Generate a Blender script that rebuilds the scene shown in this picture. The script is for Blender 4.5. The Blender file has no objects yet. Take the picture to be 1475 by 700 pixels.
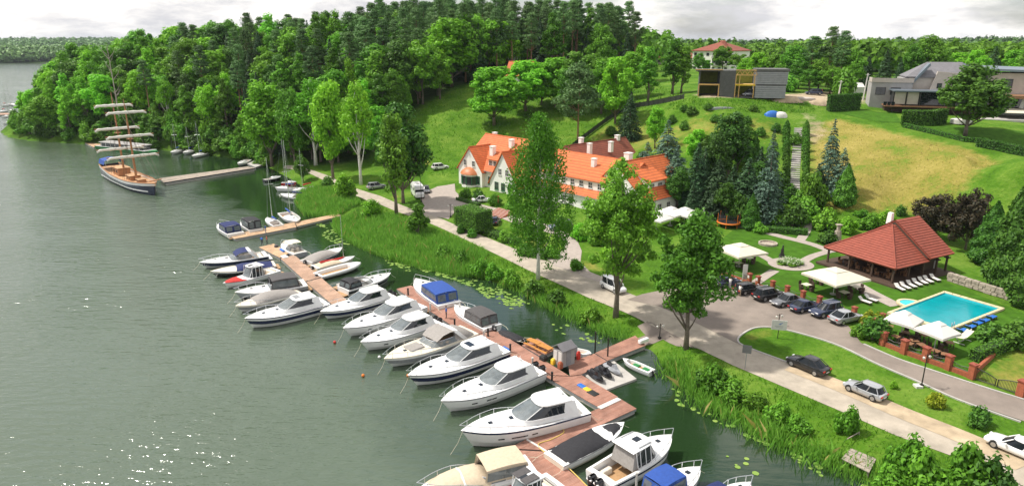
import bpy, bmesh, math, random
import numpy as np
from mathutils import Vector, Matrix
from bisect import bisect_right
R = math.radians
scene = bpy.context.scene
COL = scene.collection
# ------------------------------------------------------------------ camera
W0, H0, FPX, HOR, CAMZ = 1475.0, 700.0, 960.0, 63.0, 36.0
PITCH = math.atan((H0/2-HOR)/FPX); CP, SP = math.cos(PITCH), math.sin(PITCH)
cam = bpy.data.cameras.new('camera'); camo = bpy.data.objects.new('camera', cam); COL.objects.link(camo)
cam.sensor_width = 36.0; cam.lens = 36.0*FPX/W0; cam.clip_start = 0.5; cam.clip_end = 30000
camo.location = (0, 0, CAMZ); camo.rotation_euler = (R(90)-PITCH, 0, 0)
scene.camera = camo
# ------------------------------------------------------------------ light
SUN_EL, SUN_AZ = R(56), R(-74)          # azimuth measured from +Y (view direction), negative = left
world = bpy.data.worlds.new('World'); scene.world = world; world.use_nodes = True
nt = world.node_tree; nt.nodes.clear()
def nd(tree, typ, **kw):
    n = tree.nodes.new(typ)
    for k, v in kw.items():
        if k.startswith('i_'): n.inputs[k[2:].replace('_', ' ')].default_value = v
        else: setattr(n, k, v)
    return n
sky = nd(nt, 'ShaderNodeTexSky', sky_type='NISHITA', sun_disc=False, sun_elevation=SUN_EL, sun_rotation=SUN_AZ, air_density=1.0, dust_density=2.0, ozone_density=1.0)
bgn = nd(nt, 'ShaderNodeBackground'); bgn.inputs['Strength'].default_value = 0.14
wout = nd(nt, 'ShaderNodeOutputWorld')
tcn = nd(nt, 'ShaderNodeTexCoord')
cmb = nd(nt, 'ShaderNodeMapping'); cmb.inputs['Scale'].default_value = (1.0, 1.0, 3.6); nt.links.new(tcn.outputs['Generated'], cmb.inputs['Vector'])
cn = nd(nt, 'ShaderNodeTexNoise'); cn.inputs['Scale'].default_value = 2.6; cn.inputs['Detail'].default_value = 8; cn.inputs['Roughness'].default_value = 0.58
nt.links.new(cmb.outputs[0], cn.inputs['Vector'])
cr = nd(nt, 'ShaderNodeValToRGB'); cr.color_ramp.elements[0].position = 0.36; cr.color_ramp.elements[1].position = 0.50
nt.links.new(cn.outputs[0], cr.inputs[0])
cn2 = nd(nt, 'ShaderNodeTexNoise'); cn2.inputs['Scale'].default_value = 5.5; cn2.inputs['Detail'].default_value = 8; cn2.inputs['Roughness'].default_value = 0.6
nt.links.new(cmb.outputs[0], cn2.inputs['Vector'])
cr2 = nd(nt, 'ShaderNodeValToRGB'); e = cr2.color_ramp.elements
e[0].position = 0.43; e[0].color = (4.5, 4.45, 4.6, 1); e[1].position = 0.58; e[1].color = (7.7, 7.4, 7.0, 1)
nt.links.new(cn2.outputs[0], cr2.inputs[0])
mixn = nd(nt, 'ShaderNodeMix', data_type='RGBA')
nt.links.new(cr.outputs[0], mixn.inputs[0]); nt.links.new(sky.outputs[0], mixn.inputs[6]); nt.links.new(cr2.outputs[0], mixn.inputs[7])
nt.links.new(mixn.outputs[2], bgn.inputs['Color']); nt.links.new(bgn.outputs[0], wout.inputs[0])
sun = bpy.data.lights.new('sun', 'SUN'); sun.energy = 4.2; sun.angle = R(3.0); sun.color = (1.0, 0.95, 0.87)
suno = bpy.data.objects.new('sun', sun); COL.objects.link(suno)
sd = Vector((math.sin(SUN_AZ)*math.cos(SUN_EL), math.cos(SUN_AZ)*math.cos(SUN_EL), math.sin(SUN_EL)))
suno.rotation_euler = sd.to_track_quat('Z', 'Y').to_euler()
vs = scene.view_settings; vs.view_transform = 'Standard'; vs.look = 'None'; vs.exposure = 0.26; vs.gamma = 1.0; vs.use_curve_mapping = False
scene.render.engine = 'CYCLES'
scene.cycles.max_bounces = 5; scene.cycles.diffuse_bounces = 2; scene.cycles.glossy_bounces = 3; scene.cycles.transmission_bounces = 3; scene.cycles.transparent_max_bounces = 6
# ------------------------------------------------------------------ pixel -> world
def ray(px, py):
    x = px-W0/2; d = py-H0/2
    return (x, FPX*CP-d*SP, -(d*CP+FPX*SP))
def at(px, py, z=0.0):
    r = ray(px, py); k = (z-CAMZ)/r[2]
    return Vector((r[0]*k, r[1]*k, z))
def atY(px, py, Y):
    r = ray(px, py); k = Y/r[1]
    return Vector((r[0]*k, Y, CAMZ+r[2]*k))
# ------------------------------------------------------------------ terrain
SHORE_PX = [(1700,850),(1400,760),(1262,702),(1205,676),(1110,638),(1060,606),(1017,589),(1001,573),(985,554),(951,526),(935,506),(905,490),(876,485),(852,472),(820,459),(790,444),(770,432),(747,420),(720,411),(690,401),(653,391),(600,380),(555,367),(520,353),(497,340),(484,326),(478,312),(440,306),(428,290),(440,274),(420,260),(388,242),(362,232),(300,223),(240,217),(190,213),(140,209),(100,206),(50,203),(18,198),(10,191),(20,184),(45,170)]
SHORE = [tuple(at(*p)[:2]) for p in SHORE_PX] + [(-215,380),(-130,430),(-110,700),(-250,1000),(-500,1500),(-900,9000),(9000,9000),(9000,-60),(60,-60)]
SH = np.array(SHORE)
def shore_sd(P):
    """signed distance to the shoreline, positive on land"""
    P = np.atleast_2d(P).astype(float); n = len(SH)
    d2 = np.full(len(P), 1e18); ins = np.zeros(len(P), bool)
    for i in range(n):
        a, b = SH[i], SH[(i+1) % n]; ab = b-a
        t = np.clip(((P-a)@ab)/(ab@ab), 0, 1)
        q = P-(a+t[:, None]*ab); d2 = np.minimum(d2, (q*q).sum(1))
        c = ((a[1] > P[:, 1]) != (b[1] > P[:, 1]))
        with np.errstate(divide='ignore', invalid='ignore'):
            xi = a[0]+(P[:, 1]-a[1])*(b[0]-a[0])/(b[1]-a[1])
        ins ^= c & (P[:, 0] < xi)
    d = np.sqrt(d2); return np.where(ins, d, -d)
CTRL = []
for (px, py, z) in [
    # promenade and the flat ground in front of the hotel
    (1475,690,1.6),(1430,640,1.6),(1250,575,1.6),(1100,500,1.6),(985,490,1.4),(930,440,1.6),(800,390,1.6),(700,345,1.6),(640,315,1.7),(560,280,1.7),(500,262,1.6),(430,248,1.5),
    (1300,540,1.8),(1475,590,1.9),(1150,450,1.8),(1060,430,1.8),(1200,480,1.9),(1000,400,1.8),
    (1080,360,2.2),(1150,370,2.2),(1230,410,2.3),(1360,450,2.3),(1440,455,2.4),(1300,500,2.2),(1475,500,2.4),(1400,420,2.4),(1180,340,2.6),(1100,330,2.6),
    (900,360,2.0),(850,335,2.2),(700,300,2.2),(640,270,2.3),(1000,320,2.6),(1300,390,2.5),(1420,400,2.8),
    # meadow and hill behind
    (600,250,2.6),(640,240,3.2),(620,200,9.2),(650,160,15.6),(680,122,22.3),(560,235,3.5),(560,190,10),
    (760,190,11.5),(850,165,15.6),(900,130,21),(780,140,19.2),(940,120,22.2),(830,200,10.5),
    (950,190,13.4),(1060,138,22.2),(1130,141,21.6),(1000,139,22.3),(1060,163,18.8),(960,160,18.2),(1130,170,17.8),
    (1050,200,14.2),(1000,240,9.6),(1050,290,3.8),(960,250,8.2),(1130,300,4.2),(1140,230,10.8),(1100,250,8.6),
    (1200,300,4.6),(1250,250,10.2),(1290,290,5.2),(1330,310,4.2),(1400,320,4.0),(1340,230,12.8),(1400,260,9.4),(1475,330,4.4),
    (1180,200,14.2),(1205,163,18.6),(1290,180,17.5),(1400,207,16.8),(1475,222,16.4),(1300,160,18.8),(1440,180,18.2),(1250,152,20),(1380,150,19.5),(1475,160,19.0)]:
    p = at(px, py, z); CTRL.append((p.x, p.y, z))
CTRL += [(-30,262,26),(-80,272,24.5),(-120,288,24),(-165,308,19),(-205,330,12),(-20,305,27.5),(40,285,26.5),(60,252,24.5),(0,360,27),(-100,360,22),(-200,420,10),
         (-60,232,14),(-100,240,13),(-140,262,11),(-180,285,8),(-45,205,5),(-75,205,4.5),(-100,218,5),
         (90,330,24),(160,300,23),(220,260,21),(150,230,22),(230,200,19.5),(250,140,17.5),(160,110,5),(200,110,8),(260,100,12),(120,90,2.6),(150,70,2.4),(90,45,2.0),(140,40,2.2),
         (0,500,24),(-150,520,15),(200,500,22),(350,400,22),(450,200,20),(400,80,15),(-400,800,8),(300,800,20),(-100,900,18),(700,700,20),(700,100,18)]
CT = np.array(CTRL)
def _tps(a, b):
    d2 = ((a[:, None, :]-b[None, :, :])**2).sum(2)
    return np.sqrt(d2)               # |r| kernel: stays bounded between points
_n = len(CT); _A = np.zeros((_n+1, _n+1)); _A[:_n, :_n] = _tps(CT[:, :2], CT[:, :2])-np.eye(_n)*1.2; _A[_n, :_n] = 1; _A[:_n, _n] = 1
_w = np.linalg.solve(_A, np.append(CT[:, 2], 0))
def axis(lo, f0, f1, hi, fine, grow):
    a = list(np.arange(f0, f1+1e-6, fine)); s = fine; x = f1
    while x < hi: s *= grow; x += s; a.append(x)
    s = fine; x = f0; b = []
    while x > lo: s *= grow; x -= s; b.append(x)
    return np.array(b[::-1]+a)
GX = axis(-9000, -120, 130, 9000, 1.6, 1.07); GY = axis(-70, 24, 232, 12000, 1.6, 1.06)
_XX, _YY = np.meshgrid(GX, GY); _P = np.c_[_XX.ravel(), _YY.ravel()]
_t = np.zeros(len(_P))
for i in range(0, len(_P), 20000): _t[i:i+20000] = _tps(_P[i:i+20000], CT[:, :2])@_w[:_n]+_w[_n]
_r = np.hypot(_P[:, 0], _P[:, 1]); _k = np.clip((_r-500)/500, 0, 1)
_far = 20+7*np.sin(_P[:, 0]/310+1)*np.cos(_P[:, 1]/420)+np.clip((_r-900)/160, 0, 24)
_t = _t*(1-_k)+_far*_k
SD = shore_sd(_P)
_opp = np.maximum(_P[:, 1]-(1500+0.12*_P[:, 0]+70*np.sin(_P[:, 0]/130)), -1e9)      # opposite shore of the lake
_opp = np.where(_P[:, 0] < -230, _opp, -1e9)
_s = np.clip(SD/5.5, 0, 1); _s = _s*_s*(3-2*_s)
_land = np.maximum(_t, 1.0)*_s
_h = np.where(SD > 0, _land, np.maximum(-3.0, SD*0.35))
_h = np.where(_opp > 0, np.minimum(_opp*0.25, 10+np.clip((_opp-300)/60, 0, 30)), _h)
GZ = _h.reshape(_XX.shape)
_gx, _gy = GX.tolist(), GY.tolist(); _gz = GZ.tolist()
def hz(x, y):
    i = min(max(bisect_right(_gx, x)-1, 0), len(_gx)-2); j = min(max(bisect_right(_gy, y)-1, 0), len(_gy)-2)
    u = (x-_gx[i])/(_gx[i+1]-_gx[i]); v = (y-_gy[j])/(_gy[j+1]-_gy[j])
    a, b = _gz[j], _gz[j+1]
    return (a[i]*(1-u)+a[i+1]*u)*(1-v)+(b[i]*(1-u)+b[i+1]*u)*v
def hit(px, py):
    r = ray(px, py); k0 = 25/r[1]; k = k0; z = 0
    while k*r[1] < 6000:
        x, y, zz = r[0]*k, r[1]*k, CAMZ+r[2]*k
        if zz < max(hz(x, y), 0): break
        k0 = k; k *= 1.01
    for _ in range(18):
        m = (k0+k)/2
        if CAMZ+r[2]*m < max(hz(r[0]*m, r[1]*m), 0): k = m
        else: k0 = m
    x, y = r[0]*k, r[1]*k
    return Vector((x, y, max(hz(x, y), 0)))
def gp(x, y): return Vector((x, y, hz(x, y)))
def pxm(p):
    """photo pixels per metre at a world point"""
    return FPX/(p[1]*CP-(p[2]-CAMZ)*SP)
# ------------------------------------------------------------------ materials
MATS = {}
def mat(name, col, rough=0.6, metal=0.0, var=0.12, vscale=3.0, bump=0.0, bscale=20.0, spec=0.5, coat=0.0, alpha=1.0, trans=0.0, coord='Object'):
    m = bpy.data.materials.new(name); m.use_nodes = True; t = m.node_tree; b = t.nodes['Principled BSDF']
    b.inputs['Roughness'].default_value = rough; b.inputs['Metallic'].default_value = metal; b.inputs['Specular IOR Level'].default_value = spec
    b.inputs['Coat Weight'].default_value = coat; b.inputs['Coat Roughness'].default_value = 0.05
    b.inputs['Transmission Weight'].default_value = trans; b.inputs['Alpha'].default_value = alpha
    tc = t.nodes.new('ShaderNodeTexCoord')
    if var > 0:
        n = t.nodes.new('ShaderNodeTexNoise'); n.inputs['Scale'].default_value = vscale; n.inputs['Detail'].default_value = 5; n.inputs['Roughness'].default_value = 0.65
        t.links.new(tc.outputs[coord], n.inputs['Vector'])
        rp = t.nodes.new('ShaderNodeValToRGB'); e = rp.color_ramp.elements
        e[0].position = 0.3; e[1].position = 0.7
        e[0].color = tuple(max(0, c*(1-var)) for c in col)+(1,); e[1].color = tuple(min(1, c*(1+var)) for c in col)+(1,)
        t.links.new(n.outputs[0], rp.inputs[0]); t.links.new(rp.outputs[0], b.inputs['Base Color'])
    else: b.inputs['Base Color'].default_value = tuple(col)+(1,)
    if bump > 0:
        n2 = t.nodes.new('ShaderNodeTexNoise'); n2.inputs['Scale'].default_value = bscale; n2.inputs['Detail'].default_value = 4
        t.links.new(tc.outputs[coord], n2.inputs['Vector'])
        bp = t.nodes.new('ShaderNodeBump'); bp.inputs['Strength'].default_value = bump; bp.inputs['Distance'].default_value = 0.05
        t.links.new(n2.outputs[0], bp.inputs['Height']); t.links.new(bp.outputs[0], b.inputs['Normal'])
    MATS[name] = m; return m
def leafmat(name, c1, c2, hue=0.014, val=0.28, transl=0.3):
    m = bpy.data.materials.new(name); m.use_nodes = True; t = m.node_tree; b = t.nodes['Principled BSDF']
    b.inputs['Roughness'].default_value = 0.55; b.inputs['Specular IOR Level'].default_value = 0.25
    g = t.nodes.new('ShaderNodeNewGeometry'); oi = t.nodes.new('ShaderNodeObjectInfo')
    rp = t.nodes.new('ShaderNodeValToRGB'); e = rp.color_ramp.elements; e[0].color = tuple(c1)+(1,); e[1].color = tuple(c2)+(1,)
    t.links.new(g.outputs['Random Per Island'], rp.inputs[0])
    hs = t.nodes.new('ShaderNodeHueSaturation'); t.links.new(rp.outputs[0], hs.inputs['Color'])
    mr = t.nodes.new('ShaderNodeMapRange'); mr.inputs['To Min'].default_value = 0.5-hue; mr.inputs['To Max'].default_value = 0.5+hue*0.6
    t.links.new(oi.outputs['Random'], mr.inputs[0]); t.links.new(mr.outputs[0], hs.inputs['Hue'])
    ml = t.nodes.new('ShaderNodeMath'); ml.operation = 'MULTIPLY'; ml.inputs[1].default_value = 7.31; t.links.new(oi.outputs['Random'], ml.inputs[0])
    fr = t.nodes.new('ShaderNodeMath'); fr.operation = 'FRACT'; t.links.new(ml.outputs[0], fr.inputs[0])
    mv = t.nodes.new('ShaderNodeMapRange'); mv.inputs['To Min'].default_value = 1-val; mv.inputs['To Max'].default_value = 1+val
    t.links.new(fr.outputs[0], mv.inputs[0]); t.links.new(mv.outputs[0], hs.inputs['Value'])
    t.links.new(hs.outputs[0], b.inputs['Base Color'])
    tr = t.nodes.new('ShaderNodeBsdfTranslucent'); t.links.new(hs.outputs[0], tr.inputs['Color'])
    ms = t.nodes.new('ShaderNodeMixShader'); ms.inputs[0].default_value = transl
    t.links.new(b.outputs[0], ms.inputs[1]); t.links.new(tr.outputs[0], ms.inputs[2]); t.links.new(ms.outputs[0], t.nodes['Material Output'].inputs['Surface'])
    MATS[name] = m; return m
# ------------------------------------------------------------------ mesh builder
class MB:
    def __init__(s): s.v = []; s.f = []; s.mi = []; s.m = None; s.cur = 0
    def add(s, vs, fs, mi=None):
        o = len(s.v)
        if s.m is not None: vs = [s.m@Vector(p) for p in vs]
        s.v += [tuple(p) for p in vs]
        for f in fs: s.f.append(tuple(i+o for i in f)); s.mi.append(s.cur if mi is None else mi)
        return s
    def box(s, c, d, rz=0.0, mi=None, top=1.0):
        x, y, z = d[0]/2, d[1]/2, d[2]/2; cr, sr = math.cos(rz), math.sin(rz); vs = []
        for dz in (-z, z):
            k = top if dz > 0 else 1.0
            for (a, b) in ((-x, -y), (x, -y), (x, y), (-x, y)):
                a *= k; b *= k
                vs.append((c[0]+a*cr-b*sr, c[1]+a*sr+b*cr, c[2]+dz))
        return s.add(vs, [(3,2,1,0),(4,5,6,7),(0,1,5,4),(1,2,6,5),(2,3,7,6),(3,0,4,7)], mi)
    def rbox(s, c, d, r=0.1, rz=0.0, mi=None, seg=3):
        """box with rounded vertical corners and softened top"""
        x, y, z = d[0]/2, d[1]/2, d[2]/2; r = min(r, x*.95, y*.95); rt = min(r, z)
        def ring(inset, zz):
            out = []
            for q, (sx, sy) in enumerate(((1,1),(-1,1),(-1,-1),(1,-1))):
                for k in range(seg+1):
                    a = (q+k/seg)*math.pi/2
                    out.append(((x-inset-r)*sx+r*math.cos(a), (y-inset-r)*sy+r*math.sin(a), zz))
            return out
        rings = [ring(0, -z), ring(0, z-rt), ring(rt*.3, z-rt*.3), ring(rt*.8, z)]
        cr_, sr_ = math.cos(rz), math.sin(rz)
        rings = [[(c[0]+p[0]*cr_-p[1]*sr_, c[1]+p[0]*sr_+p[1]*cr_, c[2]+p[2]) for p in rg] for rg in rings]
        return s.loft(rings, cap=(True, True), mi=mi)
    def loft(s, rings, closed=True, cap=(False, False), mi=None):
        n = len(rings[0]); vs = [p for r in rings for p in r]; fs = []
        for i in range(len(rings)-1):
            for j in range(n if closed else n-1):
                k = (j+1) % n; fs.append((i*n+j, i*n+k, (i+1)*n+k, (i+1)*n+j))
        if cap[0]: fs.append(tuple(range(n))[::-1])
        if cap[1]: fs.append(tuple((len(rings)-1)*n+j for j in range(n)))
        return s.add(vs, fs, mi)
    def tube(s, pts, r, n=6, mi=None, cap=True):
        pts = [Vector(p) for p in pts]; rs = r if isinstance(r, (list, tuple)) else [r]*len(pts); rings = []; up = None
        for i, p in enumerate(pts):
            d = (pts[min(i+1, len(pts)-1)]-pts[max(i-1, 0)]).normalized()
            if up is None: up = Vector((0,0,1)) if abs(d.z) < .9 else Vector((1,0,0))
            a = d.cross(up).normalized(); b = a.cross(d).normalized(); up = b
            rings.append([p+(a*math.cos(t)+b*math.sin(t))*rs[i] for t in [2*math.pi*k/n for k in range(n)]])
        return s.loft(rings, cap=(cap, cap), mi=mi)
    def cyl(s, c, r, h, n=12, r2=None, mi=None):
        r2 = r if r2 is None else r2
        return s.loft([[(c[0]+q*math.cos(2*math.pi*k/n), c[1]+q*math.sin(2*math.pi*k/n), z) for k in range(n)] for q, z in ((r, c[2]), (r2, c[2]+h))], cap=(True, True), mi=mi)
    def disc_x(s, c, r, w, n=14, mi=None):
        """wheel-like cylinder, axis along local y"""
        return s.loft([[(c[0]+r*math.cos(2*math.pi*k/n), y, c[2]+r*math.sin(2*math.pi*k/n)) for k in range(n)] for y in (c[1]-w/2, c[1]+w/2)], cap=(True, True), mi=mi)
    def prism(s, poly, z0, z1, mi=None):
        return s.loft([[(x, y, z0) for x, y in poly], [(x, y, z1) for x, y in poly]], cap=(True, True), mi=mi)
    def blob(s, c, r, nu=10, nv=6, mi=None, jit=0.0, rnd=None):
        rings = []
        for i in range(1, nv):
            t = math.pi*i/nv
            rings.append([(c[0]+r[0]*math.sin(t)*math.cos(2*math.pi*k/nu)*(1+(rnd.uniform(-jit, jit) if rnd else 0)), c[1]+r[1]*math.sin(t)*math.sin(2*math.pi*k/nu)*(1+(rnd.uniform(-jit, jit) if rnd else 0)), c[2]-r[2]*math.cos(t)) for k in range(nu)])
        return s.loft(rings, cap=(True, True), mi=mi)
    def mesh(s, name, mats, smooth=False):
        me = bpy.data.meshes.new(name); me.from_pydata(s.v, [], s.f)
        for m in (mats if isinstance(mats, (list, tuple)) else [mats]): me.materials.append(MATS[m] if isinstance(m, str) else m)
        me.polygons.foreach_set('material_index', s.mi)
        if smooth: me.polygons.foreach_set('use_smooth', [True]*len(s.f))
        bm = bmesh.new(); bm.from_mesh(me); bmesh.ops.recalc_face_normals(bm, faces=bm.faces); bm.to_mesh(me); bm.free()
        me.update(); return me
    def build(s, name, mats, parent=None, smooth=False, angle=None):
        me = s.mesh(name, mats, smooth or angle is not None)
        if angle is not None: me.set_sharp_from_angle(angle=R(angle))
        return link(name, me, parent)
def link(name, me, parent=None):
    o = bpy.data.objects.new(name, me); COL.objects.link(o); o.parent = parent; return o
def tag(o, label=None, cat=None, group=None, kind=None):
    if label: o['label'] = label
    if cat: o['category'] = cat
    if group: o['group'] = group
    if kind: o['kind'] = kind
    return o
def thing(name, label, cat, loc=(0,0,0), rz=0.0, group=None, scale=None):
    o = bpy.data.objects.new(name, None); COL.objects.link(o); o.location = loc; o.rotation_euler = (0, 0, rz); o.empty_display_size = 0.2
    if scale is not None: o.scale = (scale,)*3 if not isinstance(scale, (tuple, list)) else scale
    return tag(o, label, cat, group)
def copy_tree(o, parent=None):
    c = o.copy(); COL.objects.link(c); c.parent = parent
    for ch in list(o.children): copy_tree(ch, c)
    return c
def in_poly(x, y, poly):
    r = False; n = len(poly)
    for i in range(n):
        a, b = poly[i], poly[(i+1) % n]
        if (a[1] > y) != (b[1] > y) and x < a[0]+(y-a[1])*(b[0]-a[0])/(b[1]-a[1]): r = not r
    return r
def drape(name, pts, matname, dz=0.05, cell=1.6, hfun=None, thick=0.0):
    """sheet lying on the terrain, cut along the terrain grid so that it follows it exactly"""
    bm = bmesh.new(); f = bm.faces.new([bm.verts.new((p[0], p[1], 0)) for p in pts])
    xs = [p[0] for p in pts]; ys = [p[1] for p in pts]
    for g in GX:
        if min(xs) < g < max(xs): bmesh.ops.bisect_plane(bm, geom=bm.verts[:]+bm.edges[:]+bm.faces[:], plane_co=(g,0,0), plane_no=(1,0,0))
    for g in GY:
        if min(ys) < g < max(ys): bmesh.ops.bisect_plane(bm, geom=bm.verts[:]+bm.edges[:]+bm.faces[:], plane_co=(0,g,0), plane_no=(0,1,0))
    bmesh.ops.triangulate(bm, faces=bm.faces[:])
    for v in bm.verts: v.co.z = (hz(v.co.x, v.co.y) if hfun is None else hfun(v.co.x, v.co.y))+dz
    if thick:
        r = bmesh.ops.extrude_face_region(bm, geom=bm.faces[:])
        for v in r['geom']:
            if isinstance(v, bmesh.types.BMVert): v.co.z += thick
    bmesh.ops.recalc_face_normals(bm, faces=bm.faces[:])
    if not thick:
        if sum(f.normal.z for f in bm.faces) < 0: bmesh.ops.reverse_faces(bm, faces=bm.faces[:])
    me = bpy.data.meshes.new(name); bm.to_mesh(me); bm.free(); me.materials.append(MATS[matname]); return link(name, me)
def smooth_line(pts, n=6, closed=False):
    P = [Vector(p) for p in pts]; out = []; m = len(P)
    for i in range(m if closed else m-1):
        p0, p1, p2, p3 = (P[(i-1) % m], P[i], P[(i+1) % m], P[(i+2) % m]) if closed else (P[max(i-1, 0)], P[i], P[i+1], P[min(i+2, m-1)])
        for k in range(n):
            t = k/n; out.append(0.5*((2*p1)+(p2-p0)*t+(2*p0-5*p1+4*p2-p3)*t*t+(3*p1-p0-3*p2+p3)*t**3))
    if not closed: out.append(P[-1])
    return out
# ================================================================== SETTING
mat('water_pool', (0.0,0.27,0.31), spec=0.3, rough=0.05, var=0.12, vscale=0.4, bump=0.25, bscale=2.5)
mat('gravel', (0.39,0.34,0.272), rough=0.95, var=0.22, vscale=0.55, bump=0.25, bscale=25)
mat('asphalt', (0.225,0.187,0.157), rough=0.9, var=0.2, vscale=0.35, bump=0.2, bscale=30)
mat('dirt', (0.42,0.33,0.22), rough=1, var=0.3, vscale=0.5, bump=0.3, bscale=8)
mat('paver', (0.36,0.31,0.27), rough=0.9, var=0.14, vscale=1.5, bump=0.2, bscale=14)
mat('mowed_lawn', (0.052,0.132,0.011), rough=1, var=0.3, vscale=0.7, bump=0.6, bscale=12, spec=0.1)
mat('pool_stone', (0.62,0.52,0.33), rough=0.8, var=0.1, vscale=2)
mat('concrete', (0.42,0.40,0.37), rough=0.9, var=0.15, vscale=1.2, bump=0.2, bscale=12)
mat('concrete_light', (0.62,0.60,0.56), rough=0.9, var=0.12, vscale=1.2)
# --- ground, one sheet to the horizon, colour zones as vertex colours
def zone(pts_px, soft=4.0, world=False):
    pw = np.array([(p[0], p[1]) for p in pts_px] if world else [tuple(hit(*p)[:2]) for p in pts_px]); P = _P; n = len(pw)
    d2 = np.full(len(P), 1e18); ins = np.zeros(len(P), bool)
    for i in range(n):
        a, b = pw[i], pw[(i+1) % n]; ab = b-a
        t = np.clip(((P-a)@ab)/max(ab@ab, 1e-9), 0, 1); q = P-(a+t[:, None]*ab); d2 = np.minimum(d2, (q*q).sum(1))
        c = ((a[1] > P[:, 1]) != (b[1] > P[:, 1]))
        with np.errstate(divide='ignore', invalid='ignore'): xi = a[0]+(P[:, 1]-a[1])*(b[0]-a[0])/(b[1]-a[1])
        ins ^= c & (P[:, 0] < xi)
    d = np.sqrt(d2); d = np.where(ins, d, -d); return np.clip(0.5+d/soft, 0, 1)
FOREST_W = [tuple(hit(*p)[:2]) for p in [(16,196),(50,201),(140,207),(240,215),(362,229),(405,236),(440,240),(530,232),(548,205),(600,160),(650,128),(690,119),(790,112),(930,103)]]+[(45,330),(60,700),(-110,700),(-130,430),(-215,385)]
dry = np.maximum.reduce([zone([(1165,190),(1205,170),(1290,192),(1400,217),(1440,232),(1400,262),(1350,300),(1300,310),(1240,303),(1190,303),(1168,240)], 5),
                         zone([(835,195),(900,170),(960,180),(1130,175),(1130,205),(1000,215),(930,225),(850,215)], 8)*0.5,
                         zone([(1400,540),(1475,500),(1500,520),(1500,570),(1440,560)], 4)*0.75,
                         zone([(665,318),(700,305),(730,335),(780,365),(880,400),(870,385),(760,340)], 3)*0.7, zone([(560,283),(575,279),(585,295),(572,292)], 2)*0.6,
                         zone([(582,228),(622,232),(600,247),(580,243)], 3)*0.9, zone([(1066,480),(1110,470),(1125,480),(1080,492)], 2)*0.6])
forest = np.maximum(zone(FOREST_W, 8, world=True), np.clip((np.hypot(_P[:, 0], _P[:, 1])-330)/60, 0, 1)*(~((_P[:, 0] > 20) & (_P[:, 1] < 400) & (_P[:, 0] < 180))))
soil = np.maximum.reduce([zone([(1000,136),(1130,136),(1200,132),(1190,146),(1130,146),(1090,142),(1010,141)], 4), zone([(1130,136),(1250,140),(1250,150),(1180,152)], 5)*0.8, zone([(1160,155),(1200,190),(1175,215),(1150,190)], 5)*0.6])
me = bpy.data.meshes.new('ground'); ny, nx = GZ.shape
idx = np.arange(nx*ny).reshape(ny, nx)
faces = np.stack([idx[:-1, :-1], idx[:-1, 1:], idx[1:, 1:], idx[1:, :-1]], -1).reshape(-1, 4)
me.vertices.add(nx*ny); me.vertices.foreach_set('co', np.c_[_P, GZ.ravel()].astype(np.float32).ravel())
me.loops.add(faces.size); me.loops.foreach_set('vertex_index', faces.ravel().astype(np.int32))
me.polygons.add(len(faces)); me.polygons.foreach_set('loop_start', np.arange(0, faces.size, 4, dtype=np.int32)); me.polygons.foreach_set('loop_total', np.full(len(faces), 4, np.int32))
me.polygons.foreach_set('use_smooth', np.ones(len(faces), bool)); me.update(calc_edges=True)
ca = me.color_attributes.new('zone', 'FLOAT_COLOR', 'POINT'); ca.data.foreach_set('color', np.c_[dry, forest, soil, np.ones(len(dry))].astype(np.float32).ravel())
gm = bpy.data.materials.new('ground_cover'); gm.use_nodes = True; t = gm.node_tree; b = t.nodes['Principled BSDF']; b.inputs['Roughness'].default_value = 1.0; b.inputs['Specular IOR Level'].default_value = 0.1
tc = nd(t, 'ShaderNodeTexCoord'); at_ = nd(t, 'ShaderNodeAttribute', attribute_name='zone'); sp = nd(t, 'ShaderNodeSeparateColor'); t.links.new(at_.outputs['Color'], sp.inputs[0])
def noise(sc, det=5, ro=0.6):
    n = nd(t, 'ShaderNodeTexNoise'); n.inputs['Scale'].default_value = sc; n.inputs['Detail'].default_value = det; n.inputs['Roughness'].default_value = ro; t.links.new(tc.outputs['Object'], n.inputs['Vector']); return n
def ramp(src, *st):
    r = nd(t, 'ShaderNodeValToRGB'); e = r.color_ramp.elements
    while len(e) < len(st): e.new(0.5)
    for q, (p, c) in zip(e, st): q.position = p; q.color = tuple(c)+(1,)
    t.links.new(src, r.inputs[0]); return r
n1 = noise(0.16); n2 = noise(1.7); n3 = noise(0.5)
addm = nd(t, 'ShaderNodeMath', operation='MULTIPLY_ADD'); t.links.new(n2.outputs[0], addm.inputs[0]); addm.inputs[1].default_value = 0.5; t.links.new(n1.outputs[0], addm.inputs[2])
grass = ramp(addm.outputs[0], (0.45, (0.032,0.085,0.007)), (0.70, (0.072,0.170,0.012)), (0.98, (0.155,0.25,0.035)))
dryc = ramp(addm.outputs[0], (0.50, (0.11,0.20,0.02)), (0.72, (0.245,0.22,0.048)), (1.0, (0.37,0.30,0.09)))
forc = ramp(n3.outputs[0], (0.3, (0.02,0.045,0.008)), (0.7, (0.05,0.10,0.015)))
soilc = ramp(addm.outputs[0], (0.4, (0.26,0.19,0.11)), (0.9, (0.5,0.41,0.29)))
def fac(ch, k=1.1):
    a = nd(t, 'ShaderNodeMath', operation='MULTIPLY_ADD'); t.links.new(n3.outputs[0], a.inputs[0]); a.inputs[1].default_value = k; t.links.new(sp.outputs[ch], a.inputs[2])
    m = nd(t, 'ShaderNodeMapRange'); m.inputs['From Min'].default_value = 0.5+k/2-0.2; m.inputs['From Max'].default_value = 0.5+k/2+0.3; t.links.new(a.outputs[0], m.inputs[0]); return m.outputs[0]
cur = grass.outputs[0]
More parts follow.
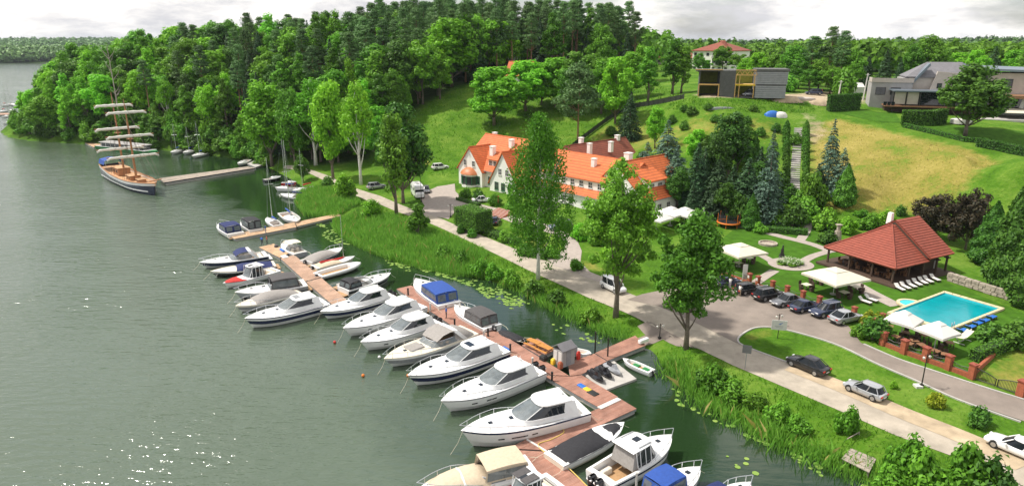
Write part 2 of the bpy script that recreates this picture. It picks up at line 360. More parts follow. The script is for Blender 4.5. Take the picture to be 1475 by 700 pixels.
for ch, cc in ((0, dryc), (1, forc), (2, soilc)):
    mx_ = nd(t, 'ShaderNodeMix', data_type='RGBA'); t.links.new(fac(ch), mx_.inputs[0]); t.links.new(cur, mx_.inputs[6]); t.links.new(cc.outputs[0], mx_.inputs[7]); cur = mx_.outputs[2]
t.links.new(cur, b.inputs['Base Color'])
bp = nd(t, 'ShaderNodeBump'); bp.inputs['Strength'].default_value = 0.9; bp.inputs['Distance'].default_value = 0.35; t.links.new(n2.outputs[0], bp.inputs['Height']); t.links.new(bp.outputs[0], b.inputs['Normal'])
me.materials.append(gm); MATS['ground_cover'] = gm
tag(link('ground', me), kind='structure')
# --- lake
wm = bpy.data.materials.new('lake_water'); wm.use_nodes = True; t = wm.node_tree; b = t.nodes['Principled BSDF']
tc = nd(t, 'ShaderNodeTexCoord'); sp = nd(t, 'ShaderNodeSeparateXYZ'); t.links.new(tc.outputs['Object'], sp.inputs[0])
b.inputs['Roughness'].default_value = 0.10; b.inputs['IOR'].default_value = 1.65
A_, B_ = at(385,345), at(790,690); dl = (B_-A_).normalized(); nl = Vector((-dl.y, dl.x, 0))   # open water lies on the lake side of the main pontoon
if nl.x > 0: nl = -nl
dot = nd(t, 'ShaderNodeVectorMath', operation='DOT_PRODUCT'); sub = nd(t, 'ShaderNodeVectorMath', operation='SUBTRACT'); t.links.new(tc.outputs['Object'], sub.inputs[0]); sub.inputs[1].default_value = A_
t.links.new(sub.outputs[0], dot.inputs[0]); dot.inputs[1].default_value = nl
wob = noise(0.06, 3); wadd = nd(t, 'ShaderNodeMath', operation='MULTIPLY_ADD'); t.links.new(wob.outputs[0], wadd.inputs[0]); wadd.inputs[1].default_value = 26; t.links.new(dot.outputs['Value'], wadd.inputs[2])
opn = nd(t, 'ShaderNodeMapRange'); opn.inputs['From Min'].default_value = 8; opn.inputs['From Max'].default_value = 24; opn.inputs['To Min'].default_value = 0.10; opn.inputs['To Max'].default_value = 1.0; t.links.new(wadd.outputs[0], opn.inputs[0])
mp = nd(t, 'ShaderNodeMapping'); mp.inputs['Rotation'].default_value = (0, 0, R(12)); mp.inputs['Scale'].default_value = (0.5, 1.6, 1); t.links.new(tc.outputs['Object'], mp.inputs['Vector'])
wa = noise(0.75, 4, 0.55); t.links.new(mp.outputs[0], wa.inputs['Vector']); wb = noise(0.12, 3); t.links.new(mp.outputs[0], wb.inputs['Vector'])
ws = nd(t, 'ShaderNodeMath', operation='MULTIPLY_ADD'); t.links.new(wb.outputs[0], ws.inputs[0]); ws.inputs[1].default_value = 0.8; t.links.new(wa.outputs[0], ws.inputs[2])
bp = nd(t, 'ShaderNodeBump'); bp.inputs['Distance'].default_value = 0.34; lane = noise(0.022, 3); lmr = nd(t, 'ShaderNodeMapRange'); lmr.inputs['From Min'].default_value = .38; lmr.inputs['From Max'].default_value = .62; lmr.inputs['To Min'].default_value = .55; lmr.inputs['To Max'].default_value = 1.1; t.links.new(lane.outputs[0], lmr.inputs[0]); lml = nd(t, 'ShaderNodeMath', operation='MULTIPLY'); t.links.new(lmr.outputs[0], lml.inputs[0]); t.links.new(opn.outputs[0], lml.inputs[1]); t.links.new(lml.outputs[0], bp.inputs['Strength']); t.links.new(ws.outputs[0], bp.inputs['Height']); t.links.new(bp.outputs[0], b.inputs['Normal'])
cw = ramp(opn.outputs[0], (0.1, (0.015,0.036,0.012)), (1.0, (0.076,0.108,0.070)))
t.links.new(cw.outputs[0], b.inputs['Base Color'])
MATS['lake_water'] = wm
mb = MB(); mb.add([(-9000,-70,0),(9000,-70,0),(9000,12000,0),(-9000,12000,0)], [(0,1,2,3)]); tag(mb.build('lake_water', 'lake_water'), kind='structure')
# --- roads, paths
def road(name, pts_px, m, dz): return tag(drape(name, [hit(*p) for p in pts_px], m, dz), kind='structure')
def ribbon(pts, w, n=6):
    L = smooth_line([Vector((p[0], p[1], 0)) for p in pts], n); a = []; c = []
    for i, p in enumerate(L):
        d = (L[min(i+1, len(L)-1)]-L[max(i-1, 0)]).normalized(); q = Vector((-d.y, d.x, 0))*w/2
        a.append(p+q); c.append(p-q)
    return a+c[::-1]
road('promenade', [(1900,900),(1600,765),(1475,704),(1372,657),(1290,627),(1201,588),(1100,545),(1055,526),(1020,509),(985,494),(950,474),(900,450),(850,430),(800,407),(760,389),(720,369),(680,350),(640,331),(610,318),(589,311),(569,304),(548,295),(530,290),(517,284),(495,275),(470,262),(450,252),(430,246),(408,243),(410,239),(432,240),(452,246),(475,254),(500,267),(520,274),(546,282),(577,295),(597,303),(625,311),(660,326),(720,350),(800,381),(870,408),(930,432),(1000,462),(1060,493),(1134,523),(1216,554),(1300,590),(1380,622),(1424,641),(1475,667),(1600,722),(1900,850)], 'gravel', 0.04)
road('car_park', [(903,432),(925,424),(950,419),(1000,408),(1030,398),(1052,405),(1100,423),(1180,452),(1222,470),(1240,494),(1290,517),(1340,534),(1420,560),(1475,577),(1560,605),(1900,715),(1900,765),(1560,640),(1475,607),(1380,575),(1320,548),(1260,522),(1200,494),(1130,474),(1090,471),(1068,480),(1062,495),(1000,464),(950,442)], 'asphalt', 0.06)
road('hotel_drive', [(655,265),(630,269),(608,279),(605,287),(612,297),(604,305),(625,312),(646,316),(655,306),(662,300),(690,305),(715,312),(735,320),(760,328),(800,338),(815,348),(812,360),(790,364),(770,360),(800,384),(870,409),(880,404),(850,392),(836,378),(838,362),(832,348),(812,332),(770,318),(740,308),(715,300),(690,294),(664,284),(656,276)], 'paver', 0.055)
road('dock_forecourt', [(897,491),(930,483),(918,470),(935,462),(985,490),(1003,502),(975,499),(955,489),(928,499)], 'asphalt', 0.05)
# garden of the hotel: mown lawn with paths
tag(drape('garden_lawn', [hit(*p) for p in [(1040,392),(1100,413),(1180,445),(1235,472),(1262,470),(1280,492),(1400,545),(1440,500),(1475,470),(1475,452),(1360,405),(1250,395),(1200,360),(1172,330),(1110,322),(1060,328),(1030,352)]], 'mowed_lawn', 0.03), kind='structure')
tag(drape('villa_lawn', [hit(*p) for p in [(1204,162),(1248,160),(1290,164),(1298,178),(1255,174)]], 'mowed_lawn', 0.05), kind='structure')
tag(drape('villa_lawn', [hit(*p) for p in [(1310,181),(1350,180),(1420,185),(1475,190),(1475,212),(1440,206),(1390,203),(1340,190)]], 'mowed_lawn', 0.05), kind='structure')
def path(pts_px, w, dz=0.06, name='garden_path', m='paver'): return tag(drape(name, ribbon([hit(*p) for p in pts_px], w), m, dz), kind='structure')
tag(drape('verge_strip', ribbon([hit(*p) for p in [(1138,528),(1216,559),(1300,595),(1380,627),(1424,646),(1475,672)]], 2.4), 'dirt', 0.065), kind='structure')
path([(1062,325),(1095,333),(1125,341),(1150,347),(1175,354),(1200,364)], 1.7)
path([(1165,320),(1160,335),(1152,347)], 1.6, 0.065)
path([(1195,362),(1172,369),(1158,376)], 1.5, 0.07)
path([(1112,377),(1098,369),(1070,357)], 1.5, 0.075)
path([(1116,390),(1103,398),(1088,408)], 1.5, 0.08)
path([(1222,404),(1250,420),(1275,433),(1292,441)], 2.2, 0.085)
RC = hit(1139,381)
o_ = [Vector((RC.x+3.5*math.cos(a), RC.y+3.2*math.sin(a), 0)) for a in [2*math.pi*k/28 for k in range(28)]]
tag(drape('garden_path', o_, 'paver', 0.09), kind='structure')
# grass island between promenade and car park is the ground itself; kerb along it
def kerb(pts_px, m='concrete', w=0.22, h=0.13):
    L = smooth_line([hit(*p) for p in pts_px], 5); mb = MB()
    rings = []
    for i, p in enumerate(L):
        d = (L[min(i+1, len(L)-1)]-L[max(i-1, 0)]); d.z = 0; d.normalize(); q = Vector((-d.y, d.x, 0))*w/2; z = hz(p.x, p.y)
        rings.append([(p.x+q.x, p.y+q.y, z-.05), (p.x-q.x, p.y-q.y, z-.05), (p.x-q.x, p.y-q.y, z+h), (p.x+q.x, p.y+q.y, z+h)])
    mb.loft(rings, cap=(True, True)); return tag(mb.build('kerb', m), kind='structure')
kerb([(1470,608),(1380,576),(1320,549),(1260,523),(1200,495),(1130,475),(1092,472),(1070,481),(1063,492),(1080,502),(1134,522)])
kerb([(1244,496),(1290,516),(1340,533),(1420,559),(1475,576)])
# ================================================================== VEGETATION
leafmat('leaf_broad', (0.083,0.229,0.019), (0.183,0.439,0.033), transl=0.35)
leafmat('leaf_birch', (0.055,0.165,0.013), (0.125,0.31,0.022), transl=0.3)
leafmat('leaf_bright', (0.137,0.385,0.019), (0.274,0.658,0.040), transl=0.4)
leafmat('leaf_dark', (0.040,0.119,0.017), (0.110,0.266,0.029))
leafmat('needle_pine', (0.077,0.178,0.048), (0.178,0.333,0.100), transl=0.15)
leafmat('needle_spruce', (0.025,0.070,0.028), (0.070,0.155,0.054), transl=0.1)
leafmat('needle_blue', (0.055,0.115,0.075), (0.13,0.22,0.15), hue=0.01, transl=0.1)
leafmat('leaf_thuja', (0.054,0.171,0.016), (0.139,0.341,0.031), transl=0.2)
leafmat('leaf_purple', (0.026,0.030,0.014), (0.075,0.058,0.030), transl=0.2)
leafmat('leaf_yellow', (0.218,0.322,0.014), (0.414,0.483,0.034), transl=0.3)
leafmat('reed', (0.13,0.34,0.035), (0.28,0.54,0.08), hue=0.0, val=0.0, transl=0.4)
leafmat('grass_blade', (0.069,0.196,0.009), (0.161,0.356,0.023), hue=0.0, val=0.0, transl=0.35)
leafmat('dry_blade', (0.345,0.310,0.069), (0.575,0.483,0.184), hue=0.0, val=0.0, transl=0.3)
leafmat('lily', (0.14,0.27,0.045), (0.27,0.39,0.085), hue=0.0, val=0.0, transl=0.1)
mat('bark', (0.16,0.13,0.10), rough=0.95, var=0.35, vscale=4, bump=0.5, bscale=15)
mat('bark_pine', (0.27,0.16,0.095), rough=0.95, var=0.3, vscale=3, bump=0.4, bscale=12)
mat('bark_birch', (0.62,0.60,0.55), rough=0.85, var=0.35, vscale=5)
mat('hedge_core', (0.02,0.05,0.008), rough=1, var=0.2)
rng = np.random.default_rng(7)
def leaf_mesh(name, pos, nrm, size, matname, aspect=0.62):
    n = len(pos); nrm = nrm/np.maximum(np.linalg.norm(nrm, axis=1), 1e-6)[:, None]
    r = rng.normal(size=(n, 3)); a = np.cross(nrm, r); a /= np.maximum(np.linalg.norm(a, axis=1), 1e-6)[:, None]; b = np.cross(nrm, a)
    s = (np.asarray(size)*np.ones(n))[:, None]
    bend = nrm*s*0.18
    v = np.stack([pos-a*s-bend, pos-b*s*aspect+bend*.5, pos+a*s-bend, pos+b*s*aspect+bend*.5], 1).reshape(-1, 3)
    return fast_mesh(name, v, np.arange(4*n).reshape(-1, 4), matname)
def fast_mesh(name, v, f, matname, smooth=False):
    me = bpy.data.meshes.new(name); k = f.shape[1]
    me.vertices.add(len(v)); me.vertices.foreach_set('co', v.astype(np.float32).ravel())
    me.loops.add(f.size); me.loops.foreach_set('vertex_index', f.astype(np.int32).ravel())
    me.polygons.add(len(f)); me.polygons.foreach_set('loop_start', np.arange(0, f.size, k, dtype=np.int32)); me.polygons.foreach_set('loop_total', np.full(len(f), k, np.int32))
    me.update(calc_edges=True); me.materials.append(MATS[matname]); return me
def sph(n):
    d = rng.normal(size=(n, 3)); return d/np.linalg.norm(d, axis=1)[:, None]
def clump_leaves(cs, rs, per, up=0.25):
    P = []; N = []
    for c, r in zip(cs, rs):
        d = sph(per); d[:, 2] = d[:, 2]+up*np.abs(d[:, 2]); q = np.array(r) if np.ndim(r) else np.array([r, r, r*0.8])
        rad = 0.15+1.0*rng.random(per)**.55
        P.append(np.array(c)+d*q*rad[:, None]); N.append(d+0.38*rng.normal(size=(per, 3)))
    return np.concatenate(P), np.concatenate(N)
def trunk_mesh(name, H, r0, limbs, matname, lean=0.03, seed=0, top=0.9, white=None):
    rd = random.Random(seed); mb = MB(); pts = []; rs = []
    for i in range(8):
        t_ = i/7; pts.append((rd.uniform(-1, 1)*lean*H*t_, rd.uniform(-1, 1)*lean*H*t_, H*top*t_-0.3*(i == 0))); rs.append(r0*((1-t_)**0.8*0.88+0.10)*(1.35 if i == 0 else 1))
    mb.tube(pts, rs, 8)
    for (c, h) in limbs:
        i = min(6, max(1, int(h/(H*top)*7))); s = Vector(pts[i]); e = Vector(c); m_ = (s+e)/2+Vector((0, 0, -0.08*(e-s).length)); rr = rs[i]*0.55
        mb.tube([s, m_, e], [rr, rr*.6, rr*.2], 5)
    return mb.mesh(name, matname, smooth=True)
PROTO = {}
def broadleaf(key, H, W, base, per, ncl, leaf, matname, bark='bark', shape='round', seed=0, cl=(0.15, 0.24)):
    global rng; rng = np.random.default_rng(seed+100); Rr = W/2; zc = (base+1)/2*H; hz_ = (1-base)/2*H; cs = []; rs = []
    while len(cs) < ncl:
        d = sph(1)[0]; u = rng.random()**0.42; q = d*u
        z = q[2]
        if shape == 'ovate': w = (1-0.42*max(0, z)-0.1*z)
        elif shape == 'cone': w = max(0.12, 0.62-0.5*z)*1.25
        elif shape == 'column': w = 0.9-0.3*z
        else: w = 1.0
        k = rng.uniform(*cl)
        cs.append((q[0]*Rr*w*(1-k*.6), q[1]*Rr*w*(1-k*.6), zc+z*hz_*(1-k*0.5))); rs.append(np.array([k*W*.62, k*W*.62, k*W*.5])*min(1, max(.5, hz_/Rr*.8)))
    P, N = clump_leaves(cs, rs, per); N[:, 2] += 0.18
    idx = rng.permutation(len(cs))[:12]; limbs = [(cs[i], max(base*H*0.8, cs[i][2]-0.28*H)) for i in idx]
    PROTO[key] = dict(crown=leaf_mesh('crown', P, N, leaf*rng.uniform(.7, 1.3, len(P)), matname), trunk=trunk_mesh('trunk', H, max(.14, H*.017), limbs, bark, seed=seed), H=H, W=W)
broadleaf('oak_a', 14, 12, .22, 110, 75, .30, 'leaf_broad', seed=1)
broadleaf('oak_b', 14, 11, .16, 105, 80, .30, 'leaf_broad', seed=2, shape='ovate')
broadleaf('oak_c', 15, 9.5, .12, 105, 80, .30, 'leaf_broad', seed=3, shape='ovate', cl=(.17,.28))
broadleaf('bright_a', 13, 10, .18, 110, 75, .28, 'leaf_bright', seed=4, shape='ovate')
broadleaf('bright_b', 15, 7.5, .14, 100, 75, .28, 'leaf_bright', seed=5, shape='column', cl=(.2,.32))
broadleaf('dark_a', 15, 10, .2, 110, 80, .30, 'leaf_dark', seed=6, shape='ovate')
broadleaf('slim', 16, 5.0, .12, 90, 60, .26, 'leaf_broad', seed=8, shape='column', cl=(.22,.36))
broadleaf('alder_a', 18, 9.5, .23, 150, 125, .18, 'leaf_broad', seed=9, shape='ovate', cl=(.10,.18))
broadleaf('alder_b', 15, 9.0, .24, 160, 115, .18, 'leaf_broad', seed=10, shape='ovate', cl=(.11,.19))
broadleaf('purple', 11, 10, .06, 110, 75, .28, 'leaf_purple', seed=12)
broadleaf('cone_tree', 5, 3.2, .04, 70, 45, .16, 'leaf_broad', seed=13, shape='cone', cl=(.16,.26))
broadleaf('tall_a', 19, 7.5, .2, 90, 95, .27, 'leaf_broad', seed=21, shape='ovate', cl=(.13,.24))
broadleaf('tall_b', 18, 8.5, .1, 85, 100, .27, 'leaf_bright', seed=22, shape='cone', cl=(.12,.22))
broadleaf('open_birch', 17, 7, .25, 55, 60, .26, 'leaf_bright', bark='bark_birch', seed=14, shape='ovate', cl=(.16,.26))
def bush(key, H, W, n, leaf, matname, seed=0, core=False):
    global rng; rng = np.random.default_rng(seed+300); cs = []; rs = []
    for i in range(n):
        d = sph(1)[0]; d[2] = abs(d[2]); u = rng.random()**.4; k = rng.uniform(.2, .34)
        cs.append((d[0]*u*W/2*(1-k), d[1]*u*W/2*(1-k), H*(.12+d[2]*u*(.88-k*.8)))); rs.append([k*W*.6, k*W*.6, k*H*.62])
    P, N = clump_leaves(cs, rs, 60); N[:, 2] += .3; P[:, 2] = np.maximum(P[:, 2], .03)
    mb = MB(); 
    for k in range(5): a = k*1.3; mb.tube([(0,0,-.1), (W*.15*math.cos(a), W*.15*math.sin(a), H*.6)], [.05*W*.4, .02], 5)
    PROTO[key] = dict(crown=leaf_mesh('crown', P, N, leaf*rng.uniform(.7, 1.3, len(P)), matname), trunk=mb.mesh('stem', 'bark'), H=H, W=W)
bush('bush_bright', 2.4, 3.0, 34, .16, 'leaf_bright', 1); bush('bush', 2.2, 3.0, 34, .16, 'leaf_broad', 2); bush('bush_dark', 2.2, 2.8, 34, .15, 'leaf_dark', 3)
bush('bush_yellow', 1.1, 1.8, 26, .10, 'leaf_yellow', 4); bush('ball', 1.6, 1.9, 60, .09, 'leaf_thuja', 5)
def conifer(key, H, W, matname, seed, droop=0.35, dens=1.0, base=0.03, bark='bark', layer=0.5, leaf=.17):
    global rng; rng = np.random.default_rng(seed+500); P = []; N = []
    z = base*H
    while z < H*0.985:
        t_ = (z/H-base)/(1-base); r = W/2*(1-t_)**0.85*rng.uniform(.82, 1.08)+.08; nb = max(5, int(19*dens*(1-t_)+6))
        for k in range(nb):
            a = rng.uniform(0, 2*math.pi); L = r*rng.uniform(.75, 1.1); m = max(3, int(L/leaf*1.5))
            s = (np.arange(m)+.5)/m; s = np.sqrt(s)
            x = L*s*math.cos(a); y = L*s*math.sin(a); zz = z-droop*L*s**1.6+.12*L*np.sin(s*3.1)
            w = .34*L*(1-s*.6); off = rng.uniform(-1, 1, m)*w
            P.append(np.c_[x-off*math.sin(a), y+off*math.cos(a), zz+rng.normal(0, .05, m)]); N.append(np.c_[.5*math.cos(a)+rng.normal(0, .45, m), .5*math.sin(a)+rng.normal(0, .45, m), .8+rng.normal(0, .3, m)])
        z += layer*(.5+.6*(1-t_))*rng.uniform(.8, 1.2)
    P = np.concatenate(P); N = np.concatenate(N)
    PROTO[key] = dict(crown=leaf_mesh('crown', P, N, leaf*rng.uniform(.7, 1.35, len(P)), matname, .5), trunk=trunk_mesh('trunk', H, H*.016, [], bark, lean=.004, seed=seed, top=.97), H=H, W=W)
conifer('spruce', 16, 8.2, 'needle_spruce', 1, leaf=.24, layer=.62); conifer('spruce_b', 17, 7.2, 'needle_spruce', 2, leaf=.24, layer=.62)
conifer('blue_spruce', 12, 7.0, 'needle_blue', 3, droop=.2, leaf=.2, layer=.6)
def pine(key, H, W, seed, bare=.5):
    global rng; rng = np.random.default_rng(seed+700); cs = []; rs = []
    for i in range(95):
        u = rng.random()**.9; z = H*(bare+(1-bare)*u*.97); w = W/2*max(.12, (1-u)**.55*min(1, .45+u*3))
        a = rng.uniform(0, 6.28); q = rng.random()**.5
        cs.append((w*q*math.cos(a), w*q*math.sin(a), z)); k = rng.uniform(.09, .17)*W; rs.append([k, k, k*.42])
    P, N = clump_leaves(cs, rs, 62, .1); N[:, 2] += .3
    PROTO[key] = dict(crown=leaf_mesh('crown', P, N, .25*rng.uniform(.6, 1.5, len(P)), 'needle_pine', .28), trunk=trunk_mesh('trunk', H, H*.0125, [(c, c[2]-.6) for c in cs[::5]], 'bark_pine', lean=.008, seed=seed, top=.95), H=H, W=W)
pine('pine_a', 22, 6.5, 1, .58); pine('pine_b', 21, 7.5, 2, .45); pine('pine_c', 13, 8, 3, .36)
def weeping(key, H, W, seed):
    global rng; rng = np.random.default_rng(seed+900); P = []; limbs = []
    for i in range(150):
        u = rng.random(); z = H*(.30+.66*u); w = W/2*(math.sin(math.pi*(.30+.68*u))**.85); a = rng.uniform(0, 6.28); q = rng.random()**.55
        x, y = w*q*math.cos(a), w*q*math.sin(a); L = rng.uniform(.13, .30)*H*(.35+.65*q); m = 150
        if i % 8 == 0: limbs.append(((x, y, z), z-.12*H))
        s = rng.random(m); sx = rng.normal(0, .42, m); sy = rng.normal(0, .42, m)
        P.append(np.c_[x+sx*(1-.35*s), y+sy*(1-.35*s), np.maximum(z-s*L+.5*(1-s)*rng.random(m), .12*H)])
    P = np.concatenate(P); N = rng.normal(size=P.shape); N[:, 2] *= .5; N[:, 0] += P[:, 0]/W; N[:, 1] += P[:, 1]/W
    PROTO[key] = dict(crown=leaf_mesh('crown', P, N, .135*rng.uniform(.7, 1.3, len(P)), 'leaf_birch', .6), trunk=trunk_mesh('trunk', H, H*.0125, limbs, 'bark_birch', lean=.012, seed=seed), H=H, W=W)
weeping('weeping_birch', 19, 8.6, 1)
def thuja(key, H, W, seed, shape=.75, matname='leaf_thuja', n=5200, leaf=.13):
    global rng; rng = np.random.default_rng(seed+1100)
    u = rng.random(n); a = rng.uniform(0, 6.28, n); prof = np.minimum(1, np.sqrt(np.maximum(u, 0)*7+.25))*(1-u**2.2)**shape
    lump = 1+.13*np.sin(a*5+u*17)+.10*np.sin(a*3-u*29)+rng.normal(0, .05, n); r = W/2*prof*lump*np.sqrt(rng.uniform(.72, 1, n))
    P = np.c_[r*np.cos(a), r*np.sin(a), u*H]; N = np.c_[np.cos(a), np.sin(a), np.full(n, .45)]+.5*rng.normal(size=(n, 3))
    mb = MB(); mb.tube([(0,0,-.2), (0,0,H*.5), (0,0,H*.9)], [W*.06, W*.05, .02], 6)
    PROTO[key] = dict(crown=leaf_mesh('crown', P, N, leaf*rng.uniform(.7, 1.3, n), matname, .55), trunk=mb.mesh('trunk', 'bark'), H=H, W=W)
thuja('thuja', 6, 2.2, 1); thuja('thuja_cone', 8, 3.6, 2, 1.15, n=7000, leaf=.16); thuja('thuja_dark', 12, 5.2, 3, 1.0, 'leaf_dark', n=9000, leaf=.24)
def put(key, p, H, W=None, label=None, cat='tree', group=None, name='tree', rz=None, crown_mat=None):
    q = PROTO[key]; s = H/q['H']; sw = s if W is None else W/q['W']
    o = thing(name, label, cat, p, random.uniform(0, 6.28) if rz is None else rz, group, (sw, sw, s))
    link('trunk' if cat == 'tree' else 'stem', q['trunk'], o); link('crown' if cat == 'tree' else 'foliage', q['crown'], o); return o
def plant(key, px, py, top, wpx=None, label=None, cat='tree', group=None, name='tree', topx=None, sink=0.0):
    p = hit(px, py); H = atY(px, top, p.y).z-p.z; p.z -= sink
    return put(key, p, H, None if wpx is None else wpx/pxm(p+Vector((0,0,H/2))), label, cat, group, name)
def hedge(pts, w, h, label, group=None, n_per=150, leaf=.11, matname='leaf_thuja', name='hedge', jit=.06):
    """clipped hedge along a line of ground points"""
    global rng; rng = np.random.default_rng(int(abs(pts[0][0]*13+pts[0][1]*7))+5); base = Vector(pts[0]); o = thing(name, label, 'hedge', base, 0, group); mb = MB(); P = []; N = []
    for a, b in zip(pts[:-1], pts[1:]):
        a = Vector(a); b = Vector(b); d = b-a; L = math.hypot(d.x, d.y); t_ = Vector((d.x, d.y, 0)).normalized(); q = Vector((-t_.y, t_.x, 0))
        ra = [a-base+q*w*.42+Vector((0,0,-.2)), a-base-q*w*.42+Vector((0,0,-.2)), a-base-q*w*.42+Vector((0,0,h*.94)), a-base+q*w*.42+Vector((0,0,h*.94))]
        mb.loft([ra, [v+d for v in ra]], cap=(True, True))
        n = int(L*(w+2*h)*n_per/3)+int(w*h*n_per/2); s = rng.random(n)*(1+.2/max(L,1))-.1/max(L,1); c = rng.random(n)*(w+2*h)
        off = np.where(c < h, -w/2, np.where(c < h+w, c-h-w/2, w/2)); zz = np.where(c < h, c, np.where(c < h+w, h, c-h-w)); nx_ = np.where(c < h, -1., np.where(c < h+w, 0., 1.)); nz_ = np.where((c >= h) & (c < h+w), 1., .15)
        j = rng.normal(0, jit, (n, 3)); P.append(np.array(a-base)+np.outer(s, d)+np.outer(off, q)+np.c_[np.zeros(n), np.zeros(n), zz]+j); N.append(np.outer(nx_, q)+np.c_[np.zeros(n), np.zeros(n), nz_]+.45*rng.normal(size=(n, 3)))
        for e_, sg in ((a, -1), (b, 1)):
            m = int(w*h*n_per*.6); P.append(np.array(e_-base)+np.outer(rng.uniform(-w/2, w/2, m), q)+np.c_[np.zeros(m), np.zeros(m), rng.uniform(0, h, m)]+rng.normal(0, jit, (m, 3))); N.append(np.array(t_)*sg+.5*rng.normal(size=(m, 3)))
    mb.build('branches', 'hedge_core', o); link('foliage', leaf_mesh('foliage', np.concatenate(P), np.concatenate(N), leaf, matname), o); return o
random.seed(11)
# ---- the wood on the hill: individuals, thinned by the outline of the forest
pts = []; tries = 0; FB = FOREST_W
def pf(x, y):  # how pine-heavy a spot is
    return 0.5+0.5*math.sin(x*.045+1.3)*math.cos(y*.05)
LOOK = dict(oak_a='round leafy tree', oak_b='oval leafy tree', oak_c='narrow oval leafy tree', tall_a='tall leafy tree', tall_b='tall bright cone-shaped tree', dark_a='dark green leafy tree', bright_a='bright green leafy tree', slim='slender columnar tree', bright_b='bright columnar tree', open_birch='pale-trunked birch')
def spot(px, y, sd):
    a = 'on the wooded point' if px < 150 else 'in the wood behind the tall ship' if px < 260 else 'in the wood above three yachts' if px < 330 else 'in the wood above the jetty' if px < 430 else 'in the wood above the path' if px < 560 else 'in hilltop wood left of cottage' if px < 730 else 'in hilltop wood right of cottage'
    return a+(', at the water' if sd < 14 else ', low on the slope' if sd < 40 else ', halfway up' if sd < 65 else ', near the skyline')
cnt = dict(pine=0, oak=0, spruce=0)
x0, x1, y0, y1 = -235, 125, 178, 330
while tries < 16000 and len(pts) < 720:
    tries += 1; x = random.uniform(x0, x1); y = random.uniform(y0, y1)
    if not in_poly(x, y, FB): continue
    front = shore_sd(np.array([[x, y]]))[0] < 14
    if any((x-a)**2+(y-b)**2 < (4.3 if front else 4.8)**2 for a, b in pts): continue
    pts.append((x, y)); z = hz(x, y)
    sdv = shore_sd(np.array([[x, y]]))[0]
    if sdv < 1.2: continue
    _pxx = W0/2+FPX*x/(y*CP+26*SP)
    if _pxx < 34 or (714 < _pxx < 776 and y < 244): continue
    r = random.random(); onhill = y > 225 and x > -140
    if onhill and r < .14+.42*(x > -60) and cnt['pine'] < 150:
        k = random.choice(['pine_a','pine_b','pine_b']); cnt['pine'] += 1
        put(k, (x, y, z-.2), random.uniform(20, 25)+(2.5 if x > -70 else 0), None, 'tall pine with bare reddish trunk '+spot(_pxx, y, sdv), 'tree', 'pines '+spot(_pxx, y, sdv), 'pine_tree')
    elif r > .91 and x > -120 and cnt['spruce'] < 60:
        cnt['spruce'] += 1; put(random.choice(['spruce','spruce_b']), (x, y, z-.2), random.uniform(14, 21), None, 'dark pointed spruce '+spot(_pxx, y, sdv), 'tree', 'spruces '+spot(_pxx, y, sdv), 'spruce_tree')
    elif cnt['oak'] < 300:
        cnt['oak'] += 1; k = random.choice(['oak_a','oak_b','oak_c','tall_a','tall_a','tall_b','dark_a','bright_a','tall_b','slim','bright_b','open_birch'])
        H = random.uniform(11, 18) if sdv < 22 else random.uniform(14, 24)
        if x < -130: H *= 1.08
        if _pxx < 75: H *= .78
        put(k, (x, y, z-.2), H, PROTO[k]['W']*H/PROTO[k]['H']*random.uniform(.85, 1.35), LOOK[k]+' '+spot(_pxx, y, sdv), 'tree', 'broadleaf trees: '+LOOK[k]+' '+spot(_pxx, y, sdv), 'birch_tree' if k == 'open_birch' else 'broadleaf_tree')
print('forest', cnt)
# ---- single trees one can pick out
plant('open_birch', 455, 238, 102, 60, 'slender birch with long white trunk at the edge of the wood above the shore path', name='birch_tree')
plant('open_birch', 520, 266, 104, 52, 'tall bright birch with white trunk left of the dark lime tree', name='birch_tree')
plant('slim', 571, 309, 150, 46, 'tall narrow light green tree beside the bend of the shore path', name='poplar_tree')
plant('dark_a', 581, 293, 146, 92, 'dark round-crowned lime tree left of the white camper van', name='lime_tree')
plant('bright_b', 480, 258, 108, 56, 'light green columnar tree at the wood edge between the two birches', name='broadleaf_tree')
plant('bright_b', 392, 240, 110, 70, 'bright green willow leaning over the shore by the grey jetty', name='willow_tree')
plant('oak_c', 425, 238, 120, 50, 'mid green tree right behind the moored sailing boats', name='broadleaf_tree')
plant('bright_a', 545, 232, 150, 60, 'light leafy tree behind the silver car on the shore path', name='broadleaf_tree')
plant('bright_b', 602, 150, 55, 34, 'bright narrow tree standing at the top left of the meadow', name='broadleaf_tree')
plant('bright_b', 634, 143, 68, 32, 'bright slim tree at the upper meadow edge, right of its narrow neighbour', name='broadleaf_tree')
plant('oak_c', 570, 178, 95, 42, 'grey green oval tree on the left edge of the meadow', name='broadleaf_tree')
plant('cone_tree', 603, 342, 288, 38, 'small cone-shaped tree on the lake side of the promenade', name='young_tree')
plant('bush_bright', 497, 288, 246, 40, 'big round bright bush on the bank by the reed bed', 'bush', name='bush')
plant('bush_bright', 536, 316, 283, 36, 'round light green bush beside the small jetty end', 'bush', name='bush')
plant('bush_dark', 472, 272, 250, 26, 'dark green bush left of the big round bright one', 'bush', name='bush')
plant('oak_b', 437, 262, 222, 26, 'small leafy tree on the shore behind the grey dinghies', name='young_tree')
plant('weeping_birch', 775, 402, 155, 100, 'large weeping birch in front of the hotel', name='birch_tree')
plant('alder_a', 887, 456, 218, 122, 'tall leafy alder beside the promenade in front of the hotel right wing', name='alder_tree')
plant('alder_b', 988, 502, 298, 128, 'broad leafy tree at the corner of the car park and dock forecourt', name='alder_tree')
plant('bright_a', 712, 180, 93, 104, 'round bright green tree low on the meadow above the hotel', name='meadow_tree')
plant('bright_a', 757, 160, 84, 84, 'round bright tree behind the lowest meadow tree', name='meadow_tree')
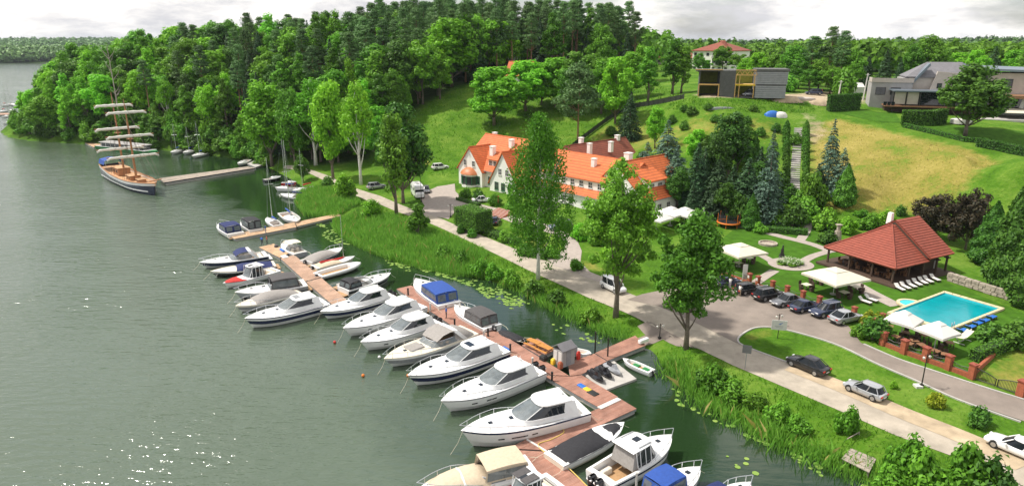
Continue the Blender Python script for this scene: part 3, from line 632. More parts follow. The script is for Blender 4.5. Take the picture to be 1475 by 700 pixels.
plant('bright_a', 800, 155, 80, 78, 'bright spreading tree in the middle of the meadow row', name='meadow_tree')
plant('oak_a', 845, 150, 74, 96, 'wide leafy tree behind the meadow pine', name='meadow_tree')
plant('bright_a', 780, 152, 88, 62, 'bright tree squeezed between the middle meadow trees', name='meadow_tree')
plant('oak_a', 822, 166, 98, 62, 'round tree just left of the meadow pine', name='meadow_tree')
plant('oak_b', 866, 164, 84, 62, 'oval tree just right of the meadow pine', name='meadow_tree')
plant('bright_a', 908, 142, 72, 52, 'bright tree at the top right of the meadow row', name='meadow_tree')
plant('oak_b', 1066, 232, 176, 52, 'oval tree right of the big dark garden tree', name='garden_tree')
plant('bright_a', 1002, 238, 184, 40, 'bright small tree left of the big dark garden tree', name='garden_tree')
plant('pine_c', 832, 207, 90, 74, 'meadow pine with bare lower trunk above the hotel roof', name='pine_tree')
plant('bright_a', 886, 178, 78, 68, 'bright tall tree right of the meadow pine', name='meadow_tree')
plant('slim', 933, 148, 62, 32, 'thin tree with bare stem by the dark fence line', name='slender_tree')
plant('slim', 968, 136, 50, 34, 'dark slender tree left of the unfinished house', name='slender_tree')
plant('slim', 981, 135, 60, 28, 'second slender tree close to the unfinished house', name='slender_tree')
plant('spruce', 906, 201, 131, 47, 'single dark spruce on the upper lawn behind the hotel', name='spruce_tree')
plant('bright_b', 943, 214, 150, 30, 'bright columnar tree on the upper lawn behind the blue spruces', name='broadleaf_tree')
plant('blue_spruce', 958, 262, 172, 68, 'tall blue spruce right behind the hotel roof', name='spruce_tree')
plant('blue_spruce', 930, 262, 204, 55, 'smaller blue spruce touching the dark red hotel roof', name='spruce_tree')
plant('blue_spruce', 972, 285, 208, 68, 'blue spruce lowest behind the right hotel gable', name='spruce_tree')
plant('spruce_b', 1000, 300, 205, 57, 'narrow dark spruce beside the right hotel gable', name='spruce_tree')
plant('dark_a', 1048, 262, 160, 74, 'big dark leafy tree in the garden behind the hotel', name='garden_tree')
plant('spruce', 1030, 310, 228, 68, 'dark spruce behind the round trampoline', name='spruce_tree')
plant('spruce', 1072, 312, 226, 70, 'broad dark spruce right of the trampoline', name='spruce_tree')
plant('blue_spruce', 1102, 322, 216, 73, 'large blue spruce at the end of the garden lawn', name='spruce_tree')
plant('blue_spruce', 1108, 262, 185, 36, 'blue spruce beside the straight garden stairs', name='spruce_tree')
plant('thuja', 1082, 236, 190, 22, 'columnar thuja left of the garden stairs top', name='thuja_tree')
plant('blue_spruce', 1190, 275, 170, 46, 'blue spruce right of the garden stairs by the dry slope', name='spruce_tree')
plant('blue_spruce', 1208, 280, 212, 52, 'small blue spruce at the foot of the dry slope', name='spruce_tree')
plant('thuja_cone', 1215, 297, 236, 32, 'bright green cone thuja at the foot of the dry slope', name='thuja_tree')
plant('thuja_cone', 1080, 330, 278, 26, 'bright thuja in front of the blue spruce by the trampoline', name='thuja_tree')
plant('thuja_dark', 1450, 420, 250, 62, 'tall dark conifer at the right edge above the stone wall', name='conifer_tree')
plant('thuja_dark', 1420, 380, 290, 46, 'shorter dark conifer left of the tall one above the stone wall', name='conifer_tree')
plant('thuja_dark', 1478, 440, 300, 60, 'dark conifer cut by the right picture edge above the wall', name='conifer_tree')
plant('purple', 1345, 345, 278, 70, 'dark purple leaved tree behind the pavilion roof', name='purple_tree')
plant('purple', 1390, 360, 272, 76, 'larger purple leaved tree right of the pavilion', name='purple_tree')
plant('dark_a', 1390, 196, 90, 104, 'large dark round tree on the villa lawn', name='lawn_tree')
plant('thuja', 1015, 338, 322, 10, 'tiny clipped thuja left of the trampoline', name='thuja_tree')
for i, (px, py, tp, w, k) in enumerate([(700,335,316,26,'bush_dark'),(728,348,330,24,'bush'),(760,365,350,34,'bush_dark'),(795,370,352,30,'bush'),(830,388,370,26,'bush'),(1002,355,325,30,'bush_bright'),(670,285,268,22,'bush'),(690,290,270,26,'bush_dark'),(712,296,276,24,'bush'),(735,305,285,20,'bush'),
        (812,330,308,30,'bush_dark'),(835,345,318,30,'bush_bright'),(860,352,330,30,'bush'),(875,375,350,28,'bush_bright'),(905,390,365,26,'bush')]):
    plant(k, px, py, tp, w, 'shrub in the planting along the hotel front', 'bush', 'shrubs along the hotel front', 'shrub')
for i, (px, py, tp, w, k) in enumerate([(1120,325,304,40,'bush'),(1140,328,285,46,'bush_dark'),(1160,318,280,44,'bush'),(1188,330,296,42,'bush'),(1192,350,330,34,'bush_dark'),(1220,335,310,34,'bush_bright'),(1250,330,305,36,'bush'),(1275,325,300,32,'bush_bright'),(1297,310,292,18,'bush_dark'),(1095,335,318,24,'bush'),(1240,312,300,24,'bush'),(1110,300,270,36,'bush_dark'),(1135,288,262,34,'bush_dark'),(1150,300,270,30,'bush')]):
    plant(k, px, py, tp, w, 'green shrub in the border between garden and dry slope', 'bush', 'shrubs at the foot of the dry slope', 'shrub')
for i, (px, py, tp, w) in enumerate([(996,165,152,20),(985,187,172,16),(1010,210,190,22),(880,195,180,20),(1145,208,190,22),(900,220,205,20),(1030,176,164,16),(1075,180,166,18),(1095,196,182,18),(1118,190,176,16),(1060,205,190,18),(968,178,164,14),(925,232,216,20),(1020,158,148,16),(985,160,150,14),(1085,160,150,16)]):
    plant('ball', px, py, tp, w, 'round clipped shrub on the upper lawn', 'bush', 'clipped shrubs of the upper lawn', 'shrub')
plant('bush_yellow', 1347, 585, 563, 30, 'yellow green bush on the grass verge beside the lane', 'bush', name='bush')
plant('bush_bright', 1287, 559, 547, 13, 'tiny bright bush by the lamp post on the verge', 'bush', name='bush')
plant('bush_dark', 1410, 612, 583, 40, 'dark bush on the verge before the white car', 'bush', name='bush')
plant('bush_dark', 1256, 489, 450, 52, 'wide juniper spreading at the fence corner by the silver car', 'bush', name='juniper_bush')
plant('bush_yellow', 1254, 472, 444, 38, 'yellow green round bush at the fence corner', 'bush', name='bush')
plant('bush', 1240, 486, 462, 30, 'low green juniper at the edge of the car park lane', 'bush', name='juniper_bush')
plant('bush_dark', 1435, 492, 462, 60, 'dark hedge-like bush behind the blue sun loungers', 'bush', name='bush')
plant('bush_dark', 1466, 500, 455, 60, 'large dark bush at the right edge behind the pool', 'bush', name='bush')
plant('bush', 1219, 622, 580, 38, 'leafy young bush on the bank beside the promenade', 'bush', name='bush')
plant('bush', 1300, 690, 618, 60, 'big leafy bush on the near bank right of the wooden deck', 'bush', name='bush')
plant('bush', 1330, 712, 640, 70, 'big leafy bush at the lower picture edge', 'bush', name='bush')
plant('bush', 1395, 712, 634, 80, 'spreading bush left of the white car at the lower edge', 'bush', name='bush')
plant('bush_dark', 1430, 730, 650, 70, 'leafy bush in the lower right corner', 'bush', name='bush')
plant('bush', 1280, 712, 668, 50, 'bush hanging over the water beside the wooden deck', 'bush', name='bush')
for (px, py, tp, w, k) in [(1033,560,520,56,'bush'),(1015,556,525,36,'bush_dark'),(1055,575,545,46,'bush'),(1085,585,560,40,'bush'),(1120,605,575,44,'bush'),(1150,620,595,40,'bush'),(690,398,370,34,'bush'),(712,402,375,30,'bush'),(738,412,385,30,'bush'),(640,372,350,26,'bush'),(665,382,356,26,'bush'),(770,425,398,34,'bush_dark'),(800,440,412,36,'bush_dark'),(850,462,440,34,'bush')]:
    plant(k, px, py, tp, w, 'wild shrub on the grassy bank, '+('by the near promenade' if px > 950 else 'across from the blue-topped cruiser' if px < 745 else 'across from the picnic tables'), 'bush', 'shrubs of the lake bank', 'shrub')
for (px, py, tp, w, k) in [(1010,292,212,44,'spruce'),(1052,300,236,46,'spruce_b'),(1025,285,190,50,'dark_a'),(1085,300,232,50,'dark_a'),(1090,285,210,46,'spruce'),(1062,245,190,44,'oak_b'),(995,322,262,40,'spruce_b'),(1015,245,196,34,'thuja'),(975,300,240,40,'dark_a'),(1170,300,240,46,'bush'),(1120,285,244,44,'bush_dark'),(1175,282,236,40,'spruce'),(1045,318,262,40,'dark_a'),(1088,322,280,34,'bush_dark'),(1062,322,276,36,'bush_dark'),(1003,330,296,30,'bush_dark'),(942,292,250,36,'dark_a')]:
    plant(k, px, py, tp, w, 'dark tree in the dense planting between hotel and garden stairs', 'tree', 'dense trees between hotel and garden stairs', 'garden_tree')
random.seed(77); _sp = smooth_line([at(px, py) for px, py in [(14,194),(50,202),(100,205),(190,212),(240,216),(300,222),(362,231),(388,240)]], 14)
for i, p in enumerate(_sp):
    for rep in range(2 if i % 2 else 1):
        q = Vector((p.x+random.uniform(-2.5, 2.5), p.y+random.uniform(-.5, 5.0), 0))
        if shore_sd(np.array([[q.x, q.y]]))[0] < .3 or W0/2+FPX*q.x/(q.y*CP+34*SP) < 26: continue
        put(random.choice(['bush','bush_dark','bush','cone_tree']), (q.x, q.y, hz(q.x, q.y)-.2), random.uniform(3.0, 7.5), random.uniform(5, 8.5), 'low leafy shrub overhanging the shore '+spot(W0/2+FPX*q.x/(q.y*CP+34*SP), q.y, 5), 'bush', 'shrubs overhanging the shore '+spot(W0/2+FPX*q.x/(q.y*CP+34*SP), q.y, 5), 'shrub')
_dp = hit(176,196); _dh = atY(176, 68, _dp.y).z-_dp.z; _rd = random.Random(4); mb = MB(); mb.tube([(0,0,-.3),(.1,0,_dh*.5),(-.2,.1,_dh)], [.3,.2,.05], 7)
for i in range(16):
    z = _dh*_rd.uniform(.35, .95); a = _rd.uniform(0, 6.28); L = _rd.uniform(1.2, 3.2); mb.tube([(0,0,z),(L*.6*math.cos(a), L*.6*math.sin(a), z+L*.7),(L*math.cos(a), L*math.sin(a), z+L*1.6)], [.09,.06,.02], 4)
mat('bark_dead', (0.42,0.36,0.31), rough=.95, var=.2); _o = mb.build('dead_tree', 'bark_dead'); _o.location = _dp; tag(_o, 'bare grey dead tree standing among the wood above the ship', 'tree')
# ---- trees beyond the plateau
for (px, py, tp, w, k) in [(1090,118,74,44,'bright_a'),(1112,120,78,40,'oak_b'),(1140,122,62,46,'oak_c'),(1165,124,52,40,'pine_b'),(1190,126,38,36,'pine_b'),(1208,130,44,34,'pine_b'),(1178,130,84,50,'oak_b'),(1225,132,70,40,'oak_b'),(1150,128,88,44,'oak_a'),(1120,126,92,40,'oak_b'),(1245,130,80,36,'spruce'),(1270,132,70,34,'spruce_b'),(1292,128,82,24,'spruce'),(1330,125,46,52,'oak_c'),(1310,128,62,36,'oak_b'),(1352,122,70,40,'oak_b'),(1375,122,74,46,'bright_a'),(1400,122,70,40,'bright_a'),(1425,122,66,40,'spruce'),(1455,125,70,50,'bright_a'),(1478,130,66,46,'oak_b'),(1215,140,92,40,'bush'),(1195,136,98,46,'oak_a'),(1165,133,100,40,'oak_a'),(1040,104,66,40,'oak_a'),(1018,103,86,20,'bright_a'),(1006,104,76,24,'oak_b'),(1062,106,78,36,'oak_a'),(925,118,62,36,'bright_b'),(1075,112,82,30,'bright_b'),(1135,132,104,34,'bush'),(1420,150,104,30,'spruce_b'),(1462,158,100,34,'dark_a')]:
    p = hit(px, py); H = atY(px, tp, p.y).z-p.z
    put(k, p, H, w/pxm(p+Vector((0,0,H/2))), dict(pine_b='tall pine', spruce='pointed spruce', spruce_b='pointed spruce', bright_a='bright leafy tree', bright_b='bright narrow tree', oak_a='round leafy tree', oak_b='oval leafy tree', oak_c='tall leafy tree', dark_a='dark leafy tree', bush='low bushy tree')[k]+(' around the white flats' if px < 1080 else ' right behind the unfinished house' if px < 1160 else ' between unfinished house and grey villa' if px < 1260 else ' behind the slanted roof villa' if px < 1380 else ' behind the villa at the right edge'), 'tree', 'background trees, '+dict(spruce_b='spruce').get(k, k)+(' a' if px < 1080 else ' b' if px < 1160 else ' c' if px < 1260 else ' d' if px < 1380 else ' e'), 'background_tree')
# ================================================================== REEDS, GRASS, LILIES, FAR WOODS
def scatter(poly, n):
    xs = [p[0] for p in poly]; ys = [p[1] for p in poly]; out = []
    A = np.c_[rng.uniform(min(xs), max(xs), n), rng.uniform(min(ys), max(ys), n)]
    ins = np.zeros(n, bool); m = len(poly)
    for i in range(m):
        a, b = poly[i], poly[(i+1) % m]; c = ((a[1] > A[:, 1]) != (b[1] > A[:, 1]))
        with np.errstate(divide='ignore', invalid='ignore'): xi = a[0]+(A[:, 1]-a[1])*(b[0]-a[0])/(b[1]-a[1])
        ins ^= c & (A[:, 0] < xi)
    return A[ins]
def area(poly): return abs(sum(poly[i][0]*poly[(i+1) % len(poly)][1]-poly[(i+1) % len(poly)][0]*poly[i][1] for i in range(len(poly))))/2
def bbox_n(poly, dens):
    xs = [p[0] for p in poly]; ys = [p[1] for p in poly]; return int((max(xs)-min(xs))*(max(ys)-min(ys))*dens)
def blades(name, P, hmin, hmax, w, matname, lean=.25, zf=None):
    n = len(P); z = np.array([max(hz(x, y), -.1) for x, y in P]); h = rng.uniform(hmin, hmax, n)*(.72+.42*(.5+.5*np.sin(P[:, 0]*.63+1.7*np.sin(P[:, 1]*.41))*np.cos(P[:, 1]*.57))); a = rng.uniform(0, 6.28, n); dx, dy = np.cos(a)*w/2, np.sin(a)*w/2; lx, ly = rng.normal(0, lean, n)*h, rng.normal(0, lean, n)*h
    b = np.c_[P, z-.05]
    v = np.stack([b-np.c_[dx, dy, 0*dx], b+np.c_[dx, dy, 0*dx], b+np.c_[lx*.35+dx*.8, ly*.35+dy*.8, h*.6], b+np.c_[lx, ly, h]], 1).reshape(-1, 3)
    return fast_mesh(name, v, np.arange(4*n).reshape(-1, 4), matname)
rng = np.random.default_rng(21)
reed_polys = [[(424,291),(436,272),(470,273),(512,290),(522,299),(482,313),(438,310)], [(480,319),(530,309),(575,322),(640,348),(700,372),(704,400),(653,395),(600,384),(555,371),(520,357),(492,342),(478,327)]]
RP = []
for q in reed_polys:
    w = [tuple(at(px, py, .4)[:2]) for px, py in q]; RP.append(scatter(w, bbox_n(w, 42)))
# reed fringe along the near shore
fr = []
seg = [p for p in SHORE_PX if p[0] > 690 and p[0] < 1420]
for a, b in zip(seg[:-1], seg[1:]):
    A, B = at(*a), at(*b); L = (B-A).length
    if 898 < (a[0]+b[0])/2 < 945: continue
    n = int(L*(110 if a[0] > 945 else 50)); t_ = rng.random(n); off = rng.normal(.6 if a[0] > 945 else .3, 1.0 if a[0] > 945 else .6, n); d = (B-A).normalized(); q = np.array([-d.y, d.x])
    Pm = np.array(A[:2])+np.outer(t_, np.array((B-A)[:2])); c = Pm+np.outer(off, q); s_ = shore_sd(c); c2 = Pm-np.outer(off, q)
    fr.append(np.where((shore_sd(Pm+q*1.0) > 0)[:, None], c, c2))
tag(link('reed_bed', blades('reed_bed', np.concatenate(RP), 1.0, 1.9, .07, 'reed', .16)), 'tall light green reed bed along the shore by the footbridge', 'reeds', kind='stuff')
tag(link('reed_fringe', blades('reed_fringe', np.concatenate(fr), .6, 1.6, .06, 'reed', .22)), 'reed fringe at the water edge of the lake bank', 'reeds', kind='stuff')
_dr = np.concatenate([q[rng.random(len(q)) < .012] for q in RP]+[q[rng.random(len(q)) < .015] for q in fr])+rng.normal(0, .1, (1, 2))
tag(link('dead_reeds', blades('dead_reeds', _dr, .9, 2.2, .06, 'dry_blade', .28)), 'straw coloured dead stalks among the green reeds', 'reeds', kind='stuff')
gpolys = [([(1700,850),(1262,706),(1205,678),(1110,640),(1060,609),(1017,592),(985,557),(951,528),(938,508),(985,496),(1055,528),(1201,590),(1372,660),(1475,708),(1600,768)], 16, .2, .55), ([(905,492),(852,474),(790,446),(720,413),(653,393),(600,382),(530,355),(500,340),(545,298),(589,313),(640,333),(720,371),(800,409),(900,452),(918,470)], 16, .2, .6),
          ([(1070,482),(1092,473),(1130,476),(1200,496),(1320,550),(1475,609),(1475,664),(1380,620),(1216,552),(1134,521)], 9, .06, .2), ([(590,250),(560,215),(640,130),(690,122),(790,118),(930,110),(985,140),(960,150),(870,170),(810,215),(780,215),(700,205),(665,235),(650,255)], 2.6, .3, .8), ([(1168,190),(1205,172),(1290,194),(1400,218),(1440,232),(1400,262),(1350,300),(1240,303),(1180,300)], 3, .15, .45), ([(965,150),(1010,143),(1130,147),(1180,155),(1170,163),(1100,166),(1000,163),(960,160)], 7, .4, .9)]
for i, (q, dens, h0, h1) in enumerate(gpolys):
    w = [tuple(hit(px, py)[:2]) for px, py in q]; Pm = scatter(w, bbox_n(w, dens))
    cl = .5+.5*np.sin(Pm[:, 0]*.9+np.sin(Pm[:, 1]*.7)*2)*np.sin(Pm[:, 1]*1.1+np.cos(Pm[:, 0]*.5)*2); Pm = Pm[rng.random(len(Pm)) < .35+.65*cl]
    tag(link('tall_grass', blades('tall_grass', Pm, h0, h1, .16 if i > 2 else .09, 'dry_blade' if i == 4 else 'grass_blade', .35)), ['long grass on the bank by the near promenade','long grass on the bank left of the gangway','short grass on the island between promenade and lane','lush meadow grass on the hillside above the hotel','dry straw coloured grass on the slope below the villas','rough dark grass on the bank below the unfinished house'][i], 'grass', kind='stuff')
# lily pads
LP = []
for q, dens in [([(600,384),(660,396),(720,415),(765,436),(745,448),(700,430),(690,418),(650,402),(610,392)], 2.6), ([(840,478),(880,490),(905,494),(890,502),(850,492)], 2.6), ([(985,556),(1001,575),(1012,592),(1000,600),(980,590),(965,560),(945,530)], 1.0), ([(1020,594),(1110,641),(1205,679),(1262,706),(1220,706),(1150,668),(1080,632),(1030,608)], 2.2), ([(455,318),(478,330),(510,352),(480,352),(460,335)], 1.6), ([(1000,600),(1060,640),(1100,690),(1060,680)], .25), ([(560,372),(600,384),(590,392),(550,378)], 2.0), ([(780,452),(850,476),(840,490),(800,478)], 1.0)]:
    w = [tuple(at(*p)[:2]) for p in q]; LP.append(scatter(w, bbox_n(w, dens*2.6)))
LP = np.concatenate(LP); n = len(LP); cl = np.sin(LP[:, 0]*.8+1)*np.cos(LP[:, 1]*.9); LP = LP[rng.random(n) < .45+.55*cl]; n = len(LP)
ang = np.linspace(0, 2*np.pi, 8)[:-1]; r = rng.uniform(.12, .34, n); ph = rng.uniform(0, 6, n)
v = np.stack([np.c_[LP[:, 0]+r*np.cos(a+ph), LP[:, 1]+r*np.sin(a+ph), np.full(n, .012)+rng.uniform(0, .03, n)] for a in ang], 1).reshape(-1, 3)
tag(link('lily_pads', fast_mesh('lily_pads', v, np.arange(7*n).reshape(-1, 7), 'lily')), 'floating green lily pads between pontoon and bank', 'lily pads', kind='stuff')
# far woods: clusters of leaf faces, thousands of crowns that read as one mass
def far_wood(name, label, pts, H, W, per, matname, leafk=.16):
    n = len(pts); z = np.array([max(hz(x, y), 0) for x, y in pts]); hs = H*rng.uniform(.75, 1.25, n); ws = W*rng.uniform(.8, 1.25, n)
    d = sph(n*per).reshape(n, per, 3); rad = rng.uniform(.55, 1.0, (n, per, 1))
    P = d*rad; P[:, :, 0] *= ws[:, None]/2; P[:, :, 1] *= ws[:, None]/2; P[:, :, 2] = P[:, :, 2]*hs[:, None]*.42+hs[:, None]*.56
    taper = 1-.45*np.clip((P[:, :, 2]/hs[:, None]-.5)*2, 0, 1); P[:, :, 0] *= taper; P[:, :, 1] *= taper
    P += np.c_[pts, z][:, None, :]; N = d+.4*rng.normal(size=d.shape); N[:, :, 2] += .3
    return tag(link(name, leaf_mesh(name, P.reshape(-1, 3), N.reshape(-1, 3), leafk*np.repeat(ws, per), matname, .7)), label, 'woodland', kind='stuff')
def fan(n, x0p, x1p, Y0, Y1):
    Y = np.exp(rng.uniform(math.log(Y0), math.log(Y1), n)); s = rng.uniform((x0p-W0/2)/(FPX*CP), (x1p-W0/2)/(FPX*CP), n); P = np.c_[s*Y, Y]; return P[np.array([hz(x, y) > .8 for x, y in P])]
P1 = fan(1500, 900, 1650, 290, 700); P1 = P1[~((P1[:, 0] < 150) & (P1[:, 1] < 420))]
far_wood('far_wood', 'wooded ground beyond the villas running to the horizon', P1, 13, 9, 70, 'leaf_broad')
far_wood('far_wood', 'distant dark forest ridge along the right horizon', fan(2600, 880, 1600, 600, 2600), 18, 12, 44, 'needle_pine', .2)
Xo = rng.uniform(-1900, -600, 2600); So = rng.random(2600)**2*420; far_wood('far_wood', 'dark forest on the opposite lake shore', np.c_[Xo, 1500+.12*Xo+70*np.sin(Xo/130)+6+So], 20, 16, 36, 'needle_pine', .2)
far_wood('far_wood', 'hazy second ridge of forest behind the opposite shore', fan(1500, -120, 330, 1900, 3600), 24, 24, 30, 'needle_pine', .2)
far_wood('far_wood', 'wood continuing behind the hilltop', fan(700, 100, 950, 330, 520), 18, 10, 60, 'leaf_broad')
# ================================================================== PONTOONS AND BOATS
def plankmat(name, c1, c2, scale, rot):
    m = mat(name, c1, rough=0.85, var=0.0); t = m.node_tree; b = t.nodes['Principled BSDF']; tc = t.nodes['Texture Coordinate']
    mp = nd(t, 'ShaderNodeMapping'); mp.inputs['Rotation'].default_value = (0, 0, rot); t.links.new(tc.outputs['Object'], mp.inputs['Vector'])
    br = nd(t, 'ShaderNodeTexBrick'); br.inputs['Scale'].default_value = scale; br.inputs['Color1'].default_value = c1+(1,); br.inputs['Color2'].default_value = c2+(1,); br.inputs['Mortar'].default_value = tuple(c*.25 for c in c1)+(1,)
    br.inputs['Mortar Size'].default_value = 0.006; br.inputs['Brick Width'].default_value = 3.0; br.inputs['Row Height'].default_value = 0.15; t.links.new(mp.outputs[0], br.inputs['Vector'])
    n = nd(t, 'ShaderNodeTexNoise'); n.inputs['Scale'].default_value = 0.9; n.inputs['Detail'].default_value = 6; t.links.new(tc.outputs['Object'], n.inputs['Vector'])
    hs = nd(t, 'ShaderNodeHueSaturation'); mr = nd(t, 'ShaderNodeMapRange'); mr.inputs['From Min'].default_value = .3; mr.inputs['From Max'].default_value = .7; mr.inputs['To Min'].default_value = .72; mr.inputs['To Max'].default_value = 1.25
    t.links.new(n.outputs[0], mr.inputs[0]); t.links.new(mr.outputs[0], hs.inputs['Value']); t.links.new(br.outputs[0], hs.inputs['Color']); t.links.new(hs.outputs[0], b.inputs['Base Color']); return m
DD = (at(808,552,.5)-at(571,416,.5)); DANG = math.atan2(DD.y, DD.x)
plankmat('deck_red', (0.30,0.145,0.10), (0.36,0.19,0.14), 1.0, -(DANG+math.pi/2))
plankmat('deck_grey', (0.30,0.25,0.20), (0.38,0.32,0.26), 1.0, -(DANG+math.pi/2))
plankmat('deck_pale', (0.45,0.29,0.17), (0.54,0.36,0.22), 1.0, -(DANG+math.pi/2))
plankmat('deck_tan', (0.36,0.225,0.15), (0.43,0.28,0.20), 1.0, -(DANG+math.pi/2))
mat('gelcoat', (0.80,0.80,0.79), rough=0.18, var=0.05, vscale=1.2, coat=0.4)
mat('gelcoat_cream', (0.72,0.66,0.54), rough=0.25, var=0.06, vscale=1.2)
mat('gelcoat_grey', (0.30,0.31,0.33), rough=0.2, var=0.08, coat=0.5)
mat('navy', (0.012,0.018,0.06), rough=0.2, var=0.1, coat=0.4)
mat('black_gloss', (0.012,0.012,0.014), rough=0.2, var=0.1, coat=0.4)
mat('canvas_blue', (0.02,0.07,0.30), rough=0.85, var=0.2, vscale=4, bump=.3, bscale=9)
mat('canvas_navy', (0.012,0.022,0.10), rough=0.85, var=0.2, vscale=4, bump=.3, bscale=9)
mat('canvas_black', (0.018,0.018,0.022), rough=0.8, var=0.3, vscale=4, bump=.4, bscale=7)
mat('canvas_grey', (0.30,0.28,0.26), rough=0.9, var=0.15, vscale=4, bump=.3, bscale=9)
mat('canvas_dark', (0.085,0.08,0.08), rough=0.9, var=0.2, vscale=4, bump=.3, bscale=9)
mat('canvas_beige', (0.56,0.46,0.33), rough=0.9, var=0.12, vscale=4, bump=.3, bscale=9)
mat('canvas_cream', (0.68,0.62,0.48), rough=0.9, var=0.12, vscale=4, bump=.3, bscale=9)
mat('canvas_red', (0.50,0.03,0.025), rough=0.85, var=0.15, vscale=4)
mat('teak', (0.42,0.25,0.12), rough=0.7, var=0.2, vscale=5)
mat('seat_cream', (0.70,0.64,0.54), rough=0.7, var=0.08)
mat('chrome', (0.75,0.76,0.78), rough=0.25, metal=0.9, var=0.05)
mat('glass_dark', (0.015,0.02,0.025), rough=0.04, var=0.0, spec=0.8)
mat('glass_screen', (0.17,0.20,0.21), rough=0.05, var=0.25, vscale=1.5, spec=0.8, alpha=0.72)
mat('rubber', (0.02,0.02,0.02), rough=0.7, var=0.2)
mat('rub_grey', (0.25,0.26,0.27), rough=0.6, var=0.15)
mat('steel_grey', (0.30,0.32,0.33), rough=0.55, metal=0.3, var=0.15)
mat('rope_yellow', (0.62,0.45,0.12), rough=0.9, var=0.15)
mat('orange_plastic', (0.75,0.20,0.02), rough=0.5, var=0.1)
mat('red_plastic', (0.55,0.03,0.02), rough=0.5, var=0.1)
mat('blue_plastic', (0.02,0.14,0.50), rough=0.5, var=0.1)
mat('yellow_plastic', (0.75,0.50,0.03), rough=0.5, var=0.1)
mat('green_paint', (0.02,0.20,0.05), rough=0.5, var=0.15)
def pontoon(quad, label, m='deck_red', z=0.55, group='floating pontoons of the marina', side='steel_grey', depth=.55, strip=None):
    P = [at(px, py, z) for px, py in quad]; c = sum(P, Vector())/len(P); base = Vector((c.x, c.y, 0)); o = thing('floating_pontoon', label, 'pontoon', base, 0, group)
    L = [(p-base) for p in P]
    def inset(k, zz): return [(p.x*k, p.y*k, zz) for p in L]
    n = len(P)
    MB().loft([inset(1, z-.07), inset(1, z)], cap=(True, True)).build('deck', m, o)
    MB().loft([[(p.x*.995, p.y*.995, z-.30) for p in L], [(p.x*.995, p.y*.995, z-.075) for p in L]], cap=(True, True)).build('frame', side, o)
    MB().loft([[(p.x*.97, p.y*.97, -depth) for p in L], [(p.x*.97, p.y*.97, z-.305) for p in L]], cap=(True, True)).build('float', 'concrete', o)
    return o
pontoon([(373,356),(394,351),(417,364),(403,371)], 'pale timber head of the upper boat pontoon', 'deck_pale')
pontoon([(404,372),(424,367),(462,399),(440,405)], 'upper red brown pontoon section next to the pale timber head', 'deck_tan')
pontoon([(441,406),(463,400),(502,434),(478,438)], 'lower tan section of the shorter pontoon between boat rows', 'deck_tan')
pontoon([(571,416),(592,411),(652,438),(714,475),(673,484),(632,456)], 'far section of the long red pontoon beside the blue-topped cruiser', 'deck_red')
pontoon([(674,485),(715,476),(820,541),(782,539)], 'middle section of the long red pontoon beside the picnic tables', 'deck_red')
pontoon([(783,540),(821,542),(838,540),(890,571),(862,586),(832,569)], 'red pontoon section below the gangway junction', 'deck_red')
pontoon([(821,541),(818,522),(856,509),(874,520),(837,539)], 'junction piece of red pontoon beside the grey hut', 'deck_red')
pontoon([(857,508),(915,483),(930,497),(875,519)], 'red plank gangway joining the pontoon to the shore', 'deck_red')
pontoon([(758,632),(864,587),(892,573),(917,588),(787,648),(733,645)], 'red finger pontoon crossing beside the largest white cruiser', 'deck_red')
pontoon([(730,647),(786,650),(850,702),(880,728),(830,735),(790,700)], 'lowest red pontoon section with yellow hose at the picture edge', 'deck_red')
pontoon([(329,339),(424,320),(427,327),(338,344)], 'pale floating jetty head with four boats moored behind it', 'deck_pale')
pontoon([(425,320),(490,307),(490,311),(428,326)], 'narrow timber footbridge from jetty head into the reeds', 'deck_pale', depth=-.1)
pontoon([(229,257),(356,240),(368,242),(236,263)], 'long jetty with dark blue sides at the bow of the tall ship', 'deck_grey', side='navy', z=.9)
pontoon([(122,206),(148,203),(160,209),(135,212)], 'small timber landing behind the tall ship stern', 'deck_pale')
pontoon([(356,236),(372,229),(386,235),(368,241)], 'grey jetty root at the wooded shore', 'concrete')
mb = MB(); a_, b_ = at(863,587,.63), at(892,573.5,.63); d_ = (b_-a_); q_ = Vector((-d_.y, d_.x, 0)).normalized()*.28
mb.loft([[a_+q_, a_-q_, a_-q_+Vector((0,0,-.07)), a_+q_+Vector((0,0,-.07))], [b_+q_, b_-q_, b_-q_+Vector((0,0,-.07)), b_+q_+Vector((0,0,-.07))]], cap=(True, True))
tag(mb.build('ramp_plate', 'concrete_light'), 'pale metal ramp plate bridging two red pontoon sections', 'ramp')
mb = MB(); a_, b_ = at(759,632,.63), at(787,649,.63); d_ = (b_-a_); q_ = Vector((-d_.y, d_.x, 0)).normalized()*.10
mb.loft([[a_+q_, a_-q_, a_-q_+Vector((0,0,-.07)), a_+q_+Vector((0,0,-.07))], [b_+q_, b_-q_, b_-q_+Vector((0,0,-.07)), b_+q_+Vector((0,0,-.07))]], cap=(True, True))
tag(mb.build('ramp_plate', 'concrete_light'), 'narrow white joint plate at the start of the finger pontoon', 'ramp')

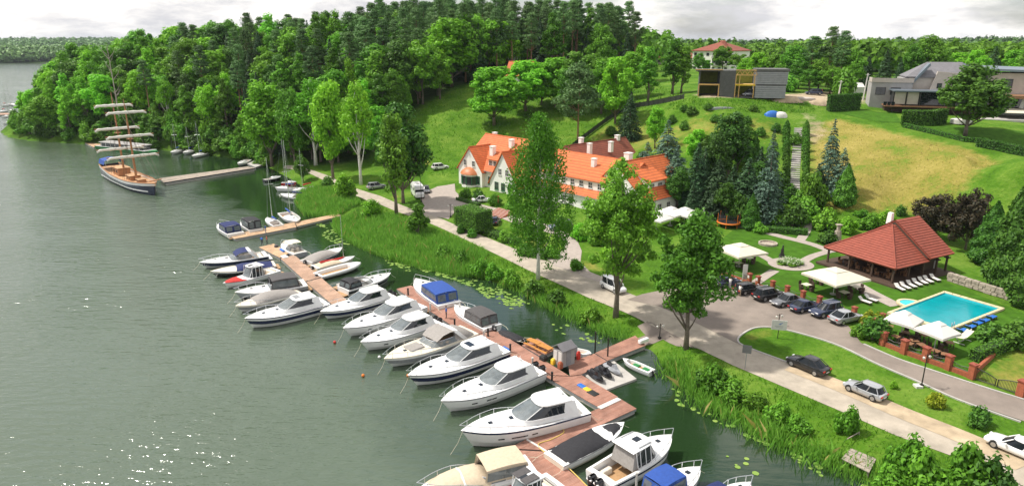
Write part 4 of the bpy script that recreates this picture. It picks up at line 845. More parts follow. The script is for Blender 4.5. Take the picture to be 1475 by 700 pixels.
def hb_(t, B): return max(.03, B/2*min(1, .90+.10*t/.35)*(1-max(0, (t-.40)/.60)**3.1))
def make_hull(o, L, B, fb, mats=('gelcoat','navy','gelcoat','rub_grey'), rake=.10, cock=(.05,.46), floor=.35, side=.28, foredeck='gelcoat', crown=.16, n=17, open_bow=False):
    rings = []; T = [i/(n-1) for i in range(n)]
    def zs(t): return fb*(1+.26*t*t)
    def X(t, lev): return L*t-rake*L*(1-lev)*t**5
    mb = MB(); prof = []
    for t in T:
        h = hb_(t, B); z = zs(t); kz = -.30+.30*max(0, (t-.75)/.25)**2*.8
        side_pts = [(X(t,0), 0.0, kz), (X(t,.12), h*.80*(1-.45*t**4), .06), (X(t,.45), h*.93, z*.40), (X(t,.75), h*.985, z*.74), (X(t,.9), h*1.0, z*.90), (X(t,1), h*.985, z)]
        prof.append(side_pts)
    for k, mi in zip(range(5), (0, 0, 1, 2, 3)):
        for sg in (1, -1):
            mb.loft([[(p[k][0], sg*p[k][1], p[k][2]), (p[k+1][0], sg*p[k+1][1], p[k+1][2])] for p in prof], closed=False, mi=mi)
    p0 = prof[0]; mb.add([(p[0], p[1], p[2]) for p in p0]+[(p[0], -p[1], p[2]) for p in p0[::-1]], [tuple(range(12))], mi=0)
    hull = mb.build('hull', list(mats), o, angle=35)
    mb = MB(); c0, c1 = cock
    # side decks and cockpit well
    tt = [c0+(c1-c0)*i/7 for i in range(8)]
    for sg in (1, -1):
        mb.loft([[(L*t, sg*hb_(t,B)*.985, zs(t)), (L*t, sg*max(.04, hb_(t,B)-side), zs(t)+.03), (L*t, sg*max(.03, hb_(t,B)-side-.04), floor)] for t in tt], closed=False)
    mb.loft([[(L*t, -max(.02, hb_(t,B)-side-.04), floor), (L*t, max(.02, hb_(t,B)-side-.04), floor)] for t in tt], closed=False, mi=1)
    def slab(ta, tb, m=6, cr=True):
        rr = []
        for i in range(m+1):
            t = ta+(tb-ta)*i/m; h = hb_(t, B)*.985; z = zs(t); k = crown*min(1, h/(B*.3)) if cr else .03
            rr.append([(X(t,1), -h, z), (X(t,1), -h*.72, z+k*.35), (X(t,1), -h*.5, z+k*.85), (X(t,1), 0, z+k), (X(t,1), h*.5, z+k*.85), (X(t,1), h*.72, z+k*.35), (X(t,1), h, z)])
        mb.loft(rr, closed=False); return rr
    fd = slab(c1, 1.0, 9); h1 = hb_(c1, B); mb.add([(L*c1, -h1*.985, zs(c1)), (L*c1, h1*.985, zs(c1)), (L*c1, h1*.8, floor), (L*c1, -h1*.8, floor)]+fd[0], [(0,1,2,3), tuple(range(4,11))])
    rr = slab(0.0, c0, 2, False); h0 = hb_(c0, B); mb.add([(L*c0, -h0*.985, zs(c0)), (L*c0, h0*.985, zs(c0)), (L*c0, h0*.8, floor), (L*c0, -h0*.8, floor)], [(0,1,2,3)])
    deck = mb.build('deck', [foredeck, 'teak'], o, angle=40)
    return zs, X, hull, deck
def U(x0, x1, w, n=9, p=2.6, w1=None):
    """plan curve from aft port round the front to aft starboard"""
    pts = [(x0, w/2)]; xm = x1-(x1-x0)*.45
    for i in range(n+1):
        a = math.pi/2*(1-2*i/n); c, s = math.cos(a), math.sin(a)
        pts.append((xm+(x1-xm)*abs(c)**(2/p), (w1 or w)/2*math.copysign(abs(s)**(2/p), s)))
    pts.append((x0, -w/2)); return pts
def house(o, zb, zt, xb, xt, wb, wt, glass='glass_dark', roof='gelcoat', roof_t=.12, over=.12, front='glass_screen', pillars=True, band=.0, aft=None, name='hardtop', windows=True):
    ub = U(xb[0], xb[1], wb); ut = U(xt[0], xt[1], wt); n = len(ub); mb = MB()
    if band > 0:
        lo = U(xb[0]-.1, xb[1]+band*.9, wb+.16); mb.loft([[(p[0], p[1], zb-band) for p in lo], [(p[0], p[1]*1.003, zb+.02) for p in ub]], closed=False); mb.build('coaming', 'gelcoat', o, angle=50); mb = MB()
    if windows:
        for i in range(n-1):
            mi = 0 if 3 <= i <= n-5 else 1
            mb.add([(ub[i][0], ub[i][1], zb), (ub[i+1][0], ub[i+1][1], zb), (ut[i+1][0], ut[i+1][1], zt), (ut[i][0], ut[i][1], zt)], [(0,1,2,3)], mi)
        ws = mb.build('windscreen', [front, glass], o, angle=50)
        mb = MB()
        for i in ((0, 3, n-4, n-1) if pillars else (3, n-4)): mb.tube([(ub[i][0], ub[i][1]*1.005, zb), (ut[i][0], ut[i][1]*1.005, zt)], .045, 5)
        mb.tube([(p[0], p[1]*1.005, zb) for p in ub], .035, 4); mb.build('window_frame', 'gelcoat', ws)
    if roof:
        mb = MB(); cx = (xt[0]+xt[1])/2
        def rg(k, zz): return [(cx+(p[0]-cx)*k, p[1]*k, zz) for p in U(xt[0]-over*2.2, xt[1]+over, wt+over*1.2, p=3.0)]
        mb.loft([rg(.97, zt-.01), rg(1.0, zt+roof_t*.4), rg(.97, zt+roof_t*.8), rg(.72, zt+roof_t*1.25), rg(.3, zt+roof_t*1.45)], cap=(True, True))
        rf = mb.build(name, roof, o, angle=40); 
        if aft:
            mb = MB(); mb.loft([[(ut[0][0]-.05, y, zt) for y in (wt/2*.96, 0, -wt/2*.96)], [(ut[0][0]-.45, y, zb-.05) for y in (wb/2*.96, 0, -wb/2*.96)]], closed=False)
            for sg in (1, -1): mb.add([(ut[0][0]-.05, sg*wt/2*.96, zt), (ut[0][0]-.45, sg*wb/2*.96, zb-.05), (xb[0]+.1, sg*wb/2*.98, zb-.05), (xt[0]+.1, sg*wt/2*.98, zt)], [(0,1,2,3)])
            mb.build('aft_curtain', aft, o)
        return rf
def rails(o, X, zs, L, B, t0=.5, h=.58, r=.032, m='chrome'):
    mb = MB(); top = []; 
    for sg in (1, -1):
        side = []
        for i in range(9):
            t = t0+(1-t0)*i/8; p = (X(t, 1)+(.12 if i == 8 else 0), sg*(hb_(t, B)*.93), zs(t)+h*min(1, .3+i*.25)); side.append(p)
            if i % 2 == 1: mb.tube([(p[0], p[1], zs(t)), p], r*.8, 4)
        top.append(side)
    mb.tube(top[0]+top[1][::-1], r, 5); return mb.build('bow_rail', m, o)
def outboard(o, x, y, z, m='black_gloss', s=1.0):
    mb = MB(); mb.rbox((x-.18*s, y, z+.42*s), (.62*s, .36*s, .48*s), .14*s); mb.loft([[(x-.18*s+a*.22*s, y+b*.12*s, z+.2*s) for a, b in ((-1,-1),(1,-1),(1,1),(-1,1))], [(x-.25*s+a*.10*s, y+b*.05*s, z-.75*s) for a, b in ((-1,-1),(1,-1),(1,1),(-1,1))]], cap=(True, True))
    e = mb.build('outboard_engine', m, o, angle=40); MB().disc_x((x-.42*s, y, z+.42*s), .07*s, .37*s).build('badge', 'gelcoat', e); return e
def cover(o, t0, t1, L, B, zs, peak, m, seed=0, wide=.97, tpk=.45, name='canvas_cover'):
    rd = random.Random(seed); rr = []; N = 12
    for i in range(N+1):
        s = i/N; t = t0+(t1-t0)*s; h = hb_(t, B)*wide; z = zs(t)+.02; pk = peak*(math.sin(math.pi*min(1, max(0, s*.5/tpk if s < tpk else .5+(s-tpk)/(1-tpk)*.5)))**.75)
        rr.append([(L*t, y*h, z+pk*k+rd.uniform(-.03, .03)*(0 < k)) for y, k in ((-1.02,-.12),(-1,0.02),(-.8,.55),(-.42,.9),(0,1),(.42,.9),(.8,.55),(1,0.02),(1.02,-.12))])
    mb = MB(); mb.loft(rr, closed=False); return mb.build(name, m, o, angle=60)
def bimini(o, x0, x1, w, z0, z1, m, sides=None, win=True):
    """canvas top on a frame, optional side curtains with clear windows"""
    mb = MB(); rr = []
    for i in range(7):
        s = i/6; x = x0+(x1-x0)*s; zz = z1+.12*math.sin(math.pi*s)
        rr.append([(x, y*w/2, zz-d) for y, d in ((-1,.16),(-.97,.03),(-.6,-.02),(0,-.06),(.6,-.02),(.97,.03),(1,.16))])
    mb.loft(rr, closed=False); top = mb.build('canvas_top', m, o, angle=50)
    mb = MB()
    for sg in (1, -1):
        for xx in (x0+.1, (x0+x1)/2, x1-.05): mb.tube([(xx-.15, sg*w/2*.98, z0), (xx, sg*w/2*.97, z1-.05)], .022, 4)
    mb.build('frame', 'chrome', top)
    if sides:
        mb = MB(); mw = MB()
        for sg in (1, -1):
            mb.add([(x0, sg*w/2*.985, z1-.08), (x1, sg*w/2*.985, z1-.08), (x1+.25, sg*w/2*1.0, z0), (x0-.25, sg*w/2*1.0, z0)], [(0,1,2,3)])
            mw.add([(x0+.15, sg*w/2*1.005, z1-.2), (x1-.1, sg*w/2*1.005, z1-.2), (x1, sg*w/2*1.012, z0+.3), (x0-.05, sg*w/2*1.012, z0+.3)], [(0,1,2,3)])
        mb.add([(x0-.02, w/2*.97, z1-.05), (x0-.02, -w/2*.97, z1-.05), (x0-.28, -w/2*.98, z0), (x0-.28, w/2*.98, z0)], [(0,1,2,3)])
        for y in (-.5, .5): mw.add([(x0-.06, (y+.36)*w/2, z1-.2), (x0-.06, (y-.36)*w/2, z1-.2), (x0-.26, (y-.36)*w/2, z0+.22), (x0-.26, (y+.36)*w/2, z0+.22)], [(0,1,2,3)])
        cu = mb.build('side_curtain', sides, o)
        if win: mw.build('clear_window', 'glass_screen', cu)
def trunk_cabin(o, L, B, zs, t0=.5, t1=.9, h=.24, m='gelcoat', w=.66, pad=None):
    rr = []
    for i in range(9):
        s = i/8; t = t0+(t1-t0)*s; q = hb_(t, B)*w; z = zs(t)+.05; k = h*(1-s**3)*min(1, .55+s*2.5)
        rr.append([(L*t, y*q, z+k*f) for y, f in ((-1,0),(-.88,.62),(-.6,.95),(0,1.1),(.6,.95),(.88,.62),(1,0))])
    mb = MB(); mb.loft(rr, closed=False); tk = mb.build('cabin_trunk', m, o, angle=45)
    for (s, sz) in ((.35, .52), (.72, .42)):
        t = t0+(t1-t0)*s; q = sz*min(1, hb_(t,B)); z = zs(t)+.05+h*1.1*(1-s**3)*min(1, .55+s*2.5)
        MB().rbox((L*t, 0, z+.015), (q, q, .06), .06).build('hatch', 'glass_dark', tk)
    if pad:
        t = t0+(t1-t0)*.5; z = zs(t)+.05+h*1.1
        MB().rbox((L*t, 0, z+.03), (L*.15, B*.42, .1), .08).build('sun_pad', pad, tk)
    return tk
def portholes(o, L, B, zs, ts, m='glass_dark'):
    for t in ts:
        for sg in (1, -1):
            p = hb_(t, B)*.965; q = hb_(t+.02, B)*.965; z = zs(t)*.60; mb = MB()
            a = Vector((L*t-.02*L*t**5, sg*p*1.012, z)); b = Vector((L*(t+.045)-.02*L*t**5, sg*hb_(t+.045, B)*.977, z)); u = Vector((0, 0, .075))
            mb.add([a-u*.6, b-u*.6, b+u, a+u], [(0,1,2,3)]); mb.build('porthole', m, o)
def fenders(o, L, B, zs, ts, sg=-1, m='canvas_navy'):
    for t in ts:
        y = sg*(hb_(t, B)+.11); mb = MB(); mb.loft([[(L*t+r*math.cos(a), y+r*math.sin(a), z) for a in [k*math.pi/3 for k in range(6)]] for r, z in ((.03, .85), (.10, .75), (.11, .4), (.03, .28))], cap=(True, True)); mb.build('fender', m, o, smooth=True)
def seats(o, L, B, floor, t0, t1, m='seat_cream'):
    w = hb_(t0, B)*2-.75; mb = MB(); mb.rbox((L*t0+.35, 0, floor+.25), (.6, w, .5), .1); mb.rbox((L*t0+.08, 0, floor+.5), (.2, w, .5), .08); mb.rbox((L*t0+1.2, w/2-.25, floor+.25), (1.2, .5, .5), .1); mb.build('bench_seat', m, o, angle=40)
    for sg in (.5, -.5):
        mb = MB(); mb.rbox((L*t1-1.0, sg*w/2, floor+.32), (.5, .5, .6), .1); mb.rbox((L*t1-1.25, sg*w/2, floor+.75), (.14, .48, .55), .06); mb.build('helm_seat', m, o, angle=40)
def windscreen(o, zb, h, xb, rk, w, m='glass_screen'):
    ub = U(xb[0], xb[1], w); ut = U(xb[0]-rk*.5, xb[1]-rk, w*.86); n = len(ub); mb = MB(); mb.loft([[(p[0], p[1], zb) for p in ub], [(p[0], p[1], zb+h) for p in ut]], closed=False); ws = mb.build('windscreen', m, o, angle=50)
    mb = MB(); mb.tube([(p[0], p[1], zb+h) for p in ut], .03, 4)
    for i in (0, 3, n//2, n-4, n-1): mb.tube([(ub[i][0], ub[i][1], zb), (ut[i][0], ut[i][1], zb+h)], .022, 4)
    mb.build('window_frame', 'chrome', ws)
def arch(o, x, w, z0, z1, m='gelcoat', sweep=.9):
    mb = MB(); pts = [(x-sweep, w/2, z0), (x-sweep*.35, w/2*.97, z0+(z1-z0)*.6), (x, w/2*.86, z1*.97), (x+.05, w/4, z1+.05), (x+.05, -w/4, z1+.05), (x, -w/2*.86, z1*.97), (x-sweep*.35, -w/2*.97, z0+(z1-z0)*.6), (x-sweep, -w/2, z0)]
    rr = []
    for i, p in enumerate(pts): rr.append([(p[0]+dx, p[1], p[2]+dz) for dx, dz in ((-.28,-.05),(.28,-.05),(.22,.06),(-.22,.06))])
    mb.loft(rr, cap=(True, True)); mb.build('radar_arch', m, o, angle=40)
def boat(label, bow, stern, fb=1.0, ratio=.31, kind='hardtop', name='motor_boat', group='boats moored at the pontoons', hull=('gelcoat','navy','gelcoat','rub_grey'), B=None, opts=None, **kw):
    q = dict(opts or {}); q.update(kw)
    a = at(stern[0], stern[1], fb*.75); b = at(bow[0], bow[1], fb*1.2); d = b-a; L = math.hypot(d.x, d.y); rz = math.atan2(d.y, d.x); B = B or max(1.5, min(q.get('maxb', 4.1), L*ratio*1.07))
    o = thing(name, label, 'boat', (a.x, a.y, 0), rz, group); BOATLOG.append((label[:40], round(L, 1), round(B, 1)))
    c1 = q.get('c1', .46); fl = .3; zs, X, h_, dk = make_hull(o, L, B, fb, hull, cock=(q.get('c0', .06), c1), floor=fl, foredeck=q.get('fore', 'gelcoat'), side=q.get('side', .26))
    if q.get('platform', True):
        mb = MB(); mb.rbox((-.34, 0, .28), (.75, B*.78, .10), .15); mb.build('swim_platform', q.get('platform_mat', 'teak'), o)
    if q.get('rail', True): rails(o, X, zs, L, B, q.get('rail0', .5))
    if q.get('trunk', True): trunk_cabin(o, L, B, zs, t0=c1-.02, t1=.9, h=q.get('trunk_h', .26), pad=q.get('pad'), m=q.get('fore', 'gelcoat'))
    if q.get('ports'): portholes(h_, L, B, zs, q['ports'])
    if q.get('fend'): fenders(o, L, B, zs, q['fend'], q.get('fend_side', -1), q.get('fend_mat', 'canvas_navy'))
    if q.get('seats', True) and kind not in ('cover', 'open'): seats(o, L, B, fl, .07, c1)
    zt = zs(c1)
    if kind == 'hardtop':
        hh = q.get('h', 1.25); house(o, zt+.52, zt+hh, (L*.20, L*(c1+.125)), (L*.17, L*(c1-.045)), B*.80, B*.66, aft=q.get('aft'), roof=q.get('roof', 'gelcoat'), band=.52, roof_t=.20)
        for sg in (1, -1):
            mb = MB(); mb.add([(L*.10, sg*B*.46, zt), (L*.24, sg*B*.43, zt), (L*.21, sg*B*.34, zt+hh), (L*.13, sg*B*.34, zt+hh+.06), (L*.10, sg*B*.43, zt), (L*.24, sg*B*.40, zt), (L*.21, sg*B*.32, zt+hh), (L*.13, sg*B*.32, zt+hh+.06)], [(0,1,2,3),(4,5,6,7),(0,1,5,4),(1,2,6,5),(2,3,7,6),(3,0,4,7)])
            mb.build('roof_support', 'gelcoat', o)
        MB().rbox((L*(c1-.10), 0, zt+hh+.27), (.75, B*.32, .05), .08).build('sunroof', q.get('sunroof', 'gelcoat'), o)
        mb = MB(); mb.tube([(L*.19, 0, zt+hh+.1), (L*.18, 0, zt+hh+.75)], .025, 5); mb.rbox((L*.185, 0, zt+hh+.42), (.22, .5, .12), .05); mb.build('antenna_mast', 'gelcoat', o)
    elif kind == 'arch':
        hh = q.get('h', 1.2); windscreen(o, zt, .62, (L*.26, L*(c1+.14)), L*.09, B*.86); arch(o, L*.27, B*.94, zs(.2), zt+hh, sweep=L*.10)
        if q.get('top'):
            cover_top = q['top']; mb = MB(); mb.loft([[(L*x, y*B*w, zt+z+.05*(1-abs(y)*2)) for y in (-.5,-.3,0,.3,.5)] for x, w, z in ((.27,.80,hh),(.34,.80,hh+.04),(.42,.78,hh*.92),(.49,.72,.66))], closed=False); mb.build('canvas_top', cover_top, o, angle=60)
        if q.get('aft'):
            mb = MB(); mb.loft([[(L*x, y*B*w, zs(.1)+z*k) for y, k in ((-.5,0),(-.42,.75),(0,1),(.42,.75),(.5,0))] for x, w, z in ((.05,.86,.25),(.12,.9,.85),(.2,.9,1.1),(.28,.86,1.2))], closed=False); mb.build('aft_canopy', q['aft'], o, angle=60)
    elif kind == 'cover':
        cover(o, q.get('t0', .02), q.get('t1', .72), L, B, zs, q.get('peak', .8), q['cloth'], seed=int(bow[0]), tpk=q.get('tpk', .5))
        if q.get('cloth2'): cover(o, q.get('t1', .72)+.05, .93, L, B, zs, .26, q['cloth2'], seed=3, wide=.76, name='bow_cover')
    elif kind == 'bimini':
        windscreen(o, zt, .55, (L*.30, L*(c1+.12)), L*.07, B*.84); bimini(o, L*q.get('x0', .12), L*q.get('x1', .46), B*.82, zs(.2), zt+q.get('h', 1.15), q['top'], q.get('curtain'))
    elif kind == 'pilot':
        hh = 1.55; rf = house(o, zt-.05, zt+hh, (L*.36, L*(c1+.16)), (L*.34, L*(c1+.06)), B*.78, B*.68, glass='glass_dark', aft='canvas_grey', over=.2)
        for yy in (-.3, .3): MB().rbox((L*.47, yy*B, zt+hh+.16), (L*.16, .16, .05), .04).build('roof_rail', 'rub_grey', rf)
        MB().rbox((L*.48, 0, zt+hh+.19), (.75, .62, .05), .06).build('skylight', 'glass_dark', rf)
        mb = MB()
        for x in (.40, .47, .54): mb.tube([(L*x, B*.395, zt), (L*x-.1, B*.345, zt+hh)], .05, 4); mb.tube([(L*x, -B*.395, zt), (L*x-.1, -B*.345, zt+hh)], .05, 4)
        mb.build('pillar', 'gelcoat', o)
    if q.get('line', kind in ('hardtop', 'arch', 'cover', 'bimini')):
        mb = MB(); bx = X(1, 1); mb.tube([(bx-.15, .1, zs(1)), (bx+.4, .2, zs(1)*.45), (bx+1.3, .4, -.1)], .022, 4); mb.build('mooring_line', 'canvas_cream', o)
        for sg in (1, -1): mb = MB(); mb.tube([(.3, sg*B*.42, zs(0)), (-.6, sg*B*.5, .75), (-1.3, sg*B*.46, .6)], .025, 4); mb.build('mooring_line', 'canvas_cream', o)
    for (y, s) in q.get('engines', ()): outboard(o, -.1, y*B, fb*.45, q.get('engine_mat', 'black_gloss'), s)
    return o, L, B, zs
BOATLOG = []
WH = ('gelcoat','gelcoat','gelcoat','rub_grey'); NV = ('gelcoat','navy','gelcoat','rub_grey'); DK = ('black_gloss','black_gloss','gelcoat','rub_grey'); NN = ('gelcoat','navy','navy','gelcoat')
# ---- shorter pontoon, lake side
boat('white and navy speedboat with blue canvas top nearest the pontoon head', (287,378), (384,367), .95, .34, 'arch', hull=NN, opts=dict(top='canvas_navy', h=1.2, trunk_h=.15, platform_mat='gelcoat'))
boat('cream decked speedboat with a long blue cockpit cover', (303,391), (396,381), .9, .33, 'cover', hull=DK, opts=dict(cloth='canvas_navy', t0=.04, t1=.62, peak=.6, tpk=.8, fore='gelcoat_cream', trunk=False, rail=False))
_r = boat('small white boat with red bow cover and grey boxy top', (321,408), (398,389), .85, .32, 'pilot', hull=WH, opts=dict(rail=False, trunk=False))
cover(_r[0], .66, .97, _r[1], _r[2], _r[3], .25, 'canvas_red', 4, name='bow_cover')
boat('dark grey cruiser with charcoal canvas top', (338,421), (440,409), 1.15, .35, 'bimini', hull=('black_gloss','gelcoat_grey','gelcoat_grey','gelcoat'), opts=dict(top='canvas_dark', curtain='canvas_dark', h=1.45, x0=.14, x1=.5, fore='gelcoat'))
boat('runabout under a grey beige cover next to the navy striped cruiser', (339,441), (428,420), .95, .34, 'cover', hull=('gelcoat','rub_grey','gelcoat_cream','gelcoat'), opts=dict(cloth='canvas_grey', t0=.04, t1=.74, peak=.85, tpk=.66, fore='gelcoat_cream', trunk=False))
boat('white cruiser with wide navy hull stripe and open sunroof hardtop', (352,459), (468,436), 1.3, .35, 'hardtop', hull=('gelcoat','navy','gelcoat','navy'), opts=dict(sunroof='rub_grey', ports=(.62,.7)))
# ---- shorter pontoon, shore side
boat('little white cabin boat with cream roof beside the pale pontoon head', (407,350), (433,366), .85, .36, 'bimini', hull=('gelcoat_grey','gelcoat','gelcoat','gelcoat'), opts=dict(top='canvas_cream', h=1.3, x0=.25, x1=.6, platform=False))
boat('motor boat under a pale full cover nearest the reeds', (493,356), (441,378), .85, .35, 'cover', hull=NV, opts=dict(cloth='canvas_grey', t0=.02, t1=.72, peak=.62, trunk=False, rail=True, rail0=.65, engines=((0,1.1),)))
_c3 = boat('small cream boat with a folded red sail along its deck', (511,369), (452,386), .75, .33, 'cover', hull=('gelcoat_cream','gelcoat_cream','gelcoat_cream','rub_grey'), opts=dict(cloth='canvas_beige', t0=.06, t1=.62, peak=.4, trunk=False, rail=False, engines=((0,.9),)))
mb = MB(); mb.tube([(_c3[1]*t, .05, 1.15+.1*math.sin(t*9)) for t in (.15,.3,.45,.6,.75)], [.12,.2,.22,.2,.08], 7); mb.build('furled_sail', 'canvas_red', _c3[0], smooth=True)
mb = MB(); mb.tube([(_c3[1]*.72, 0, .6), (_c3[1]*.72, 0, 8.5)], .05, 5); mb.build('mast', 'chrome', _c3[0])
o, L, B, zs = boat('light grey inflatable with twin tubes between runabouts', (519,379), (458,398), .6, .32, 'open', name='inflatable_boat', hull=('canvas_grey','gelcoat','gelcoat','rub_grey'), opts=dict(trunk=False, rail=False, platform=False, c1=.74, engines=((0,.9),)))
mb = MB()
for sg in (1, -1): mb.tube([(L*t, sg*hb_(t, B)*1.0, zs(t)) for t in (0, .2, .4, .6, .75, .87, .95, 1)], [.2,.27,.28,.28,.28,.27,.24,.18], 8)
mb.build('tube', 'gelcoat', o, smooth=True)
boat('black and white runabout with dark folded canopy pointing at the bank', (563,393), (494,418), 1.0, .35, 'bimini', hull=('gelcoat','black_gloss','gelcoat_grey','gelcoat'), opts=dict(top='canvas_black', curtain='canvas_black', h=.95, x0=.06, x1=.26, trunk_h=.18))
boat('low grey boat under a dark tarpaulin in front of the runabout', (530,398), (488,412), .6, .30, 'cover', hull=('gelcoat','rub_grey','gelcoat','rub_grey'), opts=dict(cloth='canvas_grey', t0=.02, t1=.96, peak=.4, trunk=False, rail=False))
# ---- long pontoon, lake side, far to near
boat('white hardtop boat with deep navy hull band and black outboards, first on the long pontoon', (461,449), (562,425), 1.1, .32, 'hardtop', hull=('gelcoat','navy','gelcoat','rub_grey'), opts=dict(h=1.25, engines=((.13,1.35),(-.13,1.35)), platform=False))
boat('all white hardtop cruiser with portholes, second on the long pontoon', (494,473), (604,440), 1.2, .32, 'hardtop', hull=WH, opts=dict(ports=(.56,.63,.74), fend=(.3,)))
boat('white hardtop cruiser with twin black outboards near the person in blue', (519,493), (627,463), 1.15, .32, 'hardtop', hull=WH, opts=dict(engines=((.13,1.35),(-.13,1.35)), platform=False, ports=(.74,)))
boat('beige decked cruiser with white arch and grey soft top', (553,517), (676,477), 1.15, .31, 'arch', hull=('gelcoat','rub_grey','gelcoat','gelcoat_cream'), opts=dict(top='canvas_grey', aft='canvas_grey', pad='canvas_grey', fore='gelcoat_cream', h=1.35, trunk_h=.18))
boat('white sports cruiser with slim navy stripe and curved side windows', (587,541), (722,502), 1.3, .31, 'hardtop', hull=NV, opts=dict(sunroof='glass_dark', h=1.3))
boat('white hardtop cruiser with black outboards beside the largest one', (635,578), (772,532), 1.3, .32, 'hardtop', hull=WH, opts=dict(engines=((.14,1.5),(-.14,1.5)), platform=False, ports=(.56,.61,.74)))
boat('largest white cruiser with hardtop and navy aft canvas', (664,621), (838,587), 1.55, .31, 'hardtop', hull=('gelcoat','gelcoat','gelcoat','navy'), opts=dict(aft='canvas_navy', h=1.45, ports=(.46,.54,.58,.62,.72), fend=(.3,.5)))
_bt = boat('cruiser under beige canvas with white straps at the lower edge', (603,704), (766,672), 1.3, .31, 'bimini', hull=('gelcoat','red_plastic','gelcoat','gelcoat'), opts=dict(top='canvas_beige', curtain='canvas_beige', x0=.10, x1=.46, h=1.25, trunk=False))
_o, _L, _B, _zs = _bt; cover(_o, .40, .93, _L, _B, _zs, .75, 'canvas_beige', 5, tpk=.22, name='foredeck_cover'); cover(_o, .62, .67, _L, _B*1.03, _zs, .74, 'gelcoat', 5, name='strap')
o, L, B, zs = boat('white boat with grey solar panels on its flat roof at lower edge', (700,738), (800,694), 1.2, .34, 'pilot', hull=WH, opts=dict())
for y_ in (-.2, .2): MB().rbox((L*.45, y_*B, zs(.46)+1.75), (L*.2, B*.3, .05), .03).build('solar_panel', 'canvas_dark', o)
# ---- long pontoon, shore side
boat('white cruiser with bright blue canvas top lying along the pontoon', (599,401), (648,440), 1.05, .36, 'bimini', hull=WH, opts=dict(top='canvas_blue', curtain='canvas_blue', h=1.35, x0=.08, x1=.5, fend=(.2,.4,.6), fend_side=-1))
boat('white bowrider with dark grey canopy and outboard behind the blue-topped one', (655,439), (710,473), .95, .34, 'bimini', hull=WH, opts=dict(top='canvas_dark', curtain='canvas_dark', h=1.2, x0=.1, x1=.5, engines=((0,1.2),), platform=False, trunk=False))
boat('low dinghy under a black tarpaulin beside the picnic tables', (717,476), (752,491), .55, .34, 'cover', name='dinghy', hull=('black_gloss','black_gloss','canvas_dark','rubber'), opts=dict(cloth='canvas_black', t0=.0, t1=.97, peak=.4, trunk=False, rail=False, platform=False, engines=((0,.9),)))
boat('small white dinghy half hidden behind the grey hut', (852,509), (826,505), .6, .36, 'open', name='dinghy', hull=WH, opts=dict(trunk=False, rail=False, platform=False, c1=.8))
o, L, B, zs = boat('small white rowing boat with green seats beside the gangway', (897,516), (939,536), .55, .33, 'open', name='rowing_boat', hull=('gelcoat','gelcoat','gelcoat','rub_grey'), opts=dict(trunk=False, rail=False, platform=False, c1=.82, engines=((0,.7),)))
for t_ in (.22, .55): MB().rbox((L*t_, 0, .42), (L*.2, hb_(t_, B)*1.4, .06), .03).build('seat', 'green_paint', o)
o, L, B, zs = boat('white bowrider under two black covers beside the finger pontoon', (899,608), (797,665), 1.0, .30, 'cover', hull=('gelcoat_cream','gelcoat','gelcoat','rub_grey'), opts=dict(cloth='canvas_black', cloth2='canvas_black', t0=.07, t1=.66, peak=.42, tpk=.6, trunk=False, rail=False))
o, L, B, zs = boat('white pilothouse boat with roof skylight and twin outboards', (968,626), (862,692), 1.3, .33, 'pilot', hull=('gelcoat','gelcoat','navy','gelcoat'), opts=dict(engines=((.12,1.4),(-.12,1.4)), platform=False, c1=.52, fend=(.5,)))
boat('white cabin boat with rounded blue canvas top at lower edge', (1009,672), (922,728), 1.1, .34, 'bimini', hull=WH, opts=dict(top='canvas_blue', curtain='canvas_blue', h=1.3, x0=.2, x1=.56))
boat('white boat of which only the bow shows at lower edge', (1082,694), (1010,740), 1.0, .32, 'bimini', hull=WH, opts=dict(top='canvas_navy'))
# ---- jetty head
boat('white boat with navy cockpit canopy on the outer jetty end', (317,321), (340,338), 1.0, .36, 'bimini', hull=WH, opts=dict(top='canvas_navy', curtain='canvas_navy', h=1.2, x0=.15, x1=.55))
boat('white boat enclosed by a black canopy at the jetty', (350,318), (369,332), 1.0, .38, 'bimini', hull=WH, opts=dict(top='canvas_black', curtain='canvas_black', h=1.5, x0=.08, x1=.6))
def sailboat(label, bow, stern, mast_top, fb=.8, ratio=.32, cloth='canvas_blue', hull=WH, group='sailing boats at the jetties', mast=True, boom=True):
    o, L, B, zs = boat(label, bow, stern, fb, ratio, 'open', name='sailing_boat', group=group, hull=hull, opts=dict(rail=False, trunk_h=.4, platform=False, seats=False, c1=.42))
    if mast:
        p = o.location+Vector((math.cos(o.rotation_euler.z), math.sin(o.rotation_euler.z), 0))*L*.5; H = atY(0, mast_top, p.y).z
        mb = MB(); mb.tube([(L*.5, 0, fb*.8), (L*.5, 0, H)], [.09, .05], 6); mb.tube([(L*.5, -.9, H*.62), (L*.5, .9, H*.62)], .025, 4); ms = mb.build('mast', 'chrome', o)
        mb = MB()
        for e_ in ((L*.99, 0, fb*1.2), (L*.02, 0, fb), (L*.45, B*.45, fb), (L*.45, -B*.45, fb)): mb.tube([(L*.5, 0, H*.97), e_], .012, 3)
        mb.build('stay', 'steel_grey', ms)
        if boom:
            mb = MB(); mb.tube([(L*.5, 0, fb+1.0), (L*.12, 0, fb+1.1)], [.20, .13], 7); mb.build('furled_sail', cloth, o, smooth=True)
    return o
sailboat('white sailing boat with grey mast beside the black-canopied boat', (385,313), (401,326), 228)
sailboat('white sailing boat with blue covers at the jetty root', (428,319), (410,307), 202)
sailboat('white sailing yacht with tall mast moored before the shore trees', (396,270), (428,272), 200)
sailboat('white yacht lying stern to the reed bed', (420,275), (452,270), 214, cloth='canvas_red')
sailboat('little white sailing dinghy off the reed bed', (404,279), (440,286), 258, cloth='canvas_navy', fb=.6)
